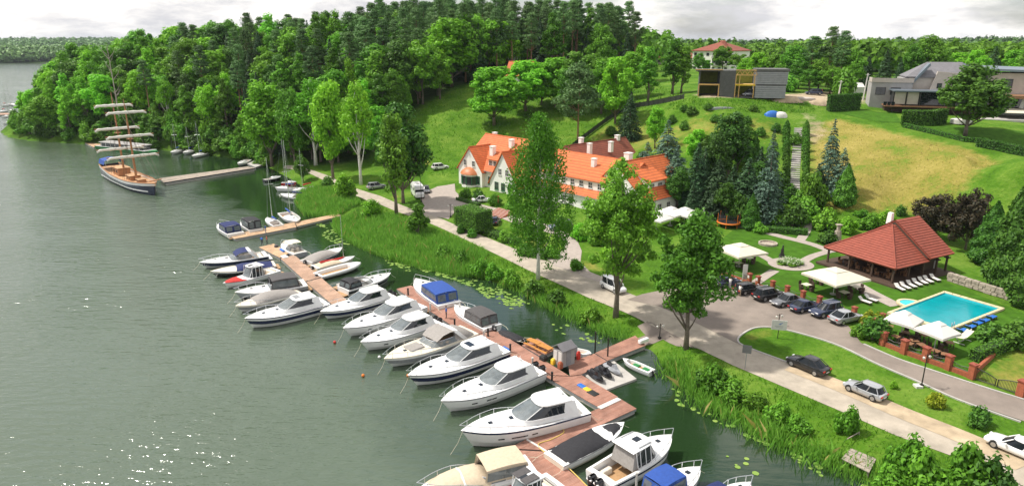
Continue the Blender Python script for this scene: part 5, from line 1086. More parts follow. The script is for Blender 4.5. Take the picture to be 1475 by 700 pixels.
sailboat('open grey boat with orange stern at the wooded shore', (405,254), (380,260), 250, cloth='canvas_red', hull=('black_gloss','black_gloss','gelcoat_grey','rub_grey'), mast=False)
sailboat('dark red dinghy behind the moored yachts', (427,262), (406,264), 250, cloth='canvas_red', hull=('canvas_red','canvas_red','canvas_red','rub_grey'), mast=False)
sailboat('white yacht leftmost of the three at the wooded shore', (246,219.5), (262,216), 178, group='yachts at the wooded shore')
sailboat('white yacht in the middle of three at the wooded shore', (264,220), (281,216), 182, group='yachts at the wooded shore')
sailboat('white yacht rightmost of the three at the wooded shore', (277,225), (298,220), 175, group='yachts at the wooded shore')
sailboat('small grey motor launch by the jetty root', (344,236), (357,231), 220, mast=False, hull=('gelcoat_grey','gelcoat','gelcoat','rub_grey'))
for i, (px, py) in enumerate([(4,152),(16,150),(27,152),(8,160),(22,160),(4,168),(15,171),(27,169),(6,177),(20,178)]):
    a = at(px, py); L_ = 8
    d = Vector((px-W0/2, 0, 0)); bw = (px+random.choice((-9, 9)), py+random.choice((-1, 1)))
    sailboat('boat in the small marina beyond the wooded point', bw, (px, py), 118+random.uniform(-6, 20), group='boats in the marina beyond the point', mast=(i % 3 == 0), cloth=random.choice(['canvas_navy','canvas_red','canvas_blue']))
pontoon([(-20,163.5),(30,162.5),(30,165),(-20,166)], 'pontoon of the small marina beyond the wooded point', 'deck_tan')
# ---- jet skis on a floating dock
P4 = [at(*p, .25) for p in [(836,534),(880,516),(917,545),(868,563)]]; c = sum(P4, Vector())/4; base = Vector((c.x, c.y, 0)); o = thing('floating_dock', 'grey plastic floating dock carrying three jet skis', 'pontoon', base)
MB().loft([[(p.x-base.x, p.y-base.y, -.1) for p in P4], [(p.x-base.x, p.y-base.y, .25) for p in P4]], cap=(True, True)).build('deck', 'concrete', o)
e1, e2 = P4[1]-P4[0], P4[3]-P4[0]; ang = math.atan2(e2.y, e2.x)
def jetski(p, rz, label, body, seatm):
    o = thing('jet_ski', label, 'jet ski', p, rz, 'jet skis on the floating dock'); mb = MB(); rr = []
    for t, w, z0, z1 in ((0,.5,.1,.42),(.15,.56,.05,.45),(.4,.58,.02,.5),(.65,.5,.03,.62),(.85,.32,.1,.6),(1,.04,.3,.5)):
        rr.append([(3*t-1.5, -w*.6, z0), (3*t-1.5, -w, (z0+z1)/2), (3*t-1.5, -w*.6, z1), (3*t-1.5, w*.6, z1), (3*t-1.5, w, (z0+z1)/2), (3*t-1.5, w*.6, z0)])
    mb.loft(rr, cap=(True, True)); mb.build('hull', body, o, angle=40)
    mb = MB(); mb.rbox((-.45, 0, .62), (1.5, .42, .34), .14); mb.rbox((-.1, 0, .78), (.5, .36, .2), .1); mb.build('seat', seatm, o, angle=40)
    mb = MB(); mb.loft([[(.25+dx, dy*.26, .6) for dx, dy in ((-.3,-1),(.55,-.8),(.55,.8),(-.3,1))], [(.3+dx, dy*.15, 1.0) for dx, dy in ((-.15,-1),(.2,-.8),(.2,.8),(-.15,1))]], cap=(True, True)); mb.build('console', body, o)
    mb = MB(); mb.tube([(.2, -.38, 1.02), (.3, 0, 1.08), (.2, .38, 1.02)], .03, 5); mb.build('handlebar', 'rubber', o)
for k, (lab, bm_, sm_) in enumerate([('black and white jet ski nearest the gangway corner', 'black_gloss', 'canvas_black'), ('all black jet ski in the middle of the floating dock', 'black_gloss', 'canvas_black'), ('silver jet ski on the outer side of the floating dock', 'gelcoat_grey', 'canvas_black')]):
    p = P4[0]+e1*(.16+.27*k)+e2*.5; jetski((p.x, p.y, .25), ang, lab, bm_, sm_)
# ---- mooring buoys
for (px, py, m, lab) in [(546.5,514.5,'gelcoat','white mooring buoy in front of the beige decked cruiser'),(523,541,'orange_plastic','small orange buoy floating off the beige decked cruiser'),(482,493,'red_plastic','small red buoy floating off the long pontoon'),(588,541,'orange_plastic','orange buoy at the bow of the sports cruiser')]:
    p = at(px, py, .1); mb = MB(); mb.blob((0,0,.05), (.19,.19,.18), 12, 8); mb.tube([(0,0,.16),(0,0,.28)], .03, 5); b_ = mb.build('mooring_buoy', m, smooth=True); b_.location = p; tag(b_, lab, 'buoy')
# ================================================================== BUILDINGS
mat('roof_orange', (0.56,0.135,0.035), rough=0.75, var=0.22, vscale=1.1, bump=.35, bscale=6)
mat('roof_darkred', (0.25,0.070,0.040), rough=0.8, var=0.2, vscale=1.1, bump=.3, bscale=6)
mat('roof_tile_red', (0.27,0.062,0.036), rough=0.7, var=0.2, vscale=1.6)
mat('wall_white', (0.86,0.84,0.79), rough=0.9, var=0.06, vscale=.7)
mat('wall_grey', (0.34,0.33,0.32), rough=0.9, var=0.1, vscale=.8)
mat('wall_beige', (0.45,0.40,0.35), rough=0.9, var=0.1, vscale=.8)
mat('brick_red', (0.34,0.095,0.045), rough=0.9, var=0.25, vscale=5, bump=.3, bscale=16)
mat('wood_dark', (0.075,0.045,0.03), rough=0.7, var=0.25, vscale=4)
mat('wood_brown', (0.24,0.12,0.06), rough=0.7, var=0.25, vscale=4)
mat('wood_new', (0.62,0.38,0.13), rough=0.8, var=0.2, vscale=4)
mat('green_frame', (0.03,0.16,0.07), rough=0.5, var=0.1)
mat('window_glass', (0.045,0.05,0.055), rough=0.06, var=0.3, vscale=.9, spec=.7)
mat('block_grey', (0.30,0.30,0.32), rough=0.95, var=0.12, vscale=1.2, bump=.3, bscale=6)
mat('block_dark', (0.115,0.115,0.11), rough=0.95, var=0.15, vscale=1.2, bump=.3, bscale=6)
mat('inner_green', (0.22,0.26,0.04), rough=0.9, var=0.25, vscale=1.5)
mat('roof_slate', (0.17,0.165,0.175), rough=0.6, var=0.15, vscale=1.2)
mat('metal_blue', (0.19,0.23,0.27), rough=0.35, metal=.4, var=0.1)
mat('cloth_cream', (0.62,0.58,0.46), rough=0.9, var=0.06, vscale=1.5)
mat('cloth_white', (0.66,0.64,0.60), rough=0.9, var=0.05, vscale=1.5)
mat('grey_wood', (0.34,0.29,0.24), rough=.95, var=.2, vscale=3)
mat('iron', (0.03,0.028,0.026), rough=0.5, metal=.3, var=0.2)
mat('stone_wall', (0.36,0.31,0.25), rough=0.95, var=0.35, vscale=2.2, bump=.6, bscale=5)
mat('copper_roof', (0.50,0.17,0.06), rough=0.5, var=0.15, vscale=2)
for _n in ('roof_orange', 'roof_darkred'):
    t = MATS[_n].node_tree; b = t.nodes['Principled BSDF']; tc = t.nodes['Texture Coordinate']
    wv = nd(t, 'ShaderNodeTexWave', wave_type='BANDS', bands_direction='Z'); wv.inputs['Scale'].default_value = 0.85; wv.inputs['Distortion'].default_value = 0.6; wv.inputs['Detail'].default_value = 2; t.links.new(tc.outputs['Object'], wv.inputs['Vector'])
    old = b.inputs['Base Color'].links[0].from_socket; hs = nd(t, 'ShaderNodeHueSaturation'); mr = nd(t, 'ShaderNodeMapRange'); mr.inputs['To Min'].default_value = .74; mr.inputs['To Max'].default_value = 1.12
    t.links.new(wv.outputs['Fac'], mr.inputs[0]); t.links.new(mr.outputs[0], hs.inputs['Value']); t.links.new(old, hs.inputs['Color']); t.links.new(hs.outputs[0], b.inputs['Base Color'])
def gable(o, u0, u1, v0, v1, e, r, axis='u', over=.45, wall='wall_white', roof='roof_orange', ridge=None, rt=.22, zb=-1.0, e2=None, gut=True):
    """gabled block, walls and two roof slabs; axis is the ridge direction"""
    e2 = e if e2 is None else e2
    sw = (lambda a, b, z: (a, b, z)) if axis == 'u' else (lambda a, b, z: (b, a, z))
    a0, a1, b0, b1 = (u0, u1, v0, v1) if axis == 'u' else (v0, v1, u0, u1)
    bm_ = (b0+b1)/2 if ridge is None else ridge
    mb = MB(); prof = [(b0, zb), (b1, zb), (b1, e2), (bm_, r), (b0, e)]
    mb.loft([[sw(a, b, z-.02 if z > 0 else z) for b, z in prof] for a in (a0, a1)], cap=(True, True)); mb.build('wall', wall, o)
    rf = None
    for (bs, es, sg) in ((b0, e, -1), (b1, e2, 1)):
        sl = (r-es)/abs(bm_-bs); be = bs+sg*over; ee = es-sl*over; mb = MB(); ov = over*.7
        mb.loft([[sw(a, bm_, r), sw(a, be, ee), sw(a, be, ee+rt), sw(a, bm_, r+rt*1.2)] for a in (a0-ov, a1+ov)], cap=(True, True)); x = mb.build('roof', roof, o)
        if gut:
            mg = MB(); mg.tube([sw(a0-ov, be+sg*.06, ee+.05), sw(a1+ov, be+sg*.06, ee+.05)], .07, 5); mg.build('gutter', 'rub_grey', x)
        rf = rf or x
    mg = MB(); mg.tube([sw(a0-over*.7, bm_, r+rt*1.15), sw(a1+over*.7, bm_, r+rt*1.15)], .13, 6); mg.build('ridge_cap', roof, rf)
    return rf
def window(o, c, n, w, h, frame='cloth_white', cols=2, rows=2, glass='window_glass', name='window', sill=True):
    """window set in a wall: c centre on the wall, n outward normal angle (radians)"""
    cn, sn = math.cos(n), math.sin(n); N = Vector((cn, sn, 0)); T = Vector((-sn, cn, 0)); c = Vector(c); Z = Vector((0,0,1)); mb = MB()
    def bar(x0, x1, z0, z1, d0, d1):
        vs = [c+T*x+Z*z+N*d for d in (d0, d1) for x, z in ((x0,z0),(x1,z0),(x1,z1),(x0,z1))]; mb.add(vs, [(3,2,1,0),(4,5,6,7),(0,1,5,4),(1,2,6,5),(2,3,7,6),(3,0,4,7)])
    f = .09
    bar(-w/2, -w/2+f, -h/2, h/2, -.05, .09); bar(w/2-f, w/2, -h/2, h/2, -.05, .09); bar(-w/2+f, w/2-f, h/2-f, h/2, -.05, .088); bar(-w/2+f, w/2-f, -h/2, -h/2+f, -.05, .088)
    for i in range(1, cols): x = -w/2+w*i/cols; bar(x-.03, x+.03, -h/2+f, h/2-f, -.03, .07)
    for i in range(1, rows): z = -h/2+h*i/rows; bar(-w/2+f, w/2-f, z-.025, z+.025, -.03, .065)
    if sill: bar(-w/2-.08, w/2+.08, -h/2-.07, -h/2-.002, -.05, .16)
    wd = mb.build(name, frame, o); mb = MB(); bar(-w/2+f*.5, w/2-f*.5, -h/2+f*.5, h/2-f*.5, -.04, .03); mb.build('pane', glass, wd); return wd
def chimney(o, c, w, h, m='wall_white', d=None):
    mb = MB(); mb.box((c[0], c[1], c[2]+h/2), (w, d or w, h)); mb.box((c[0], c[1], c[2]+h+.06), (w+.18, (d or w)+.18, .12)); mb.build('chimney', m, o)
def shed_dormer_v(o, u0, u1, vf, z0, z1, vr, zr, wins, wall='wall_white', roof='roof_orange', ww=1.15):
    """dormer facing -v: front wall at vf between z0..z1, roof runs back to (vr, zr)"""
    mb = MB(); mb.loft([[(u, vf, z0-.6), (u, vr, z0-.6), (u, vr, zr-.05), (u, vf, z1)] for u in (u0, u1)], cap=(True, True)); d = mb.build('dormer', wall, o)
    mb = MB(); mb.loft([[(u, vf-.35, z1-.02), (u, vr, zr), (u, vr, zr+.2), (u, vf-.35, z1+.18)] for u in (u0-.3, u1+.3)], cap=(True, True)); mb.build('dormer_roof', roof, d)
    for i in range(wins): window(d, (u0+(u1-u0)*(i+.5)/wins, vf, (z0+z1)/2), -math.pi/2, min(ww, (u1-u0)/wins*.72), (z1-z0)*.72, cols=2)
    return d
# ---------------------------------------------------------------- hotel
HANG = R(-48); HO = at(664,266,2.4)
hotel = thing('hotel', 'long white hotel with bright orange tiled roofs and dormers', 'building', (HO.x, HO.y, 2.4), HANG)
gable(hotel, 0.2, 22, .4, 16, 5.0, 11.7, 'u', ridge=8.2)
gable(hotel, 0, 9, -.6, 8, 4.6, 9.7, 'v')
gable(hotel, 12.6, 22.2, -1.2, 8.4, 3.0, 10.0, 'v', ridge=17.2)
gable(hotel, 22, 47, .6, 21, 3.9, 10.0, 'u', ridge=10.8)
gable(hotel, 38.5, 53, 4, 20, 4.3, 10.6, 'v', ridge=45.7)
gable(hotel, 18, 31, 11.5, 33, 4.5, 10.9, 'v', roof='roof_darkred')
shed_dormer_v(hotel, 9.2, 12.4, 1.3, 5.6, 7.3, 6.0, 10.0, 2)
shed_dormer_v(hotel, 24.5, 44.5, 2.0, 4.9, 6.7, 8.6, 8.9, 8)
# dormer on the right end face (faces +u)
mb = MB(); mb.loft([[(51.2, v, 4.4), (47.5, v, 4.4), (47.5, v, 9.0), (51.2, v, 7.2)] for v in (7, 13)], cap=(True, True)); d = mb.build('dormer', 'wall_white', hotel)
mb = MB(); mb.loft([[(51.6, v, 7.18), (46.8, v, 9.35), (46.8, v, 9.55), (51.6, v, 7.4)] for v in (6.7, 13.3)], cap=(True, True)); mb.build('dormer_roof', 'roof_orange', d)
for v in (8.6, 11.2): window(d, (51.2, v, 6.2), 0, 1.5, 1.25, cols=3)
# windows of the street front
for u in (2.7, 5.9): window(hotel, (u, -.6, 6.0), -math.pi/2, 1.1, 1.4)
window(hotel, (4.5, -.6, 8.1), -math.pi/2, .35, .5, cols=1, rows=1)
window(hotel, (7.6, -.6, 2.3), -math.pi/2, 1.2, 1.9, 'green_frame')
window(hotel, (10.8, .4, 2.5), -math.pi/2, 1.3, 1.9, 'green_frame')
for u in (15.0, 17.3, 19.6): window(hotel, (u, -1.2, 2.2), -math.pi/2, 1.3, 1.8, 'green_frame')
for u in (16.2, 18.6): window(hotel, (u, -1.2, 5.6), -math.pi/2, 1.1, 1.5)
for i in range(7): window(hotel, (24.3+i*2.1, .6, 2.2), -math.pi/2, 1.2, 1.7, cols=2, rows=3)
for i in range(5): window(hotel, (53, 6+i*3.0, 2.2), 0, 1.2, 1.6)
for i in range(3): window(hotel, (41.5+i*2.2, 4, 2.2), -math.pi/2, 1.2, 1.6)
for v in (3.0, 6.0, 9.0): window(hotel, (0.2 if v > 7.5 else 0, v, 2.3), math.pi, 1.2, 1.7)
mb = MB(); mb.box((37.5, .45, -.2), (31, .5, 1.4)); mb.build('plinth', 'brick_red', hotel)
# glazed bay with copper half dome
bay = [(4.5+2.4*math.cos(a), -.6-1.9*math.sin(a)) for a in [math.pi*k/5 for k in range(6)]]
mb = MB(); mb.prism(bay, -.5, 1.0); by = mb.build('bay', 'wall_white', hotel); mb = MB(); mb.prism(bay, 3.1, 3.5); mb.build('bay_lintel', 'wall_white', by)
mb = MB(); mb.prism([(4.5+(x-4.5)*.97, -.6+(y+.6)*.97) for x, y in bay], 1.0, 3.1); mb.build('bay_glazing', 'window_glass', by)
for x, y in bay: mb = MB(); mb.box((x, y, 2.05), (.16, .16, 2.1)); mb.build('bay_post', 'green_frame', by)
mb = MB(); rr = [[(4.5+(x-4.5)*k, -.6+(y+.6)*k, z) for x, y in bay] for k, z in ((1.15, 3.5), (1.0, 4.1), (.62, 4.75), (.15, 5.05))]; mb.loft(rr, cap=(True, True)); mb.build('bay_roof', 'copper_roof', by, angle=30)
for (c, w, h) in [((9.3,2.6,8.0),1.1,2.2),((2.0,9.5,9.6),.9,2.6),((12.2,6.0,9.4),1.0,2.4),((20,9.5,10.2),1.0,1.9),((37,7.2,8.0),.9,2.2),((44.2,9.5,9.0),1.3,3.0),((22.5,19,9.8),.9,2.3),((27,17,8.8),.9,2.6),((27.5,24,8.8),.9,2.4),((24.5,30,10.3),1.0,1.6)]: chimney(hotel, c, w, h)
for (u, v) in ((29, 19), (29.2, 26)):
    z = 10.9-(u-24.5)*(10.9-4.5)/6.5; mb = MB(); mb.loft([[(u-.45, v+a, z+.45+.27), (u+.45, v+a, z-.45+.27), (u+.45, v+a, z-.45+.33), (u-.45, v+a, z+.45+.33)] for a in (-.5, .5)], cap=(True, True)); mb.build('skylight', 'metal_blue', hotel)
# entrance steps, brick red with pale nosings
st = thing('entrance_steps', 'red brick steps with pale stripes leading up to the hotel', 'steps', hit(712,312)+Vector((0,0,-.05)), HANG)
for i in range(8):
    mb = MB(); mb.box((0, i*.42, .08+i*.06), (4.6, .42, .22+i*.12)); s_ = mb.build('step', 'brick_red', st)
    mb = MB(); mb.box((0, i*.42-.16, .20+i*.12), (4.56, .10, .03)); mb.build('nosing', 'concrete_light', s_)
mb = MB(); mb.box((0, 0, 1.0), (.28, .28, 2.0)); mb.box((0, 0, 2.1), (.38, .38, .2)); p_ = mb.build('gate_post', 'brick_red'); p_.location = hit(717.5,297); tag(p_, 'slim brown post at the head of the striped steps', 'post')
# ---------------------------------------------------------------- pavilion
PA = R(-63); a_ = Vector((math.cos(PA), math.sin(PA), 0)); PC = at(1290,388,5.0)
pav = thing('pavilion', 'open garden pavilion with large red tiled hip roof', 'pavilion', (PC.x, PC.y, 2.35), PA)
# local: x = along left eave toward camera (0 at front corner, -12 back), y = +b away to the right
def courses(o, quad, n, m, name='roof'):
    """roof plane laid in overlapping tile courses; quad = eave a, eave b, top b, top a"""
    A, B, C, D = [Vector(p) for p in quad]; N = (B-A).cross(D-A)
    if N.length < 1e-6: N = (B-A).cross(C-A)
    N.normalize(); N = N if N.z > 0 else -N; mb = MB()
    mb.add([A-N*.05, B-N*.05, C-N*.05, D-N*.05, A-N*.2, B-N*.2, C-N*.2, D-N*.2], [(0,1,2,3),(4,5,6,7),(0,1,5,4),(1,2,6,5),(2,3,7,6),(3,0,4,7)])
    for i in range(n):
        t0, t1 = i/n, (i+1.12)/n; p = [A.lerp(D, t0), B.lerp(C, t0), B.lerp(C, min(1, t1)), A.lerp(D, min(1, t1))]
        mb.add([p[0]+N*.09, p[1]+N*.09, p[2]+N*.01, p[3]+N*.01, p[0]-N*.0, p[1]-N*.0], [(0,1,2,3),(4,5,1,0)])
    return mb.build(name, m, o)
E_, RZ = 2.65, 6.9
courses(pav, [(-12.1,0,E_),(0,0,E_),(-6.05,7.0,RZ),(-6.05,7.0,RZ)], 17, 'roof_tile_red')
courses(pav, [(0,0,E_),(0,8.0,E_),(-6.05,8.0,RZ),(-6.05,7.0,RZ)], 17, 'roof_tile_red')
courses(pav, [(-12.1,8.0,E_),(-12.1,0,E_),(-6.05,7.0,RZ),(-6.05,8.0,RZ)], 17, 'roof_tile_red')
courses(pav, [(.3,7.6,E_+.55),(.3,13.4,E_+.55),(-6.05,13.4,RZ+.75),(-6.05,7.6,RZ+.75)], 17, 'roof_tile_red')
courses(pav, [(-12.4,13.4,E_+.55),(-12.4,7.6,E_+.55),(-6.05,7.6,RZ+.75),(-6.05,13.4,RZ+.75)], 17, 'roof_tile_red')
mb = MB(); mb.add([(.2,7.65,E_+.5),(-12.3,7.65,E_+.5),(-6.05,7.65,RZ+.6),(.2,13.3,E_+.5),(-12.3,13.3,E_+.5),(-6.05,13.3,RZ+.6)], [(0,1,2),(3,4,5)]); mb.build('gable_board', 'wood_dark', pav)
mb = MB(); mb.tube([(-12.1,0,E_+.12),(-6.05,7,RZ+.12)], .12, 6); mb.tube([(0,0,E_+.12),(-6.05,7,RZ+.12)], .12, 6); mb.build('ridge_cap', 'roof_tile_red', pav)
for (x, y) in [(-11.5,.6),(-7.7,.6),(-3.9,.6),(-.6,.6),(-.6,4.2),(-.6,7.6),(-.4,10.5),(-.4,13),(-11.5,7),(-11.5,13)]:
    mb = MB(); mb.box((x, y, 1.3), (.24, .24, 2.8)); mb.box((x, y, 2.45), (.7, .7, .15), mi=0); mb.build('post', 'wood_dark', pav)
mb = MB(); mb.box((-5.9, 6.5, .12), (13.4, 14.4, .3)); mb.build('deck', 'wood_dark', pav)
mb = MB(); mb.box((-6.0, 11.5, 1.4), (8, 3.4, 2.3)); mb.box((-10.8, 9.5, 1.4), (1.0, 7, 2.3)); mb.build('bar_room', 'wood_dark', pav)
mb = MB(); mb.box((-2.2, 12.9, 1.5), (.9, .5, 2.6)); mb.build('side_wall', 'wall_white', pav)
mb = MB(); mb.loft([[(-9.2+a*.45, 11.2+b*.38, 5.0) for a, b in ((-1,-1),(1,-1),(1,1),(-1,1))], [(-9.2+a*.32, 11.2+b*.28, 7.7) for a, b in ((-1,-1),(1,-1),(1,1),(-1,1))]], cap=(True, True))
mb.build('chimney', 'wall_white', pav)
def table_set(p, rz, label, group, top='wood_dark', chairs=4, chair='wood_dark', w=1.0, cloth=None, h=.75):
    o = thing('garden_table', label, 'table', p, rz, group); mb = MB(); mb.rbox((0,0,h), (w, w, .06), .05); mb.build('table_top', top, o)
    for sx in (-1, 1):
        for sy in (-1, 1): mb = MB(); mb.box((sx*w*.4, sy*w*.4, h/2-.02), (.07, .07, h-.06)); mb.build('leg', chair, o)
    for k in range(chairs):
        a = k*math.pi/2; c = (math.cos(a)*(w*.5+.42), math.sin(a)*(w*.5+.42))
        q = thing('garden_chair', 'dark chair pulled up to '+label, 'chair', Vector(p)+Vector((math.cos(rz)*c[0]-math.sin(rz)*c[1], math.sin(rz)*c[0]+math.cos(rz)*c[1], 0)), rz+a, 'chairs at '+group)
        mb = MB(); mb.rbox((0,0,.44), (.52,.52,.1), .08); mb.build('seat', chair, q); mb = MB(); mb.rbox((.25,0,.7), (.08,.52,.5), .03); mb.build('backrest', chair, q); mb = MB(); mb.rbox((0,0,.2), (.46,.46,.38), .05); mb.build('base', chair, q)
    return o
M_ = Matrix.Translation((PC.x, PC.y, 2.6))@Matrix.Rotation(PA, 4, 'Z')
for k, (x, y) in enumerate([(-9.5,2.2),(-6.4,2.2),(-3.2,2.2),(-2.6,5.4)]):
    table_set(M_@Vector((x, y, 0)), PA, ['table deepest under the left pavilion eave','second table under the left pavilion eave','table at the front corner under the pavilion','table under the right pavilion eave'][k], 'pavilion tables', chairs=3, chair='wood_brown')
mb = MB(); mb.cyl((0,0,0), .8, 2.2, 8, .55); mb.cyl((0,0,2.2), .35, 1.0, 8, .3); mb.box((0,0,3.3), (.9,.9,.15)); o = mb.build('stone_grill', 'stone_wall'); o.location = hit(1205,350); tag(o, 'dark stone barbecue oven left of the pavilion', 'oven')
# ---------------------------------------------------------------- unfinished house
BH = hit(1062,141); UA = R(-14)
uh = thing('unfinished_house', 'two storey house under construction with bare block walls', 'building', (BH.x, BH.y, BH.z), UA)
def slats(o, u0, u1, v, z0, z1, n, m, name='block_course'):
    for i in range(n):
        za, zb2 = z0+(z1-z0)*i/n, z0+(z1-z0)*(i+1)/n; mb = MB(); mb.box(((u0+u1)/2, v, (za+zb2)/2), (u1-u0, .3, (zb2-za)*.88)); mb.build(name, m, o)
s_ = 1.0
mb = MB(); mb.box((-7.7, 5, 3.4), (5.4, 9.2, .3)); mb.box((-7.7, 5, .05), (5.4, 9.2, .3)); mb.box((-8.0, 5, 7.1), (7.0, 10.4, .3)); mb.box((-7.7, 7.5, 3.6), (5.3, .3, 6.8)); mb.box((-10.3, 5, 3.6), (.3, 9, 6.8)); mb.build('shell', 'block_dark', uh)
mb = MB(); mb.box((-7.7, 7.3, 3.6), (4.8, .1, 6.2)); mb.build('inner_wall', 'inner_green', uh)
slats(uh, -5.0, -.9, 0, 0, 7.2, 14, 'block_dark'); mb = MB(); mb.box((-2.95, 5, 3.6), (4.0, 9.6, 7.1)); mb.build('wall', 'block_dark', uh)
mb = MB(); mb.box((1.7, 6, 3.6), (5.0, .3, 7.0)); mb.box((1.7, 3, .05), (5, 6, .25)); mb.build('wall', 'block_dark', uh); mb = MB(); mb.box((1.7, 5.8, 3.6), (4.6, .1, 6.6)); mb.build('inner_wall', 'inner_green', uh)
mb = MB(); mb.box((1.7, -.1, 3.4), (5.2, .3, .35)); mb.build('floor_beam', 'yellow_plastic', uh)
mb = MB(); mb.box((1.7, 2.6, 3.4), (5.0, 5.2, .2)); mb.build('floor_slab', 'wood_new', uh)
mb = MB(); mb.box((-7.7, -.2, 3.4), (5.4, .25, .4)); mb.box((-8.0, -.2, 7.35), (7.2, .25, .22)); mb.build('floor_beam', 'wood_new', uh)
mb = MB(); mb.box((1.7, -.15, 6.0), (5.2, .22, .25)); mb.box((1.7, -.15, 7.3), (5.4, .22, .25))
for i in range(4): x = -.6+i*1.3; mb.tube([(x, -.15, 6.1), (x+.65, -.15, 7.2), (x+1.3, -.15, 6.1)], .09, 4)
mb.build('roof_truss', 'wood_new', uh)
for x in (-.8, .2, 4.0): mb = MB(); mb.box((x, -.1, 3.0), (.2, .2, 6.0)); mb.build('timber_post', 'wood_new', uh)
for x in (-10.4, -5.1): mb = MB(); mb.box((x, -.2, 1.7), (.25, .25, 3.4)); mb.build('timber_post', 'wood_new', uh)
slats(uh, 4.4, 12.2, 0, .0, 3.3, 6, 'block_grey'); slats(uh, 4.4, 12.4, 0, 3.6, 6.9, 7, 'block_grey')
mb = MB(); mb.box((8.35, 5, 3.5), (7.8, 9.6, 7.0)); mb.box((8.5, 5, 7.3), (8.5, 10.4, .6)); mb.box((8.4, -.02, 3.45), (7.9, .3, .14)); mb.build('wall', 'block_dark', uh)
# ---------------------------------------------------------------- red roofed block of flats
def hiproof(o, u0, u1, v0, v1, z, h, m, over=.6):
    u0 -= over; u1 += over; v0 -= over; v1 += over; k = (v1-v0)/2; mb = MB()
    mb.add([(u0,v0,z),(u1,v0,z),(u1,v1,z),(u0,v1,z),(u0+k,(v0+v1)/2,z+h),(u1-k,(v0+v1)/2,z+h),(u0,v0,z-.25),(u1,v0,z-.25),(u1,v1,z-.25),(u0,v1,z-.25)], [(0,1,5,4),(1,2,5),(2,3,4,5),(3,0,4),(9,8,7,6),(0,6,7,1),(1,7,8,2),(2,8,9,3),(3,9,6,0)]); return mb.build('roof', m, o)
def block(p, rz, label, w, d, h, rh, wall, roof, floors, cols, name='apartment_building', balc=False):
    o = thing(name, label, 'building', p, rz); mb = MB(); mb.box((w/2, d/2, h/2-1), (w, d, h+2)); mb.build('wall', wall, o); hiproof(o, 0, w, 0, d, h+.26, rh, roof)
    for f in range(floors):
        for i in range(cols): window(o, (w*(i+.5)/cols, 0, h*(f+.55)/floors), -math.pi/2, w/cols*.5, h/floors*.5, cols=1, rows=1, sill=False)
        if balc: mb = MB(); mb.box((w*.75, -.6, h*f/floors+.5), (w*.4, 1.2, 1.0)); mb.build('balcony', 'wall_grey', o)
    return o
b1 = atY(996, 101, 335); bl = block((b1.x, b1.y, b1.z-1), R(-42), 'white block of flats with dark red hipped roof on the horizon', 19, 22, 9.8, 4.6, 'wall_white', 'roof_darkred', 3, 6, balc=True)
b1 = atY(936, 98, 380); block((b1.x, b1.y, b1.z-1), R(-8), 'cream row house with red roof left of the white flats', 26, 12, 6, 4, 'wall_beige', 'roof_darkred', 2, 8)
b1 = atY(926, 88, 520); block((b1.x, b1.y, b1.z), R(10), 'far brownish roofed house left on the horizon', 16, 12, 6, 4, 'wall_white', 'roof_darkred', 2, 4, name='house')
b1 = atY(950, 86, 560); block((b1.x, b1.y, b1.z), R(-10), 'far house with brown gable roof next to the horizon trees', 14, 12, 7, 4, 'wall_beige', 'roof_darkred', 2, 4, name='house')
b1 = atY(728, 99, 236); ct = thing('cottage', 'cottage with orange roof between the pines above the meadow', 'building', (b1.x, b1.y, hz(b1.x, b1.y)), R(-25)); gable(ct, 0, 9, 0, 7, 4.0, 8.2, 'u', gut=False); window(ct, (3, 0, 2), -math.pi/2, 1.2, 1.2); window(ct, (6.3, 0, 2), -math.pi/2, 1.2, 1.2)
# ---------------------------------------------------------------- modern villas on the plateau
VB = hit(1252,158); vz = VB.z
v1 = thing('villa', 'modern grey villa with slanted slate roofs and dark glazed terrace', 'building', (VB.x, VB.y, vz), R(-20))
def vbox(o, c, d, m, name='wall', top=1.0): mb = MB(); mb.box(c, d, top=top); return mb.build(name, m, o)
vbox(v1, (5, 7, 3.2), (9.6, 7, 7.4), 'wall_grey'); vbox(v1, (5, 3.3, 7.4), (9.8, .25, 1.1), 'wall_beige', 'parapet'); vbox(v1, (.2, 6, 7.4), (.25, 5, 1.1), 'wall_beige', 'parapet')
vbox(v1, (17, 9, 4), (16, 9, 9), 'wall_beige')
hiproof(v1, 8.6, 26, 4.6, 14, 8.4, 3.6, 'roof_slate', .5); vbox(v1, (9.5, 9, 4), (4, 8.6, 8), 'wall_grey')
mb = MB(); mb.loft([[(u, v, z), (u+.3, v, z-.5), (u+3.8, v, z+4.3), (u+3.5, v, z+4.8)] for u, v, z in ((9.4,3.4,7.0),(9.4,6.4,7.0))], cap=(True, True)); mb.build('roof_fin', 'metal_blue', v1)
mb = MB(); mb.loft([[(13.8, 3.4, 5), (24, 3.4, 5), (24, 3.4, 9.0), (15, 3.4, 9.8)], [(13.8, 4.4, 5), (24, 4.4, 5), (24, 4.4, 9.0), (15, 4.4, 9.8)]], cap=(True, True)); mb.build('gable_wall', 'wall_beige', v1)
window(v1, (15.8, 3.4, 6.2), -math.pi/2, 1.1, 1.3, 'iron', 1, 1, sill=False)
for x in (2.5, 6): window(v1, (x, 3.5, 4.6), -math.pi/2, 2.4, 1.9, 'iron', 2, 1, sill=False)
mb = MB(); mb.box((14, 0, 5.1), (19, 7, .3)); mb.build('terrace_roof', 'metal_blue', v1)
mb = MB(); mb.box((14, 1.2, 3.2), (18, 4.4, 3.4)); mb.build('glazed_room', 'glass_dark', v1)
mb = MB(); mb.box((13, -.6, 1.3), (20, 6, .3)); mb.build('terrace', 'wood_brown', v1)
mb = MB(); mb.box((13, 1.5, .2), (19, 3, 2.0)); mb.build('lower_storey', 'wood_dark', v1)
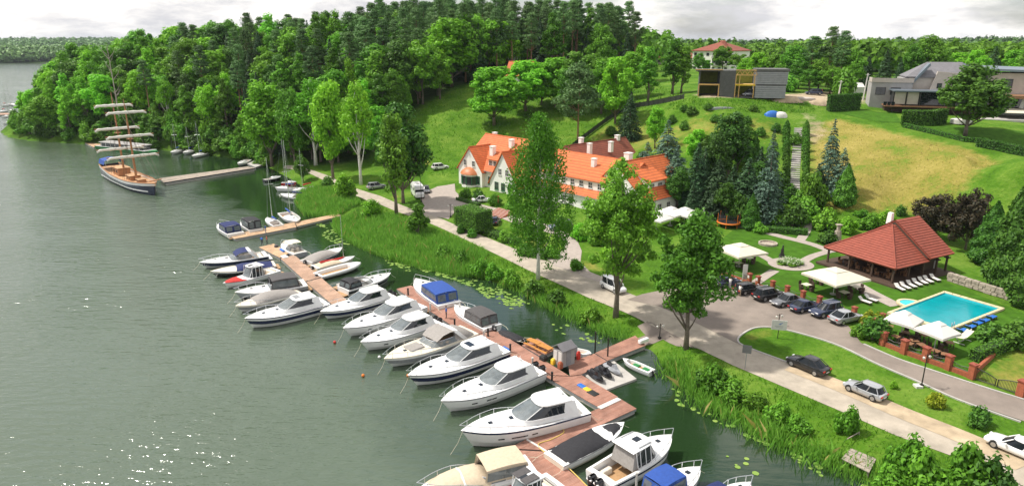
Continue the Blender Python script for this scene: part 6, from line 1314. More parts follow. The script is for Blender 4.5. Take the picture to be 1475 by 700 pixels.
for x in (6.3, 9.2): mb = MB(); mb.box((x, -2.6, 3.3), (2.5, .12, 3.0)); mb.build('screen', 'wall_beige', v1)
for x in (4.8, 7.7, 10.7, 16, 22): mb = MB(); mb.box((x, -3.2, 2.4), (.18, .18, 5.3)); mb.build('post', 'iron', v1)
for x in (3, 3.9, 4.8): mb = MB(); mb.box((x, -3.3, 1.9), (.8, .05, .9)); mb.build('railing', 'glass_dark', v1)
VC = hit(1432,170)
v2 = thing('villa', 'modern villa with flat sloping roof and awning at the right edge', 'building', (VC.x, VC.y, VC.z-.5), R(-20))
vbox(v2, (6, 10, 5), (14, 10, 12), 'wall_beige')
mb = MB(); mb.loft([[(u, -.0+4.0, z), (u, 17, z+.5), (u, 17, z+1.0), (u, 4.0, z+.5)] for u, z in ((-6,12.4),(-3,11.6),(9,11.2),(16,9.6))], cap=(True, True)); mb.build('roof', 'metal_blue', v2)
window(v2, (9, 5, 8.5), -math.pi/2, 2.4, 2.0, 'iron', 2, 1, sill=False); window(v2, (3, 5, 8.5), -math.pi/2, 1.6, 2.2, 'iron', 1, 1, sill=False)
mb = MB(); mb.box((7, 2, 5.6), (18, 7, .7)); mb.build('balcony_roof', 'wood_brown', v2)
mb = MB(); mb.box((7, 3.5, 3.2), (17, 3, 4.2)); mb.build('glazed_room', 'glass_dark', v2)
mb = MB(); mb.loft([[(u, 0.5, 2.9), (u, -3.4, 2.1), (u, -3.4, 2.0), (u, .5, 2.8)] for u in (1, 10)], cap=(True, True)); mb.build('awning', 'cloth_cream', v2)
for x in (4.5, 6.3): mb = MB(); mb.loft([[(x+dx, -.6, 3.0), (x+dx+.4, -.6, 5.2), (x+dx+.4, -.5, 5.2), (x+dx, -.5, 3.0)] for dx in (0, .9)], cap=(True, True)); mb.build('shutter', 'wall_grey', v2)
vbox(v2, (6, -1, .3), (22, 8, .5), 'concrete', 'terrace')
ld = hit(1235,170)
hedge([hit(1192,160), hit(1236,158)], 1.6, 2.6*1.6, 'tall clipped thuja hedge left of the slanted roof villa', n_per=60, leaf=.2, matname='leaf_dark')
hedge([hit(1298,180), hit(1340,181), hit(1358,178)], 1.8, 3.4, 'dark clipped hedge between the two villas', n_per=60, leaf=.2, matname='leaf_dark')
hedge([hit(1302,183), hit(1350,194), hit(1390,204), hit(1420,206)], 1.2, .9, 'low clipped hedge along the villa lawn edge', n_per=60, leaf=.14)
hedge([hit(1408,210), hit(1440,216), hit(1480,225)], 2.0, 1.6, 'thick hedge at the right edge below the villa lawn', n_per=60, leaf=.18, matname='leaf_dark')
mb = MB(); mb.cyl((0,0,0), 2.2, .9, 24); mb.cyl((0,0,.9), 2.0, .1, 24); o = mb.build('hot_tub', 'concrete_light'); o.location = hit(1384,178); tag(o, 'round pale hot tub under the large lawn tree', 'hot tub')
# small sheds / greenhouse by the hedge, utility poles
mb = MB(); mb.loft([[(u, -2, 0), (u, 2, 0), (u, 2, 1.8), (u, 0, 3.0), (u, -2, 1.8)] for u in (-4, 4)], cap=(True, True)); o = mb.build('greenhouse', 'cloth_white'); o.location = hit(1221,134); tag(o, 'small pale greenhouse behind the clipped thuja hedge', 'greenhouse')
for (px, py, tp, lab) in [(1207,143,116,'short concrete pole near the greenhouse'),(1243,145,106,'leaning concrete pole beside the grey villa')]:
    p = hit(px, py); H = atY(px, tp, p.y).z-p.z; mb = MB(); mb.tube([(0,0,-.3),(H*.05,0,H)], [.22,.15], 8); mb.box((H*.05,0,H-.4), (1.2,.12,.12)); o = mb.build('utility_pole', 'concrete_light'); o.location = p; tag(o, lab, 'pole')
# ================================================================== TALL SHIP
mat('ship_wood', (0.40,0.19,0.085), rough=0.6, var=0.2, vscale=3)
mat('ship_deck', (0.52,0.30,0.15), rough=0.7, var=0.15, vscale=3)
mat('sail_cloth', (0.80,0.77,0.70), rough=0.9, var=0.08, vscale=2)
sb, ss = at(224,268,2.6), at(157,237,3.4); dv = sb-ss; SL = math.hypot(dv.x, dv.y); SA = math.atan2(dv.y, dv.x)
ship = thing('sailing_ship', 'two-masted wooden sailing ship with navy hull and furled white sails', 'ship', (ss.x, ss.y, 0), SA)
def sh_b(t): return 3.1*(.78+.22*min(1, t/.3))*(1-max(0, (t-.55)/.45)**2.4)+.05
def sh_z(t): return 2.1+1.3*(t-.5)**2*4*(.9 if t < .5 else .55)
T_ = [i/16 for i in range(17)]; mb = MB(); pr = []
for t in T_:
    h = sh_b(t); z = sh_z(t); pr.append([(SL*t-(2.2*t**6)*1, 0, -.6), (SL*t-1.6*t**6, h*.75, .0), (SL*t-1.2*t**6, h*.95, .8), (SL*t-.7*t**6, h, z-.75), (SL*t-.4*t**6, h*1.0, z-.35), (SL*t, h*1.01, z+.35)])
for k, mi in zip(range(5), (0, 0, 0, 0, 1)):
    for sg in (1, -1): mb.loft([[(p[k][0], sg*p[k][1], p[k][2]), (p[k+1][0], sg*p[k+1][1], p[k+1][2])] for p in pr], closed=False, mi=mi)
p0 = pr[0]; mb.add([(p[0], p[1], p[2]) for p in p0]+[(p[0], -p[1], p[2]) for p in p0[::-1]], [tuple(range(12))], mi=0)
hl = mb.build('hull', ['navy','gelcoat','ship_wood'], ship, angle=40)
for zz, m_, nm in ((.55, 'gelcoat', 'stripe'),):
    for sg in (1, -1):
        mb = MB(); mb.loft([[(p[2][0], sg*(p[2][1]+.03), p[2][2]-.1), (p[2][0], sg*(p[2][1]+.03), p[2][2]+.22)] for p in pr[:-1]], closed=False); mb.build(nm, m_, hl)
mb = MB(); mb.loft([[(SL*t, -sh_b(t)*.98, sh_z(t)-.25), (SL*t, 0, sh_z(t)-.15), (SL*t, sh_b(t)*.98, sh_z(t)-.25)] for t in T_], closed=False); mb.build('deck', 'ship_deck', ship)
mb = MB(); mb.tube([(SL*t, sh_b(t)*1.0, sh_z(t)+.4) for t in T_], .14, 6); mb.tube([(SL*t, -sh_b(t)*1.0, sh_z(t)+.4) for t in T_], .14, 6); mb.build('bulwark_rail', 'ship_wood', ship)
mb = MB(); mb.tube([(SL*.9, 0, 3.2), (SL+5.0, 0, 5.0)], [.22, .1], 7); mb.build('bowsprit', 'ship_wood', ship)
for (t, l, w, h) in ((.30, 5.0, 3.0, 1.9), (.56, 3.4, 2.6, 1.2), (.72, 2.2, 1.8, .8)):
    mb = MB(); mb.rbox((SL*t, 0, sh_z(t)+h/2-.2), (l, w, h), .2); d = mb.build('deckhouse', 'ship_wood', ship); mb = MB(); mb.rbox((SL*t, 0, sh_z(t)+h-.12), (l+.3, w+.3, .14), .2); mb.build('deckhouse_roof', 'ship_deck', d)
    for sg in (1, -1):
        for k in range(2): mb = MB(); mb.box((SL*t-l*.2+k*l*.4, sg*(w/2+.01), sh_z(t)+h*.55-.2), (l*.22, .06, h*.35)); mb.build('cabin_window', 'glass_dark', d)
mb = MB(); mb.loft([[(SL*t, y*sh_b(.1), z) for y, z in ((-.98,4.2),(-.85,5.3),(0,5.7),(.85,5.3),(.98,4.2))] for t in (.015, .08, .15)], closed=False); mb.build('stern_canopy', 'canvas_blue', ship)
for x in (-1, 1):
    mb = MB(); mb.tube([(SL*.15, x*2.2, 3.0), (SL*.15, x*2.2, 5.4)], .06, 5); mb.build('canopy_post', 'chrome', ship)
def mastset(t, ytop, yards):
    base = Vector((ss.x, ss.y, 0))+Vector((math.cos(SA), math.sin(SA), 0))*SL*t; H = atY(0, ytop, base.y).z; x = SL*t
    mb = MB(); mb.tube([(x, 0, 1.8), (x, 0, H*.72), (x-.2, 0, H)], [.30, .2, .07], 9); ms = mb.build('mast', 'ship_wood', ship)
    for (yp, wpx) in yards:
        z = atY(0, yp, base.y).z; hw = wpx; mb = MB(); mb.tube([(x+.3, -hw, z), (x+.3, hw, z)], .12, 6); y_ = mb.build('yard', 'ship_wood', ms)
        rr = []
        for i in range(15):
            s = -1+2*i/14; r = .31*(1-.25*abs(s))*(1+.15*math.sin(i*2.1)); dr = .55 if abs(s) > .93 else .30
            rr.append([(x+.42+r*math.cos(a)*.8, s*hw*.985, z-dr*.6+r*1.25*math.sin(a)-(.25 if abs(s) > .93 else 0)) for a in [k*math.pi/4 for k in range(8)]])
        mb = MB(); mb.loft(rr, cap=(True, True)); mb.build('furled_sail', 'sail_cloth', y_, smooth=True)
    mb = MB(); mb.cyl((x, 0, H*.56), .8, .12, 10); mb.build('crows_nest', 'ship_wood', ms)
    mb = MB()
    for sg in (1, -1):
        for dx in (-1.4, 0, 1.4): mb.tube([(x, 0, H*.7), (x+dx, sg*2.8, 2.6)], .035, 3)
    mb.build('shroud', 'wood_dark', ms); return x, H
xa, Ha = mastset(.36, 133, [(151,4.6),(184,5.4),(213,5.8)])
xb, Hb = mastset(.62, 143, [(161,4.7),(195,5.6),(224,6.2)])
mb = MB(); mb.tube([(xb, 0, Hb*.95), (SL+4.8, 0, 5.0)], .035, 3); mb.tube([(xb, 0, Hb*.7), (SL+3, 0, 4.3)], .035, 3); mb.tube([(xa, 0, Ha*.95), (xb, 0, Hb*.7)], .035, 3); mb.tube([(xa, 0, Ha*.9), (SL*.02, 0, 3.5)], .035, 3); mb.build('stay', 'wood_dark', ship)
# glazed houseboat behind the ship
hb0 = at(146,213,.3); hb1 = at(226,222,.3); d = hb1-hb0; HL = math.hypot(d.x, d.y); HA = math.atan2(d.y, d.x)
hbt = thing('houseboat', 'long glazed excursion boat with pale roof behind the sailing ship', 'boat', hb0, HA)
mb = MB(); mb.loft([[(HL*t, y*(2.4*(1-max(0, (t-.8)/.2)**2*.8)), z) for y, z in ((-1,1.0),(-.8,-.3),(.8,-.3),(1,1.0))] for t in (0, .3, .6, .8, .9, 1)], cap=(True, True)); mb.build('hull', 'green_paint', hbt)
mb = MB(); mb.rbox((HL*.46, 0, 1.7), (HL*.72, 4.0, 1.4), .3); mb.build('cabin', 'window_glass', hbt)
mb = MB(); mb.rbox((HL*.46, 0, 2.5), (HL*.76, 4.5, .25), .3); mb.build('roof', 'wall_grey', hbt)
mb = MB(); mb.rbox((HL*.46, 0, 1.02), (HL*.9, 4.6, .12), .3); mb.build('gunwale', 'gelcoat', hbt)
for k in range(9):
    for sg in (1, -1): mb = MB(); mb.box((HL*(.12+.085*k), sg*2.02, 1.7), (.14, .1, 1.4)); mb.build('pillar', 'gelcoat', hbt)
# ================================================================== CARS
for nm, col in (('silver',(0.42,0.43,0.45)),('grey',(0.17,0.175,0.185)),('black',(0.012,0.012,0.014)),('navyblue',(0.02,0.03,0.07)),('white',(0.80,0.80,0.79)),('bluegrey',(0.10,0.14,0.20))):
    mat('paint_'+nm, col, rough=.25, metal=.35 if nm in ('silver','grey','bluegrey') else 0, var=.04, coat=.6)
mat('tail_red', (0.45,0.015,0.012), rough=.3, var=0); mat('lamp_glass', (0.75,0.76,0.78), rough=.1, var=0); mat('rim', (0.45,0.46,0.48), rough=.35, metal=.8, var=.1)
mat('car_glass', (0.012,0.016,0.02), rough=.2, var=0, spec=.35)
CARS = dict(sedan=(4.75,1.85,1.43,.78,(-.40,.22),(-.20,.04)), hatch=(4.05,1.74,1.46,.82,(-.47,.26),(-.36,.05)), suv=(4.7,1.92,1.70,.95,(-.48,.26),(-.40,.08)), coupe=(4.6,1.9,1.55,.92,(-.45,.25),(-.22,.06)), wagon=(4.7,1.85,1.50,.82,(-.48,.24),(-.42,.05)), van=(4.4,1.82,1.85,.95,(-.49,.36),(-.46,.16)))
def car(p, rz, kind, paint, label, group='parked cars', plate=True, roofbars=False):
    L, Wd, H, sh, cb, ct = CARS[kind]; o = thing('parked_car', label, 'car', p, rz, group); h = Wd/2; rr = []
    hood = sh*.97; st = [(-.5,.84,.42,sh*.80),(-.485,.92,.30,sh*.93),(-.42,.98,.22,sh*1.0),(-.25,1.0,.20,sh*1.0),(0,1.0,.19,sh*.99),(.22,1.0,.20,sh*.97),(.32,.99,.21,hood*.95),(.42,.95,.23,hood*.88),(.48,.86,.28,hood*.76),(.5,.74,.36,hood*.62)]
    for t, w, z0, z1 in st:
        w *= h; rr.append([(t*L, -w*.88, z0), (t*L, -w*.99, z0+.12), (t*L, -w, (z0+z1)*.5), (t*L, -w*.95, z1-.06), (t*L, -w*.84, z1), (t*L, 0, z1+.03), (t*L, w*.84, z1), (t*L, w*.95, z1-.06), (t*L, w, (z0+z1)*.5), (t*L, w*.99, z0+.12), (t*L, w*.88, z0)])
    mb = MB(); mb.loft(rr, cap=(True, True)); body = mb.build('body', paint, o, angle=40)
    def ring(x0, x1, w, z, p=3.6, n=24):
        cx, rx = (x0+x1)/2*L, (x1-x0)/2*L; return [(cx+rx*math.copysign(abs(math.cos(a))**(2/p), math.cos(a)), w*math.copysign(abs(math.sin(a))**(2/p), math.sin(a)), z) for a in [2*math.pi*(k+.5)/n for k in range(n)]]
    zb, zt = sh*.97, H-.07
    mb = MB(); mb.loft([ring(cb[0]+.02, cb[1], h*.88, zb), ring(ct[0], ct[1], h*.70, zt)], cap=(False, False)); gl = mb.build('glass', 'car_glass', o, angle=62)
    mb = MB(); mb.loft([ring(ct[0]-.012, ct[1]+.012, h*.71, zt-.03), ring(ct[0]-.008, ct[1]+.008, h*.70, zt+.03), ring(ct[0]*.9, ct[1]-.03, h*.55, H)], cap=(True, True)); mb.build('roof', paint, o, angle=40)
    for sg in (1, -1):
        for (xb_, xt_) in ((cb[1]-.035, ct[1]-.01), ((cb[0]+cb[1])/2-.02, (ct[0]+ct[1])/2-.02), (cb[0]+.05, ct[0]+.02)):
            mb = MB(); mb.tube([(xb_*L, sg*h*.875, zb), (xt_*L, sg*h*.705, zt)], .05, 4); mb.build('pillar', paint, gl)
        mb = MB(); mb.rbox((cb[1]*L-.55, sg*h*1.06, sh+.06), (.16, .2, .14), .04); mb.build('mirror', paint, o)
        mb = MB(); mb.box((.478*L, sg*h*.60, sh*.70), (.14, h*.34, .12)); mb.build('headlight', 'lamp_glass', o)
        mb = MB(); mb.box((-.493*L, sg*h*.66, sh*.83), (.09, h*.36, .15)); mb.build('tail_light', 'tail_red', o)
        if roofbars: mb = MB(); mb.tube([(ct[0]*L+.1, sg*h*.62, H+.02), (ct[1]*L-.1, sg*h*.62, H+.02)], .03, 4); mb.build('roof_bar', 'chrome', o)
    r = .33 if kind != 'suv' else .37
    for x in (-.30*L, .31*L):
        for sg in (1, -1):
            mb = MB(); mb.disc_x((x, sg*(h*.985-.09), r), r, .22, 18); w_ = mb.build('wheel', 'rubber', o, angle=40); mb = MB(); mb.disc_x((x, sg*(h*.985-.085), r), r*.64, .232, 14); mb.build('rim', 'rim', w_, angle=40)
            mb = MB(); mb.disc_x((x, sg*(h*.985-.12), r+.02), r*1.16, .20, 18); mb.build('wheel_arch', 'rubber', body, angle=40)
    if plate:
        mb = MB(); mb.box((-.503*L, 0, sh*.62), (.03, .5, .11)); mb.build('number_plate', 'cloth_white', o)
        mb = MB(); mb.box((.503*L, 0, .45), (.03, .5, .11)); mb.build('number_plate', 'cloth_white', o)
    mb = MB(); mb.box((-.4985*L, 0, .42), (.05, h*1.3, .16)); mb.build('bumper', 'rubber', o); return o
def road_dir(p, q): a, b = hit(*p), hit(*q); return math.atan2(b.y-a.y, b.x-a.x)
FA = math.atan2(*( (lambda a, b: (-(b.x-a.x), b.y-a.y))(hit(1042,392), hit(1238,478)) )); FA = road_dir((1042,392), (1238,478))+math.pi/2
RA = road_dir((1235,565), (1110,512)); 
def up(p, d=.07): return p+Vector((0, 0, d))
row = [((1048,411),0,'hatch','navyblue','dark blue hatchback half hidden by the tree at the end of the row'),((1078,421),0,'wagon','black','black estate car with people unloading behind it'),((1106,430),0,'suv','black','black car third in the row with its rear toward the lane'),((1132,438),math.pi,'sedan','grey','grey saloon parked nose out in the car park row'),((1159,446),0,'sedan','navyblue','black-blue saloon parked beside the large blue SUV'),((1189,453),math.pi,'suv','navyblue','large dark blue SUV parked nose out'),((1217,463),0,'coupe','silver','silver coupe at the right end of the parked row')]
for (pp, dr, k, c_, lab) in row: car(up(hit(*pp)), FA+math.pi+dr if math.cos(FA) < 0 else FA+dr, k, 'paint_'+c_, lab, 'cars parked in the row along the garden fence', roofbars=(k == 'suv'))
car(up(hit(1163,532)), RA, 'coupe', 'paint_black', 'black car parked beside the promenade grass', 'cars parked along the promenade')
car(up(hit(1245,568)), RA, 'hatch', 'paint_silver', 'silver hatchback parked behind the black car on the promenade', 'cars parked along the promenade')
car(up(hit(1463,652)), RA, 'wagon', 'paint_white', 'white estate car cut off by the right picture edge', 'cars parked along the promenade')
car(up(hit(883,418)), RA+math.pi*.98, 'van', 'paint_white', 'small white van beside the alder trunk', 'cars in front of the hotel')
car(up(hit(807,330)), R(200), 'suv', 'paint_bluegrey', 'blue grey SUV on the hotel drive', 'cars in front of the hotel')
car(up(hit(695,291)), R(10), 'sedan', 'paint_white', 'white saloon behind the big block hedge', 'cars in front of the hotel')
car(up(hit(713,322)), R(80), 'hatch', 'paint_navyblue', 'dark car in shade right of the big block hedge', 'cars in front of the hotel')
car(up(hit(614,277)), R(-80), 'hatch', 'paint_grey', 'grey car beside the white camper van', 'cars left of the hotel')
car(up(hit(542,272)), R(35), 'suv', 'paint_silver', 'silver SUV parked on the shore path', 'cars left of the hotel')
car(up(hit(634,244)), R(28), 'suv', 'paint_white', 'white SUV parked on the grass below the meadow', 'cars left of the hotel')
car(up(hit(1080,139)), R(170), 'van', 'paint_silver', 'silver van parked before the unfinished house', 'cars near the unfinished house'); car(up(hit(1172,137)), R(170), 'suv', 'paint_navyblue', 'dark car right of the unfinished house', 'cars near the unfinished house')
# camper van
cp = up(hit(602,283)); cv = thing('camper_van', 'white camper van with rounded roof facing the promenade', 'camper van', cp, R(-72))
mb = MB(); rr = []
for t, w, z0, z1 in ((-.5,.96,.5,2.75),(-.47,1,.4,2.9),(-.1,1,.35,2.95),(.2,1,.35,2.95),(.33,.98,.35,2.75),(.38,.95,.35,1.6),(.5,.8,.4,1.1)):
    rr.append([(6.6*t, -1.1*w, z0), (6.6*t, -1.12*w, z1-.25), (6.6*t, -.95*w, z1), (6.6*t, .95*w, z1), (6.6*t, 1.12*w, z1-.25), (6.6*t, 1.1*w, z0)])
mb.loft(rr, cap=(True, True)); mb.build('body', 'paint_white', cv, angle=35)
mb = MB(); mb.add([(2.2,-.95,2.1),(2.2,.95,2.1),(2.75,1.0,1.35),(2.75,-1.0,1.35)], [(0,1,2,3)]); mb.box((2.45,0,1.7), (.25,1.9,.6)); mb.build('windscreen', 'car_glass', cv)
for sg in (1, -1):
    for x in (-2.0, .4): mb = MB(); mb.box((x, sg*1.1, 1.9), (1.1, .06, .6)); mb.build('window', 'car_glass', cv)
    for x in (-2.0, 2.2): mb = MB(); mb.disc_x((x, sg*1.0, .36), .36, .25, 16); mb.build('wheel', 'rubber', cv)
    mb = MB(); mb.box((3.22, sg*.65, .85), (.12, .4, .2)); mb.build('headlight', 'lamp_glass', cv)
for x in (-1.5, .5): mb = MB(); mb.rbox((x, 0, 2.98), (.7, .7, .12), .1); mb.build('roof_hatch', 'rub_grey', cv)
# ================================================================== HEDGES, GARDEN
hb = hit(664,330); he = hit(700,336)
th = hit(682,333); u_ = Vector((math.cos(HANG), math.sin(HANG), 0)); 
p0 = th-u_*3.2; p1 = th+u_*3.2; p0.z = p1.z = th.z
hg = hedge([p0+Vector((0,0,.9)), p1+Vector((0,0,.9))], 4.2, 3.6, 'huge square-clipped block of hedge beside the promenade', n_per=110, leaf=.13)
for (a, b, w, h, lab) in [((704,338),(745,352),2.2,1.0,'low clipped hedge between promenade and hotel drive, left part'),((750,366),(788,372),2.4,1.2,'rounded clipped hedge below the weeping birch'),((660,288),(690,297),1.2,.6,'low box hedge at the bend of the hotel drive'),((1094,333),(1162,338),1.8,1.0,'clipped shrub border behind the garden lawn'),((1402,520),(1470,494),1.2,1.3,'dark clipped hedge behind the sun lounger lawn')]:
    hedge([hit(*a), hit(*b)], w, h, lab, n_per=90, leaf=.13)
plant('ball', 664, 336, 322, 14, 'small clipped ball left of the block hedge', 'bush', name='clipped_bush'); plant('ball', 680, 342, 328, 16, 'small clipped ball below the block hedge', 'bush', name='clipped_bush')
# garden stairs between thuja rows
GS = [hit(1146,300), hit(1145,262), hit(1147,225), hit(1150,185)]
gs = thing('garden_stairs', 'straight stone stairs climbing the slope between thuja columns', 'stairs', GS[0]); n_ = 46; pz = GS[0]
L_ = smooth_line(GS, 12)
for i in range(0, len(L_)-1):
    a, b = L_[i], L_[i+1]; d = b-a; mb = MB(); mb.box(((a+b)/2-GS[0]+Vector((0,0,.0))), (1.9, d.length*.92, .35), math.atan2(d.y, d.x)-math.pi/2); mb.build('step', 'concrete', gs)
for k, (px, py, tp) in enumerate([(x, y, y-22) for y in (292,276,260,245,231,218,206,195) for x in (1132,1160)]):
    plant('thuja', px, py, tp, 11, 'columnar thuja lining the straight garden stairs', 'tree', 'thujas lining the garden stairs', 'thuja_tree')
for (px, py, m, sz, lab, nm_) in [(1112,167,'blue_plastic',(4.0,2.2,1.3),'blue tarpaulin covered pile on the upper lawn','tarpaulin'),(1124,168,'cloth_white',(3.6,2.4,1.2),'white tarpaulin covered pile on the upper lawn','tarpaulin'),(1132,146,'dirt',(9,5,1.4),'sand heap right of the unfinished house','sand heap'),(1150,143,'wall_beige',(10,3,.6),'stack of pale boards right of the unfinished house','board stack'),(1040,157,'rub_grey',(7,.6,.5),'grey pipes lying on the bank below the unfinished house','pipes'),(1185,150,'dirt',(8,5,1.2),'bare earth heap left of the clipped thuja hedge','earth heap')]:
    mb = MB(); rd = random.Random(px); rr = []
    for s, z in ((1.0,-.3),(.9,sz[2]*.35),(.6,sz[2]*.85),(.2,sz[2])): rr.append([(sz[0]/2*s*math.cos(a)*rd.uniform(.85,1.15), sz[1]/2*s*math.sin(a)*rd.uniform(.85,1.15), z) for a in [k*math.pi/6 for k in range(12)]])
    mb.loft(rr, cap=(True, True)); o = mb.build(nm_.replace(' ', '_'), m, angle=50); o.location = hit(px, py); tag(o, lab, nm_)
# flower bed in the path circle
o = put('bush', (RC.x, RC.y, RC.z), .9, 4.4, 'round flower bed of pale green plants in the path circle', 'bush', None, 'flower_bed')
leafmat('pale_plant', (0.30,0.40,0.22), (0.55,0.62,0.42), hue=0, val=0)
rng = np.random.default_rng(5); a = rng.uniform(0, 6.28, 260); r = 2.2*np.sqrt(rng.random(260)); Pp = np.c_[r*np.cos(a)/2.2*2.0, r*np.sin(a)/2.2*2.0, .55+.35*rng.random(260)]
bl_ = link('blossom', leaf_mesh('blossom', Pp, np.c_[rng.normal(0,.3,(260,2)), np.ones(260)], .16, 'pale_plant')); bl_.parent = o; bl_.scale = (1/o.scale[0], 1/o.scale[1], 1/o.scale[2])
mb = MB(); mb.cyl((0,0,0), .55, .5, 10, .45); mb.box((0,0,.6), (.5,.5,.3)); mb.tube([(0,0,.7),(0,.05,1.3),(.03,0,1.75)], [.22,.26,.12], 8); mb.blob((.03,0,1.95), (.15,.15,.19)); mb.tube([(0,.25,1.5),(.25,.3,1.1)], [.08,.06], 5); o = mb.build('statue', 'iron', angle=40); o.location = hit(1126,371); tag(o, 'dark bronze garden statue on a pedestal beside the flower bed', 'statue')
mb = MB(); mb.loft([[(1.6*k*math.cos(a), 1.6*k*math.sin(a), z) for a in [2*math.pi*i/20 for i in range(20)]] for k, z in ((1,0),(1,.35),(.85,.35),(.85,.1))], cap=(True, True)); o = mb.build('fire_pit', 'stone_wall'); o.location = hit(1106,352); tag(o, 'round stone fire pit on the upper garden lawn', 'fire pit')
# trampoline
tp_ = hit(1049,326); tr = thing('trampoline', 'round garden trampoline with orange rim and dark net', 'trampoline', tp_)
cir = lambda r, z, n=20: [(r*math.cos(2*math.pi*k/n), r*math.sin(2*math.pi*k/n), z) for k in range(n)]
mb = MB(); mb.tube(cir(2.1,.85)+[cir(2.1,.85)[0]], .16, 6); mb.build('rim_pad', 'orange_plastic', tr)
mb = MB(); mb.loft([cir(2.0,.82), cir(.2,.78)], cap=(False, True)); mb.build('mat', 'rubber', tr)
for k in range(6): a = k*math.pi/3; mb = MB(); mb.tube([(2.1*math.cos(a), 2.1*math.sin(a), 0), (2.1*math.cos(a), 2.1*math.sin(a), 2.6)], .05, 5); mb.build('pole', 'orange_plastic', tr)
mat('net', (0.03,0.03,0.035), rough=.9, var=0, alpha=.55)
mb = MB(); mb.loft([cir(2.0,.9), cir(2.0,2.5)]); mb.build('safety_net', 'net', tr)
# parasols
def parasol(p, rz, w, d, h, cloth, label, group, pole='cloth_white'):
    o = thing('parasol', label, 'parasol', p, rz, group); mb = MB(); mb.cyl((0,0,0), .45, .12, 12); mb.build('base', 'concrete', o); mb = MB(); mb.tube([(0,0,.1),(0,0,h+.9)], .06, 8); mb.build('pole', pole, o)
    def rect(k, z, sag=0): 
        out = []; c = [(-1,-1),(1,-1),(1,1),(-1,1)]
        for i in range(4):
            a, b = c[i], c[(i+1) % 4]
            for s in range(4): t = s/4; out.append(((a[0]+(b[0]-a[0])*t)*w/2*k, (a[1]+(b[1]-a[1])*t)*d/2*k, z+sag*math.sin(math.pi*t)))
        return out
    mb = MB(); mb.loft([rect(1.0, h-.28, .05), rect(1.0, h, .06), rect(.66, h+.42, .03), rect(.30, h+.84, .01), rect(.24, h+.90)]); mb.loft([rect(.33, h+.88), rect(.02, h+1.22)], cap=(False, True)); cn_ = mb.build('canopy', cloth, o)
    for i, (a, b) in enumerate([(-1,-1),(1,-1),(1,1),(-1,1),(0,-1),(1,0),(0,1),(-1,0)]): mb = MB(); mb.tube([(0,0,h+.72),(a*w/2*.97, b*d/2*.97, h-.02)], .025, 4); mb.build('rib', 'wood_brown', cn_)
    return o
parasol(hit(1064,384), FA, 5.9, 5.9, 2.75, 'cloth_cream', 'large cream square parasol on the left garden lawn', 'large garden parasols')
parasol(hit(1200,424), FA, 6.6, 6.0, 2.75, 'cloth_cream', 'large cream square parasol before the pavilion', 'large garden parasols')
PO = [at(*p, 2.45) for p in [(1360,421),(1447,446),(1366,478),(1277,452)]]; PAN = math.atan2((PO[1]-PO[0]).y, (PO[1]-PO[0]).x)
parasol(hit(1297,487), PAN+.15, 3.3, 3.3, 2.4, 'cloth_white', 'white square parasol left of two beside the pool', 'white pool parasols')
parasol(hit(1345,504), PAN-.1, 3.4, 3.4, 2.4, 'cloth_white', 'white square parasol right of two beside the pool', 'white pool parasols')
parasol(hit(965,325), HANG, 5, 4.4, 2.6, 'cloth_white', 'white parasol on the terrace below the right hotel gable', 'terrace parasols'); parasol(hit(985,326), HANG, 5, 4.4, 2.6, 'cloth_white', 'second white terrace parasol next to the garden trees', 'terrace parasols'); parasol(hit(945,333), HANG, 4.6, 4, 2.6, 'cloth_white', 'white terrace parasol nearest the tall alder', 'terrace parasols')
mb = MB(); mb.tube([(0,0,0),(0,0,1.2)], .06, 6); mb.loft([cir(.28,1.2,8), cir(.22,2.2,8), cir(.04,3.2,8)], cap=(True,True)); o = mb.build('closed_parasol', 'cloth_white'); o.location = hit(1012,322); tag(o, 'closed white parasol standing left of the trampoline', 'parasol')
for (px, py, lab) in [(1063,385,'square table under the left cream parasol'),(1078,378,'dark table behind the left cream parasol'),(1161,417,'dark table left of the right cream parasol'),(1215,428,'table under the right cream parasol'),(1175,408,'table at the far side of the right cream parasol'),(1232,420,'table at the right side of the right cream parasol')]:
    table_set(hit(px, py)+Vector((0,0,.05)), FA, lab, 'garden lawn tables', top='cloth_cream', chairs=4, w=1.1)
for k, (px, py) in enumerate([(1289,493),(1303,487),(1316,499),(1326,505),(1346,514),(1360,519),(1366,502),(1330,491),(1308,503),(1280,478)]):
    table_set(hit(px, py)+Vector((0,0,.05)), PAN+.4*k, ['terrace table nearest the fence corner pillar','terrace table under the left pool parasol','terrace table between the two pool parasols','terrace table before the second fence pillar','terrace table at the third fence pillar','terrace table nearest the gate','terrace table right of the pool parasols','terrace table at the pool edge between parasols','terrace table before the first fence panel','terrace table behind the yellow bush'][k], 'pool terrace tables', top='wood_brown', chairs=2, w=.85)
# pool
pc = sum(PO, Vector())/4; pz_ = max(hz(PO[0].lerp(PO[1], a).lerp(PO[3].lerp(PO[2], a), b).x, PO[0].lerp(PO[1], a).lerp(PO[3].lerp(PO[2], a), b).y) for a in (0,.25,.5,.75,1) for b in (0,.25,.5,.75,1)); print('pool z', pz_); pool = thing('swimming_pool', 'rectangular turquoise swimming pool with cream stone edge', 'pool', (pc.x, pc.y, pz_+.26))
lo = [p-pc for p in PO]
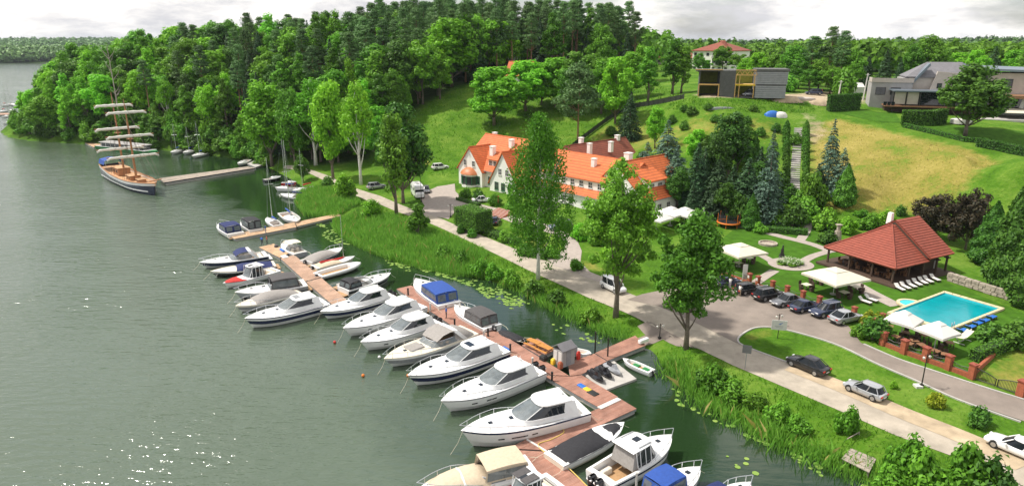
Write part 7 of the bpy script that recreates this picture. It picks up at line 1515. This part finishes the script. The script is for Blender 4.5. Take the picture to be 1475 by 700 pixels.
# rim stones of the pool: four long sides cut into slabs
for i in range(4):
    a, b = lo[i], lo[(i+1) % 4]; ai, bi = a*.905, b*.905; L_ = (b-a).length; nst = max(6, int(L_/1.0))
    for k in range(nst):
        t0, t1 = k/nst+.004, (k+1)/nst-.004; q = [a.lerp(b, t0), a.lerp(b, t1), ai.lerp(bi, t1), ai.lerp(bi, t0)]
        mb = MB(); mb.loft([[(v.x, v.y, -.25) for v in q], [(v.x, v.y, .04) for v in q]], cap=(True, True)); mb.build('coping_stone', 'pool_stone', pool)
mat('pool_tile', (0.05,0.55,0.62), rough=.5, var=.08, vscale=3)
mb = MB(); q = [v*.9 for v in lo]; mb.loft([[(v.x, v.y, -.02) for v in q], [(v.x, v.y, -.5) for v in q]]); mb.build('basin_wall', 'pool_tile', pool)
mb = MB(); q = [v*.91 for v in lo]; mb.add([(v.x, v.y, -.16) for v in q], [(0,1,2,3)]); mb.build('pool_water', 'water_pool', pool)
stp = (lo[3]*.60+lo[0]*.40); out = (lo[3]+lo[0]).normalized(); tdir = (lo[3]-lo[0]).normalized()
mb = MB()
for k, (r, z) in enumerate(((1.7,.05),)): 
    mb.loft([[(stp.x+(out.x*math.sin(a)+tdir.x*math.cos(a))*r*s, stp.y+(out.y*math.sin(a)+tdir.y*math.cos(a))*r*s, zz) for a in [math.pi*i/10 for i in range(11)]] for s, zz in ((1,-.2),(1,.05),(.78,.05),(.78,-.06))], closed=False); 
mb.build('step_surround', 'pool_stone', pool)
for k in range(3):
    mb = MB(); mb.prism([(stp.x+(out.x*math.sin(a)+tdir.x*math.cos(a))*(1.3-.35*k), stp.y+(out.y*math.sin(a)+tdir.y*math.cos(a))*(1.3-.35*k)) for a in [math.pi*i/10 for i in range(11)]], -.4, -.02-.04*k); mb.build('pool_step', 'pool_tile', pool)
for sg in (0, .5): mb = MB(); b_ = lo[2]*.93+ (lo[1]-lo[2]).normalized()*(.6+sg); mb.tube([b_+Vector((0,0,-.3)), b_+Vector((0,0,.7)), b_*1.08+Vector((0,0,.6)), b_*1.09+Vector((0,0,.05))], .03, 5); mb.build('ladder_rail', 'chrome', pool)
def lounger(p, rz, label, group, m='cloth_white', fm='wood_dark'):
    o = thing('sun_lounger', label, 'sun lounger', p, rz, group); mb = MB(); mb.box((.3,0,.3), (1.3,.62,.07)); mb.build('frame', fm, o)
    mb = MB(); mb.rbox((.3,0,.37), (1.3,.6,.08), .06); mb.build('mattress', m, o); mb = MB(); mb.loft([[(-.33,y,.36),(-.85,y,.78),(-.89,y,.72),(-.37,y,.29)] for y in (-.3,.3)], cap=(True,True)); mb.build('backrest', m, o)
    for x in (-.25, .85):
        for y in (-.27, .27): mb = MB(); mb.box((x, y, .14), (.06,.06,.28)); mb.build('leg', fm, o)
hd = [(390,455),(418,447),(450,437),(482,428),(510,418),(540,413),(575,405)]; ft = [(460,490),(492,482),(525,475),(552,464),(585,457),(612,448),(648,438)]
for k, (a, b) in enumerate(zip(hd, ft)):
    A, B = hit(1180+a[0]/3.685, 290+a[1]/3.685), hit(1180+b[0]/3.685, 290+b[1]/3.685); c = (A+B)/2; lounger(c+Vector((0,0,.05)), math.atan2(B.y-A.y, B.x-A.x), ['white sun lounger at the left end of the pavilion row','second sun lounger from the left before the pavilion','third sun lounger from the left before the pavilion','middle sun lounger of the row before the pavilion','fifth sun lounger from the left before the pavilion','sixth sun lounger from the left before the pavilion','white sun lounger at the right end of the pavilion row'][k], 'white sun loungers before the pavilion')
for k, (px, py) in enumerate([(1245,437),(1254,434)]): lounger(hit(px, py)+Vector((0,0,.05)), R(-60), ['white sun lounger left of two beside the parking pillar','white sun lounger right of two beside the parking pillar'][k], 'white sun loungers near the path')
for k, (px, py) in enumerate([(1385,480),(1397,475),(1407,470),(1417,466),(1427,461)]): lounger(hit(px, py)+Vector((0,0,.05)), PAN+math.pi/2, ['blue sun lounger nearest the hammock','second blue sun lounger from the hammock','third blue sun lounger from the hammock','fourth blue sun lounger from the hammock','blue sun lounger furthest from the hammock'][k], 'blue sun loungers on the pool lawn', 'blue_plastic')
hm = hit(1386,492); o = thing('hammock', 'white curved hammock stand on the pool lawn', 'hammock', hm, R(35)); mb = MB(); mb.tube([(-2.0,0,1.1),(-1.2,0,.35),(0,0,.12),(1.2,0,.35),(2.0,0,1.1)], .07, 6); mb.tube([(-.9,-.6,.05),(-.9,.6,.05)], .05, 5); mb.tube([(.9,-.6,.05),(.9,.6,.05)], .05, 5); mb.build('stand', 'cloth_white', o)
mb = MB(); mb.loft([[(x, y, z+.15*abs(y)) for y in (-.4,0,.4)] for x, z in ((-1.8,1.0),(-1,.75),(0,.62),(1,.75),(1.8,1.0))], closed=False); mb.build('hammock_cloth', 'cloth_cream', o)
# stone retaining wall behind the pool
mb = MB(); SW = [hit(1366,404), hit(1420,422), hit(1480,441)]; sw = thing('stone_wall', 'low rough stone retaining wall behind the pool', 'wall', SW[0])
rd = random.Random(3)
for a, b in zip(SW[:-1], SW[1:]):
    L_ = (b-a).length; d = (b-a).normalized(); an = math.atan2(d.y, d.x)
    for c_ in range(3):
        x = -.3*rd.random()
        while x < L_:
            w = rd.uniform(.5, 1.1); c = a-SW[0]+d*(x+w/2); mb = MB(); mb.rbox((c.x, c.y, .22+c_*.42+rd.uniform(-.03,.03)), (w*.95, .6+rd.uniform(-.1,.1), .4), .08, an); mb.build('stone', 'stone_wall', sw); x += w
# ================================================================== FENCES
def pillar(p, label, h=1.45, w=.5, group='brick fence pillars', sign=False):
    o = thing('fence_pillar', label, 'pillar', p, FA, group); mb = MB(); mb.box((0,0,h/2-.1), (w,w,h+.2)); mb.build('shaft', 'brick_red', o); mb = MB(); mb.box((0,0,h+.06), (w+.14,w+.14,.12)); mb.box((0,0,h+.15), (w*.9,w*.9,.1), top=.4); mb.build('cap', 'roof_tile_red', o)
    if sign: mb = MB(); mb.box((-w/2-.02,0,h*.75), (.03,.34,.4)); mb.build('sign_plate', 'cloth_white', o)
    return o
def panel(a, b, label, h=1.1, kind='iron', wall=.0, group='fence panels between brick pillars'):
    d = b-a; L_ = math.hypot(d.x, d.y); an = math.atan2(d.y, d.x); o = thing('fence_panel', label, 'fence', a, an, group); dz = b.z-a.z; n = max(3, int(L_/.16))
    if wall: mb = MB(); mb.box((L_/2,0,wall/2-.1), (L_-.52,.3,wall+.2)); mb.build('low_wall', 'brick_red', o)
    if kind == 'iron':
        for k in range(2): mb = MB(); mb.tube([(.26,0,wall+.12+k*(h-wall-.2)+(.25*0)), (L_/2,0,wall+.12+k*(h-wall-.2)-(.18 if k else 0)), (L_-.26,0,wall+.12+k*(h-wall-.2))], .035, 4); mb.build('rail', 'iron', o)
        for k in range(1, n): x = .26+(L_-.52)*k/n; mb = MB(); mb.tube([(x,0,wall+.1),(x,0,h-.08-.18*math.sin(math.pi*k/n))], .016, 4); mb.build('bar', 'iron', o)
FP = [(1042,395),(1079,408),(1091,412),(1112,419),(1133,426.5),(1155.5,434),(1179,442),(1204,450),(1229,458)]
FW = [hit(*p) for p in FP]; nm = ['at the tree end','left of the garden entrance','right of the garden entrance','third','fourth','fifth','sixth','behind the blue SUV','behind the silver coupe']
for k, p in enumerate(FW): pillar(p, 'brick pillar of the garden fence, '+['at the end hidden by the tree','left of the garden entrance','right of the garden entrance','behind the black estate car','behind the black third car','behind the grey saloon','behind the black-blue saloon','behind the large blue SUV','behind the silver coupe'][k], sign=k in (1, 2))
for k in range(len(FW)-1):
    if k == 1: continue
    panel(FW[k], FW[k+1], 'iron fence panel '+['left of the garden entrance','','behind the black estate car','behind the third parked car','behind the grey saloon','behind the black-blue saloon','behind the blue SUV','behind the silver coupe'][k], 1.15, wall=.35)
GP = [(1243,482),(1259,475),(1269,468)]; GW = [hit(*p) for p in GP]
for k, p in enumerate(GW): pillar(p, 'brick pillar in the juniper corner, '+['nearest the lane','in the middle','nearest the pool'][k])
for k in range(2): panel(GW[k], GW[k+1], ['stepped brick fence piece by the lane in the juniper corner','stepped brick fence piece by the pool in the juniper corner'][k], .9, kind='none', wall=.85)
LW = [hit(*p) for p in [(1271,497),(1301,509),(1332,520),(1365,532),(1399,545)]]
for k, p in enumerate(LW): pillar(p, 'brick pillar of the pool terrace fence, '+['at its left corner','second from the left','in the middle','second from the gate','left of the iron gate'][k], 1.6, .6)
for k in range(4): panel(LW[k], LW[k+1], 'pool terrace fence '+['panel beside the left corner pillar','panel left of the middle pillar','panel right of the middle pillar','panel next to the gate pillar'][k], 1.2, wall=.5)
gpR = hit(1470,570); pillar(gpR, 'brick pillar right of the iron gate', 1.6, .7)
for k in range(2):
    a = LW[4].lerp(gpR, k*.5); b = LW[4].lerp(gpR, k*.5+.5); d = b-a; L_ = math.hypot(d.x, d.y); o = thing('gate_leaf', ['left leaf of the curved iron gate','right leaf of the curved iron gate'][k], 'gate', a, math.atan2(d.y, d.x), 'iron gate')
    hf = lambda t: 1.25-.45*math.sin(math.pi*(t*.5 if k == 0 else .5+t*.5)) if False else (1.35-.5*t if k == 0 else .85+.5*t)
    mb = MB(); mb.tube([(L_*t, 0, hf(t)+.12*math.sin(math.pi*t)) for t in (0.06,.25,.5,.75,.97)], .05, 5); mb.tube([(L_*.06,0,.15),(L_*.97,0,.15)], .05, 5); mb.tube([(L_*.06,0,.1),(L_*.06,0,hf(.06)+.05)], .06, 5); mb.tube([(L_*.97,0,.1),(L_*.97,0,hf(.97)+.05)], .06, 5); mb.build('frame', 'iron', o)
    for i in range(1, 16): t = .06+.91*i/16; mb = MB(); mb.tube([(L_*t,0,.15),(L_*t,0,hf(t)+.12*math.sin(math.pi*t))], .02, 4); mb.build('bar', 'iron', o)
mb = MB(); a, b = hit(1399,543), hit(1440,505); d = b-a; mb.box((d.x/2, d.y/2, d.z/2+.25), (math.hypot(d.x, d.y), .3, .7), math.atan2(d.y, d.x)); o = mb.build('brick_wall', 'brick_red'); o.location = a; tag(o, 'low brick wall running from the gate pillar up to the pool hedge', 'wall')
# dark fence up the hill by the meadow
FL = smooth_line([hit(*p) for p in [(820,218),(842,200),(880,172),(905,158),(940,152),(985,143)]], 6); o = thing('garden_fence', 'dark mesh fence climbing between meadow and upper lawn', 'fence', FL[0])
mat('mesh_green', (0.04,0.05,0.035), rough=.8, var=.1)
for i, p in enumerate(FL):
    q = p-FL[0]; mb = MB(); mb.box((q.x, q.y, hz(p.x, p.y)-FL[0].z+.7), (.14,.14,1.7)); mb.build('post', 'mesh_green', o)
    if i: 
        a = FL[i-1]-FL[0]; za, zb2 = hz(FL[i-1].x, FL[i-1].y)-FL[0].z, hz(p.x, p.y)-FL[0].z; mb = MB(); mb.add([(a.x, a.y, za+.1), (q.x, q.y, zb2+.1), (q.x, q.y, zb2+1.4), (a.x, a.y, za+1.4)], [(0,1,2,3)]); mb.build('mesh_panel', 'mesh_green', o)
# ================================================================== LAMPS, SIGNS
def lamp(px, py, tp, label, twin=True):
    p = hit(px, py); H = atY(px, tp, p.y).z-p.z; o = thing('street_lamp', label, 'lamp', p, R(20)); mb = MB(); mb.tube([(0,0,-.2),(0,0,H)], [.07,.045], 7); mb.box((0,0,.15), (.3,.3,.3)); mb.build('post', 'iron', o)
    for sg in ((1, -1) if twin else (1,)):
        mb = MB(); mb.tube([(0,0,H-.2),(sg*.3,0,H-.05),(sg*.42,0,H-.25)], .025, 4); mb.build('arm', 'iron', o); mb = MB(); mb.loft([[(sg*.42+r*math.cos(a), r*math.sin(a), H+z) for a in [k*math.pi/4 for k in range(8)]] for r, z in ((.07,-.5),(.14,-.3),(.05,-.2))], cap=(True,True)); mb.build('lantern', 'cloth_white', o)
lamp(1327,557,510,'twin lamp post on the grass verge before the terrace fence'); lamp(950,488,466,'twin lamp post where the gangway meets the shore'); lamp(649,313,294,'short lamp post at the hotel drive junction'); lamp(607,291,245,'tall lamp post behind the small cone-shaped tree', False); lamp(1121,470,452,'twin lamp post behind the white notice board')
mb = MB(); mb.box((0,0,.1), (.7,.7,.25)); o = mb.build('concrete_block', 'concrete_light'); o.location = hit(1322,557); tag(o, 'small pale concrete block at the foot of the verge lamp', 'block')
bp_ = hit(1120,487); o = thing('notice_board', 'white notice board with blue logo on the grass island tip', 'sign', bp_, R(-12)); mb = MB(); mb.tube([(0,0,-.1),(0,0,2.2)], .05, 6); mb.build('post', 'iron', o); mb = MB(); mb.box((0,-.06,1.75), (1.75,.06,1.25)); s_ = mb.build('panel', 'cloth_white', o)
mb = MB(); mb.add([(-.10,-.096,1.90),(.12,-.096,2.0),(.42,-.096,2.12),(.30,-.096,1.98),(.12,-.096,1.88)], [(0,1,2,3,4)]); mb.add([(-.20,-.096,1.86),(.0,-.096,1.84),(.22,-.096,1.84),(.1,-.096,1.79)], [(0,1,2,3)]); mb.build('logo', 'blue_plastic', s_)
mb = MB()
for k in range(2): mb.box((0,-.095,1.62-k*.16), (1.0-.2*k,.008,.045))
mb.build('text_line', 'rub_grey', s_)
sg_ = hit(1073,531); o = thing('road_sign', 'small grey sign on a thin post beside the promenade', 'sign', sg_, R(-20)); mb = MB(); mb.tube([(0,0,-.1),(0,0,2.7)], .04, 6); mb.build('post', 'steel_grey', o); mb = MB(); mb.box((0,-.05,2.4), (.95,.05,.95)); mb.build('panel', 'roof_slate', o)
mb = MB(); mb.tube([(0,0,0),(0,0,2.6)], .05, 6); mb.box((0.35,0,1.5), (.6,.03,2.3)); o = mb.build('banner', 'cloth_white'); o.location = hit(1069,405); tag(o, 'white upright banner flag at the garden entrance', 'flag')
# ================================================================== PEOPLE
mat('skin', (0.55,0.33,0.23), rough=.6, var=.05); mat('hair_dark', (0.03,0.02,0.015), rough=.7, var=.1)
for nm, col in (('shirt_blue',(0.03,0.12,0.42)),('shirt_white',(0.75,0.74,0.72)),('shirt_red',(0.5,0.10,0.07)),('trousers_dark',(0.03,0.035,0.05)),('trousers_tan',(0.42,0.33,0.22)),('trousers_grey',(0.4,0.4,0.42))): mat(nm, col, rough=.9, var=.1)
def person(p, rz, shirt, trousers, label, pose='stand', h=1.74, hair='hair_dark'):
    o = thing('person', label, 'person', p, rz); s = h/1.74
    J = dict(pel=(0,0,.94), wst=(0,0,1.08), chs=(.02,0,1.32), nck=(.02,0,1.48), hd=(.03,0,1.60), top=(.03,0,1.70), ls=(0,.19,1.42), rs=(0,-.19,1.42), le=(.0,.26,1.14), re=(.0,-.26,1.14), lh=(.08,.27,.90), rh=(.08,-.27,.90), lp=(0,.1,.92), rp=(0,-.1,.92), lk=(.03,.11,.50), rk=(.0,-.11,.50), la=(.0,.12,.08), ra=(-.03,-.12,.08), lt=(.16,.13,.04), rt=(.13,-.13,.04))
    if pose == 'reach': J.update(le=(.2,.22,1.25), re=(.2,-.22,1.25), lh=(.42,.14,1.18), rh=(.42,-.14,1.18), chs=(.06,0,1.31))
    if pose == 'bend': J.update(wst=(.06,0,1.06), chs=(.24,0,1.24), nck=(.36,0,1.34), hd=(.46,0,1.40), top=(.53,0,1.45), ls=(.28,.19,1.30), rs=(.28,-.19,1.30), le=(.42,.2,1.08), re=(.42,-.2,1.08), lh=(.55,.15,.9), rh=(.55,-.15,.9))
    if pose == 'walk': J.update(lk=(.16,.11,.52), la=(.22,.11,.08), lt=(.38,.12,.05), rk=(-.04,-.11,.50), ra=(-.26,-.11,.12), rt=(-.12,-.12,.04), le=(-.12,.25,1.16), lh=(-.08,.27,.92), re=(.1,-.25,1.16), rh=(.24,-.25,.98))
    names = list(J); idx = {n: i for i, n in enumerate(names)}; me = bpy.data.meshes.new('body')
    E2 = [('pel','wst'),('wst','chs'),('chs','nck'),('nck','hd'),('hd','top'),('chs','ls'),('ls','le'),('le','lh'),('chs','rs'),('rs','re'),('re','rh'),('pel','lp'),('lp','lk'),('lk','la'),('la','lt'),('pel','rp'),('rp','rk'),('rk','ra'),('ra','rt')]
    me.from_pydata([Vector(J[n])*s for n in names], [(idx[a], idx[b]) for a, b in E2], []); ob = bpy.data.objects.new('body', me); COL.objects.link(ob)
    sk = ob.modifiers.new('s', 'SKIN'); RD = dict(pel=.15, wst=.14, chs=.16, nck=.06, hd=.10, top=.085, ls=.075, rs=.075, le=.05, re=.05, lh=.045, rh=.045, lp=.10, rp=.10, lk=.065, rk=.065, la=.045, ra=.045, lt=.04, rt=.04)
    for n in names: r = RD[n]*s; me.skin_vertices[0].data[idx[n]].radius = (r, r)
    me.skin_vertices[0].data[idx['pel']].use_root = True; sb_ = ob.modifiers.new('d', 'SUBSURF'); sb_.levels = 1; sb_.render_levels = 1
    dg = bpy.context.evaluated_depsgraph_get(); nm_ = bpy.data.meshes.new_from_object(ob.evaluated_get(dg)); bpy.data.objects.remove(ob)
    for m in (shirt, trousers, 'skin', 'rubber'): nm_.materials.append(MATS[m])
    for f in nm_.polygons:
        c = f.center/s; dmin = 9; best = None
        for n in names:
            q = (Vector(J[n])-c).length/ (RD[n]+.06)
            if q < dmin: dmin = q; best = n
        f.material_index = 2 if best in ('hd','top','nck','lh','rh') else 3 if best in ('lt','rt') else 1 if best in ('pel','lp','rp','lk','rk','la','ra') else 0; f.use_smooth = True
    b_ = link('body', nm_, o); mb = MB(); c = Vector(J['hd'])*s; t_ = Vector(J['top'])*s; mb.blob(((c+t_)/2+Vector((-.025,0,.025))), (.115*s,.105*s,.11*s), 10, 6); mb.build('hair', hair, o, smooth=True); return o
person(at(643,458,.55), R(200), 'shirt_blue', 'trousers_dark', 'person in blue shirt standing on the long pontoon', 'stand')
person(at(378,353,.55), R(120), 'shirt_blue', 'trousers_dark', 'person at the left edge of the pale pontoon head', 'bend'); person(at(385,352,.55), R(200), 'shirt_red', 'trousers_dark', 'person in dark red at the pale pontoon head', 'stand'); person(at(383,336,.6), R(10), 'shirt_blue', 'trousers_grey', 'person in blue on the jetty head with moored boats', 'stand')
person(up(hit(1051,416)), FA+.4, 'shirt_white', 'trousers_grey', 'person in white loading the dark blue hatchback', 'reach'); person(up(hit(1065,427)), FA+.2, 'shirt_white', 'trousers_tan', 'person in white top and tan trousers behind the black estate car', 'reach'); person(up(hit(1059,420)), R(250), 'shirt_red', 'trousers_tan', 'child in red between the first two parked cars', 'stand', 1.2); person(up(hit(1073,424)), FA, 'trousers_dark', 'trousers_dark', 'person in dark clothes leaning into the estate car boot', 'bend')
person(up(hit(1183,137)), R(-90), 'shirt_red', 'trousers_dark', 'worker in red right of the unfinished house', 'stand')
# ================================================================== PONTOON PROPS
def picnic(p, rz, label):
    o = thing('picnic_table', label, 'picnic table', p, rz, 'picnic tables on the pontoon')
    for k in range(5): mb = MB(); mb.box((0, -.32+.16*k, .74), (1.9, .145, .05)); mb.build('table_plank', 'wood_new2', o)
    for sg in (1, -1):
        for k in range(2): mb = MB(); mb.box((0, sg*(.68+.15*k), .45), (1.9, .14, .05)); mb.build('bench_plank', 'wood_new2', o)
        mb = MB(); mb.tube([(sg*.7,-.75,0),(sg*.7,-.25,.72)], .045, 4); mb.tube([(sg*.7,.75,0),(sg*.7,.25,.72)], .045, 4); mb.tube([(sg*.7,-.8,.41),(sg*.7,.8,.41)], .045, 4); mb.build('leg_frame', 'wood_new2', o)
mat('wood_new2', (0.50,0.22,0.05), rough=.6, var=.2, vscale=5)
pontoon([(752,497),(774,487),(800,503),(780,514)], 'square red side platform carrying the picnic tables', 'deck_red')
picnic(at(769,499,.55), DANG+.1, 'orange wooden picnic table left of two on the pontoon'); picnic(at(785,507,.55), DANG+.1, 'orange wooden picnic table right of two on the pontoon')
kh = at(812,523,.55); kk = thing('kiosk', 'small grey kiosk hut with dark ridged roof on the pontoon', 'hut', kh, DANG+math.pi/2)
mb = MB(); mb.box((0,0,1.0), (1.9,1.6,2.0)); mb.build('wall', 'wall_grey', kk); mb = MB(); mb.loft([[(x,-1.0,2.0),(x,0,2.6),(x,1.0,2.0),(x,1.0,2.1),(x,0,2.72),(x,-1.0,2.1)] for x in (-1.1,1.1)], cap=(True,True)); mb.build('roof', 'roof_slate', kk)
for y in (-.4,.4): mb = MB(); mb.box((-.96,y,1.2), (.06,.55,1.2)); mb.build('shutter', 'cloth_white', kk)
mb = MB(); mb.box((0,-.81,1.0), (.7,.06,1.7)); mb.build('door', 'rub_grey', kk)
for k, (px, py, m, sz, lab, nm_) in enumerate([(797,524,'yellow_plastic',(.5,.5,.6),'yellow crate before the kiosk','crate'),(807,530,'brick_red',(.5,.5,.7),'red brown barrel before the kiosk','barrel'),(783,518,'rubber',(.9,.7,.5),'dark folded trolley beside the picnic tables','trolley'),(833,517,'red_plastic',(.3,.5,.9),'red lifebuoy stand right of the kiosk','lifebuoy stand'),(826,510,'steel_grey',(.7,.7,1.1),'grey fuel tank behind the kiosk','tank'),(838,556,'blue_plastic',(1.0,.6,.12),'blue mat on the pontoon edge behind the largest cruiser','mat'),(846,561,'yellow_plastic',(.9,.6,.12),'yellow mat beside the blue one on the pontoon edge','mat'),(854,566,'rubber',(1.2,.8,.1),'black rubber mat beside the yellow one','mat'),(728,503,'blue_plastic',(1.3,.7,.15),'blue board on the pontoon beside the sports cruiser','board'),(409,361,'blue_plastic',(1.8,1.0,.3),'blue folded tarpaulin on the pale pontoon head','tarpaulin'),(410,370,'cloth_white',(1.6,1.0,.12),'white step mat below the pale pontoon head','mat'),(398,356,'canvas_dark',(.6,.6,.4),'dark bag on the pale pontoon head','bag')]):
    mb = MB(); mb.rbox((0,0,sz[2]/2), sz, .08)
    if sz[2] > .45: mb.rbox((0,0,sz[2]+.05), (sz[0]*.7, sz[1]*.7, .1), .05)
    o = mb.build(nm_.replace(' ', '_'), m, angle=40); o.location = at(px, py, .55); o.rotation_euler.z = DANG; tag(o, lab, nm_)
for (px, py, h, lab) in [(857,508,2.2,'dark mooring pile at the far side of the gangway'),(875,519,2.3,'dark mooring pile at the near side of the gangway'),(915,722,2.2,'pale mooring pile beside the blue-topped cabin boat')]:
    mb = MB(); mb.cyl((0,0,-1.5), .1, h+1.5+.5, 8, .09); mb.cyl((0,0,h+.5), .12, .06, 8); o = mb.build('mooring_pile', 'iron' if 'dark' in lab else 'concrete'); o.location = at(px, py, 0); tag(o, lab, 'mooring pile')
gx = at(927,490,.9); mb = MB(); mb.rbox((0,0,0), (1.6,.5,.4), .1); o = mb.build('white_box', 'gelcoat'); o.location = gx; o.rotation_euler.z = DANG+math.pi/2; tag(o, 'white box at the shore end of the gangway', 'box')
for k, (px, py) in enumerate([(655,470),(697,487),(735,507),(767,527),(795,548),(620,447),(703,484),(662,449),(588,425)]):
    mb = MB(); mb.rbox((0,0,.45), (.22,.22,.9), .05); mb.rbox((0,0,1.0), (.26,.26,.18), .06); o = mb.build('power_pedestal', 'concrete_light' if k % 2 else 'rubber'); o.location = at(px, py, .55); tag(o, 'service pedestal '+['beside the person in blue','behind the arch cruiser','behind the sports cruiser','behind the cruiser with black outboards','behind the largest cruiser','near the far end of the long pontoon','before the black tarpaulin dinghy','between the two canopied shore-side boats','at the start of the long pontoon'][k], 'pedestal')
# yellow hose and rope
hs = smooth_line([at(*p, .59) for p in [(845,588),(820,600),(808,612),(812,622),(795,632),(775,640),(790,655),(812,668),(830,684),(846,700),(862,716)]], 8); mb = MB(); mb.tube(hs, .05, 6); tag(mb.build('hose', 'rope_yellow', smooth=True), 'yellow hose lying along the finger and lowest pontoon', 'hose')
# weathered wooden deck in the reeds near the lower edge
wd = [at(*p, .75) for p in [(1212,660),(1236,633),(1270,645),(1252,680)]]; c = sum(wd, Vector())/4; o = thing('fishing_deck', 'weathered grey wooden fishing deck in the bank reeds', 'deck', (c.x, c.y, 0)); lo_ = [v-c for v in wd]
for k in range(9):
    t0, t1 = k/9+.004, (k+1)/9-.006; q = [lo_[0].lerp(lo_[1], t0), lo_[3].lerp(lo_[2], t0), lo_[3].lerp(lo_[2], t1), lo_[0].lerp(lo_[1], t1)]; mb = MB(); mb.loft([[(v.x, v.y, .68+.01*(k%3)) for v in q], [(v.x, v.y, .75+.01*(k%3)) for v in q]], cap=(True, True)); mb.build('plank', 'grey_wood', o)
for v in lo_: mb = MB(); mb.cyl((v.x*.9, v.y*.9, -1.0), .09, 1.66, 7); mb.build('pile', 'grey_wood', o)
mb = MB(); a, b = lo_[1]*1.0, lo_[1]*1.25; mb.tube([(lo_[1].x, lo_[1].y, .6), (lo_[1].x, lo_[1].y, 1.6)], .05, 5); mb.tube([(lo_[1].x, lo_[1].y, 1.55), (lo_[1].x-1.6, lo_[1].y-1.0, 1.5)], .05, 5); mb.build('handrail', 'grey_wood', o)

# ================================================================== AIR
hm_ = bpy.data.materials.new('haze'); hm_.use_nodes = True; t = hm_.node_tree; t.nodes.clear(); pv = nd(t, 'ShaderNodeVolumePrincipled'); pv.inputs['Color'].default_value = (.80,.88,1,1); pv.inputs['Density'].default_value = 0.00005; pv.inputs['Anisotropy'].default_value = 0.0
t.links.new(pv.outputs[0], nd(t, 'ShaderNodeOutputMaterial').inputs['Volume']); MATS['haze'] = hm_
mb = MB(); mb.box(((GX[0]+GX[-1])/2, (GY[0]+GY[-1])/2, 55), (GX[-1]-GX[0]+100, GY[-1]-GY[0]+100, 122)); tag(mb.build('haze', 'haze'), 'thin summer haze over lake and hills', 'haze', kind='stuff')
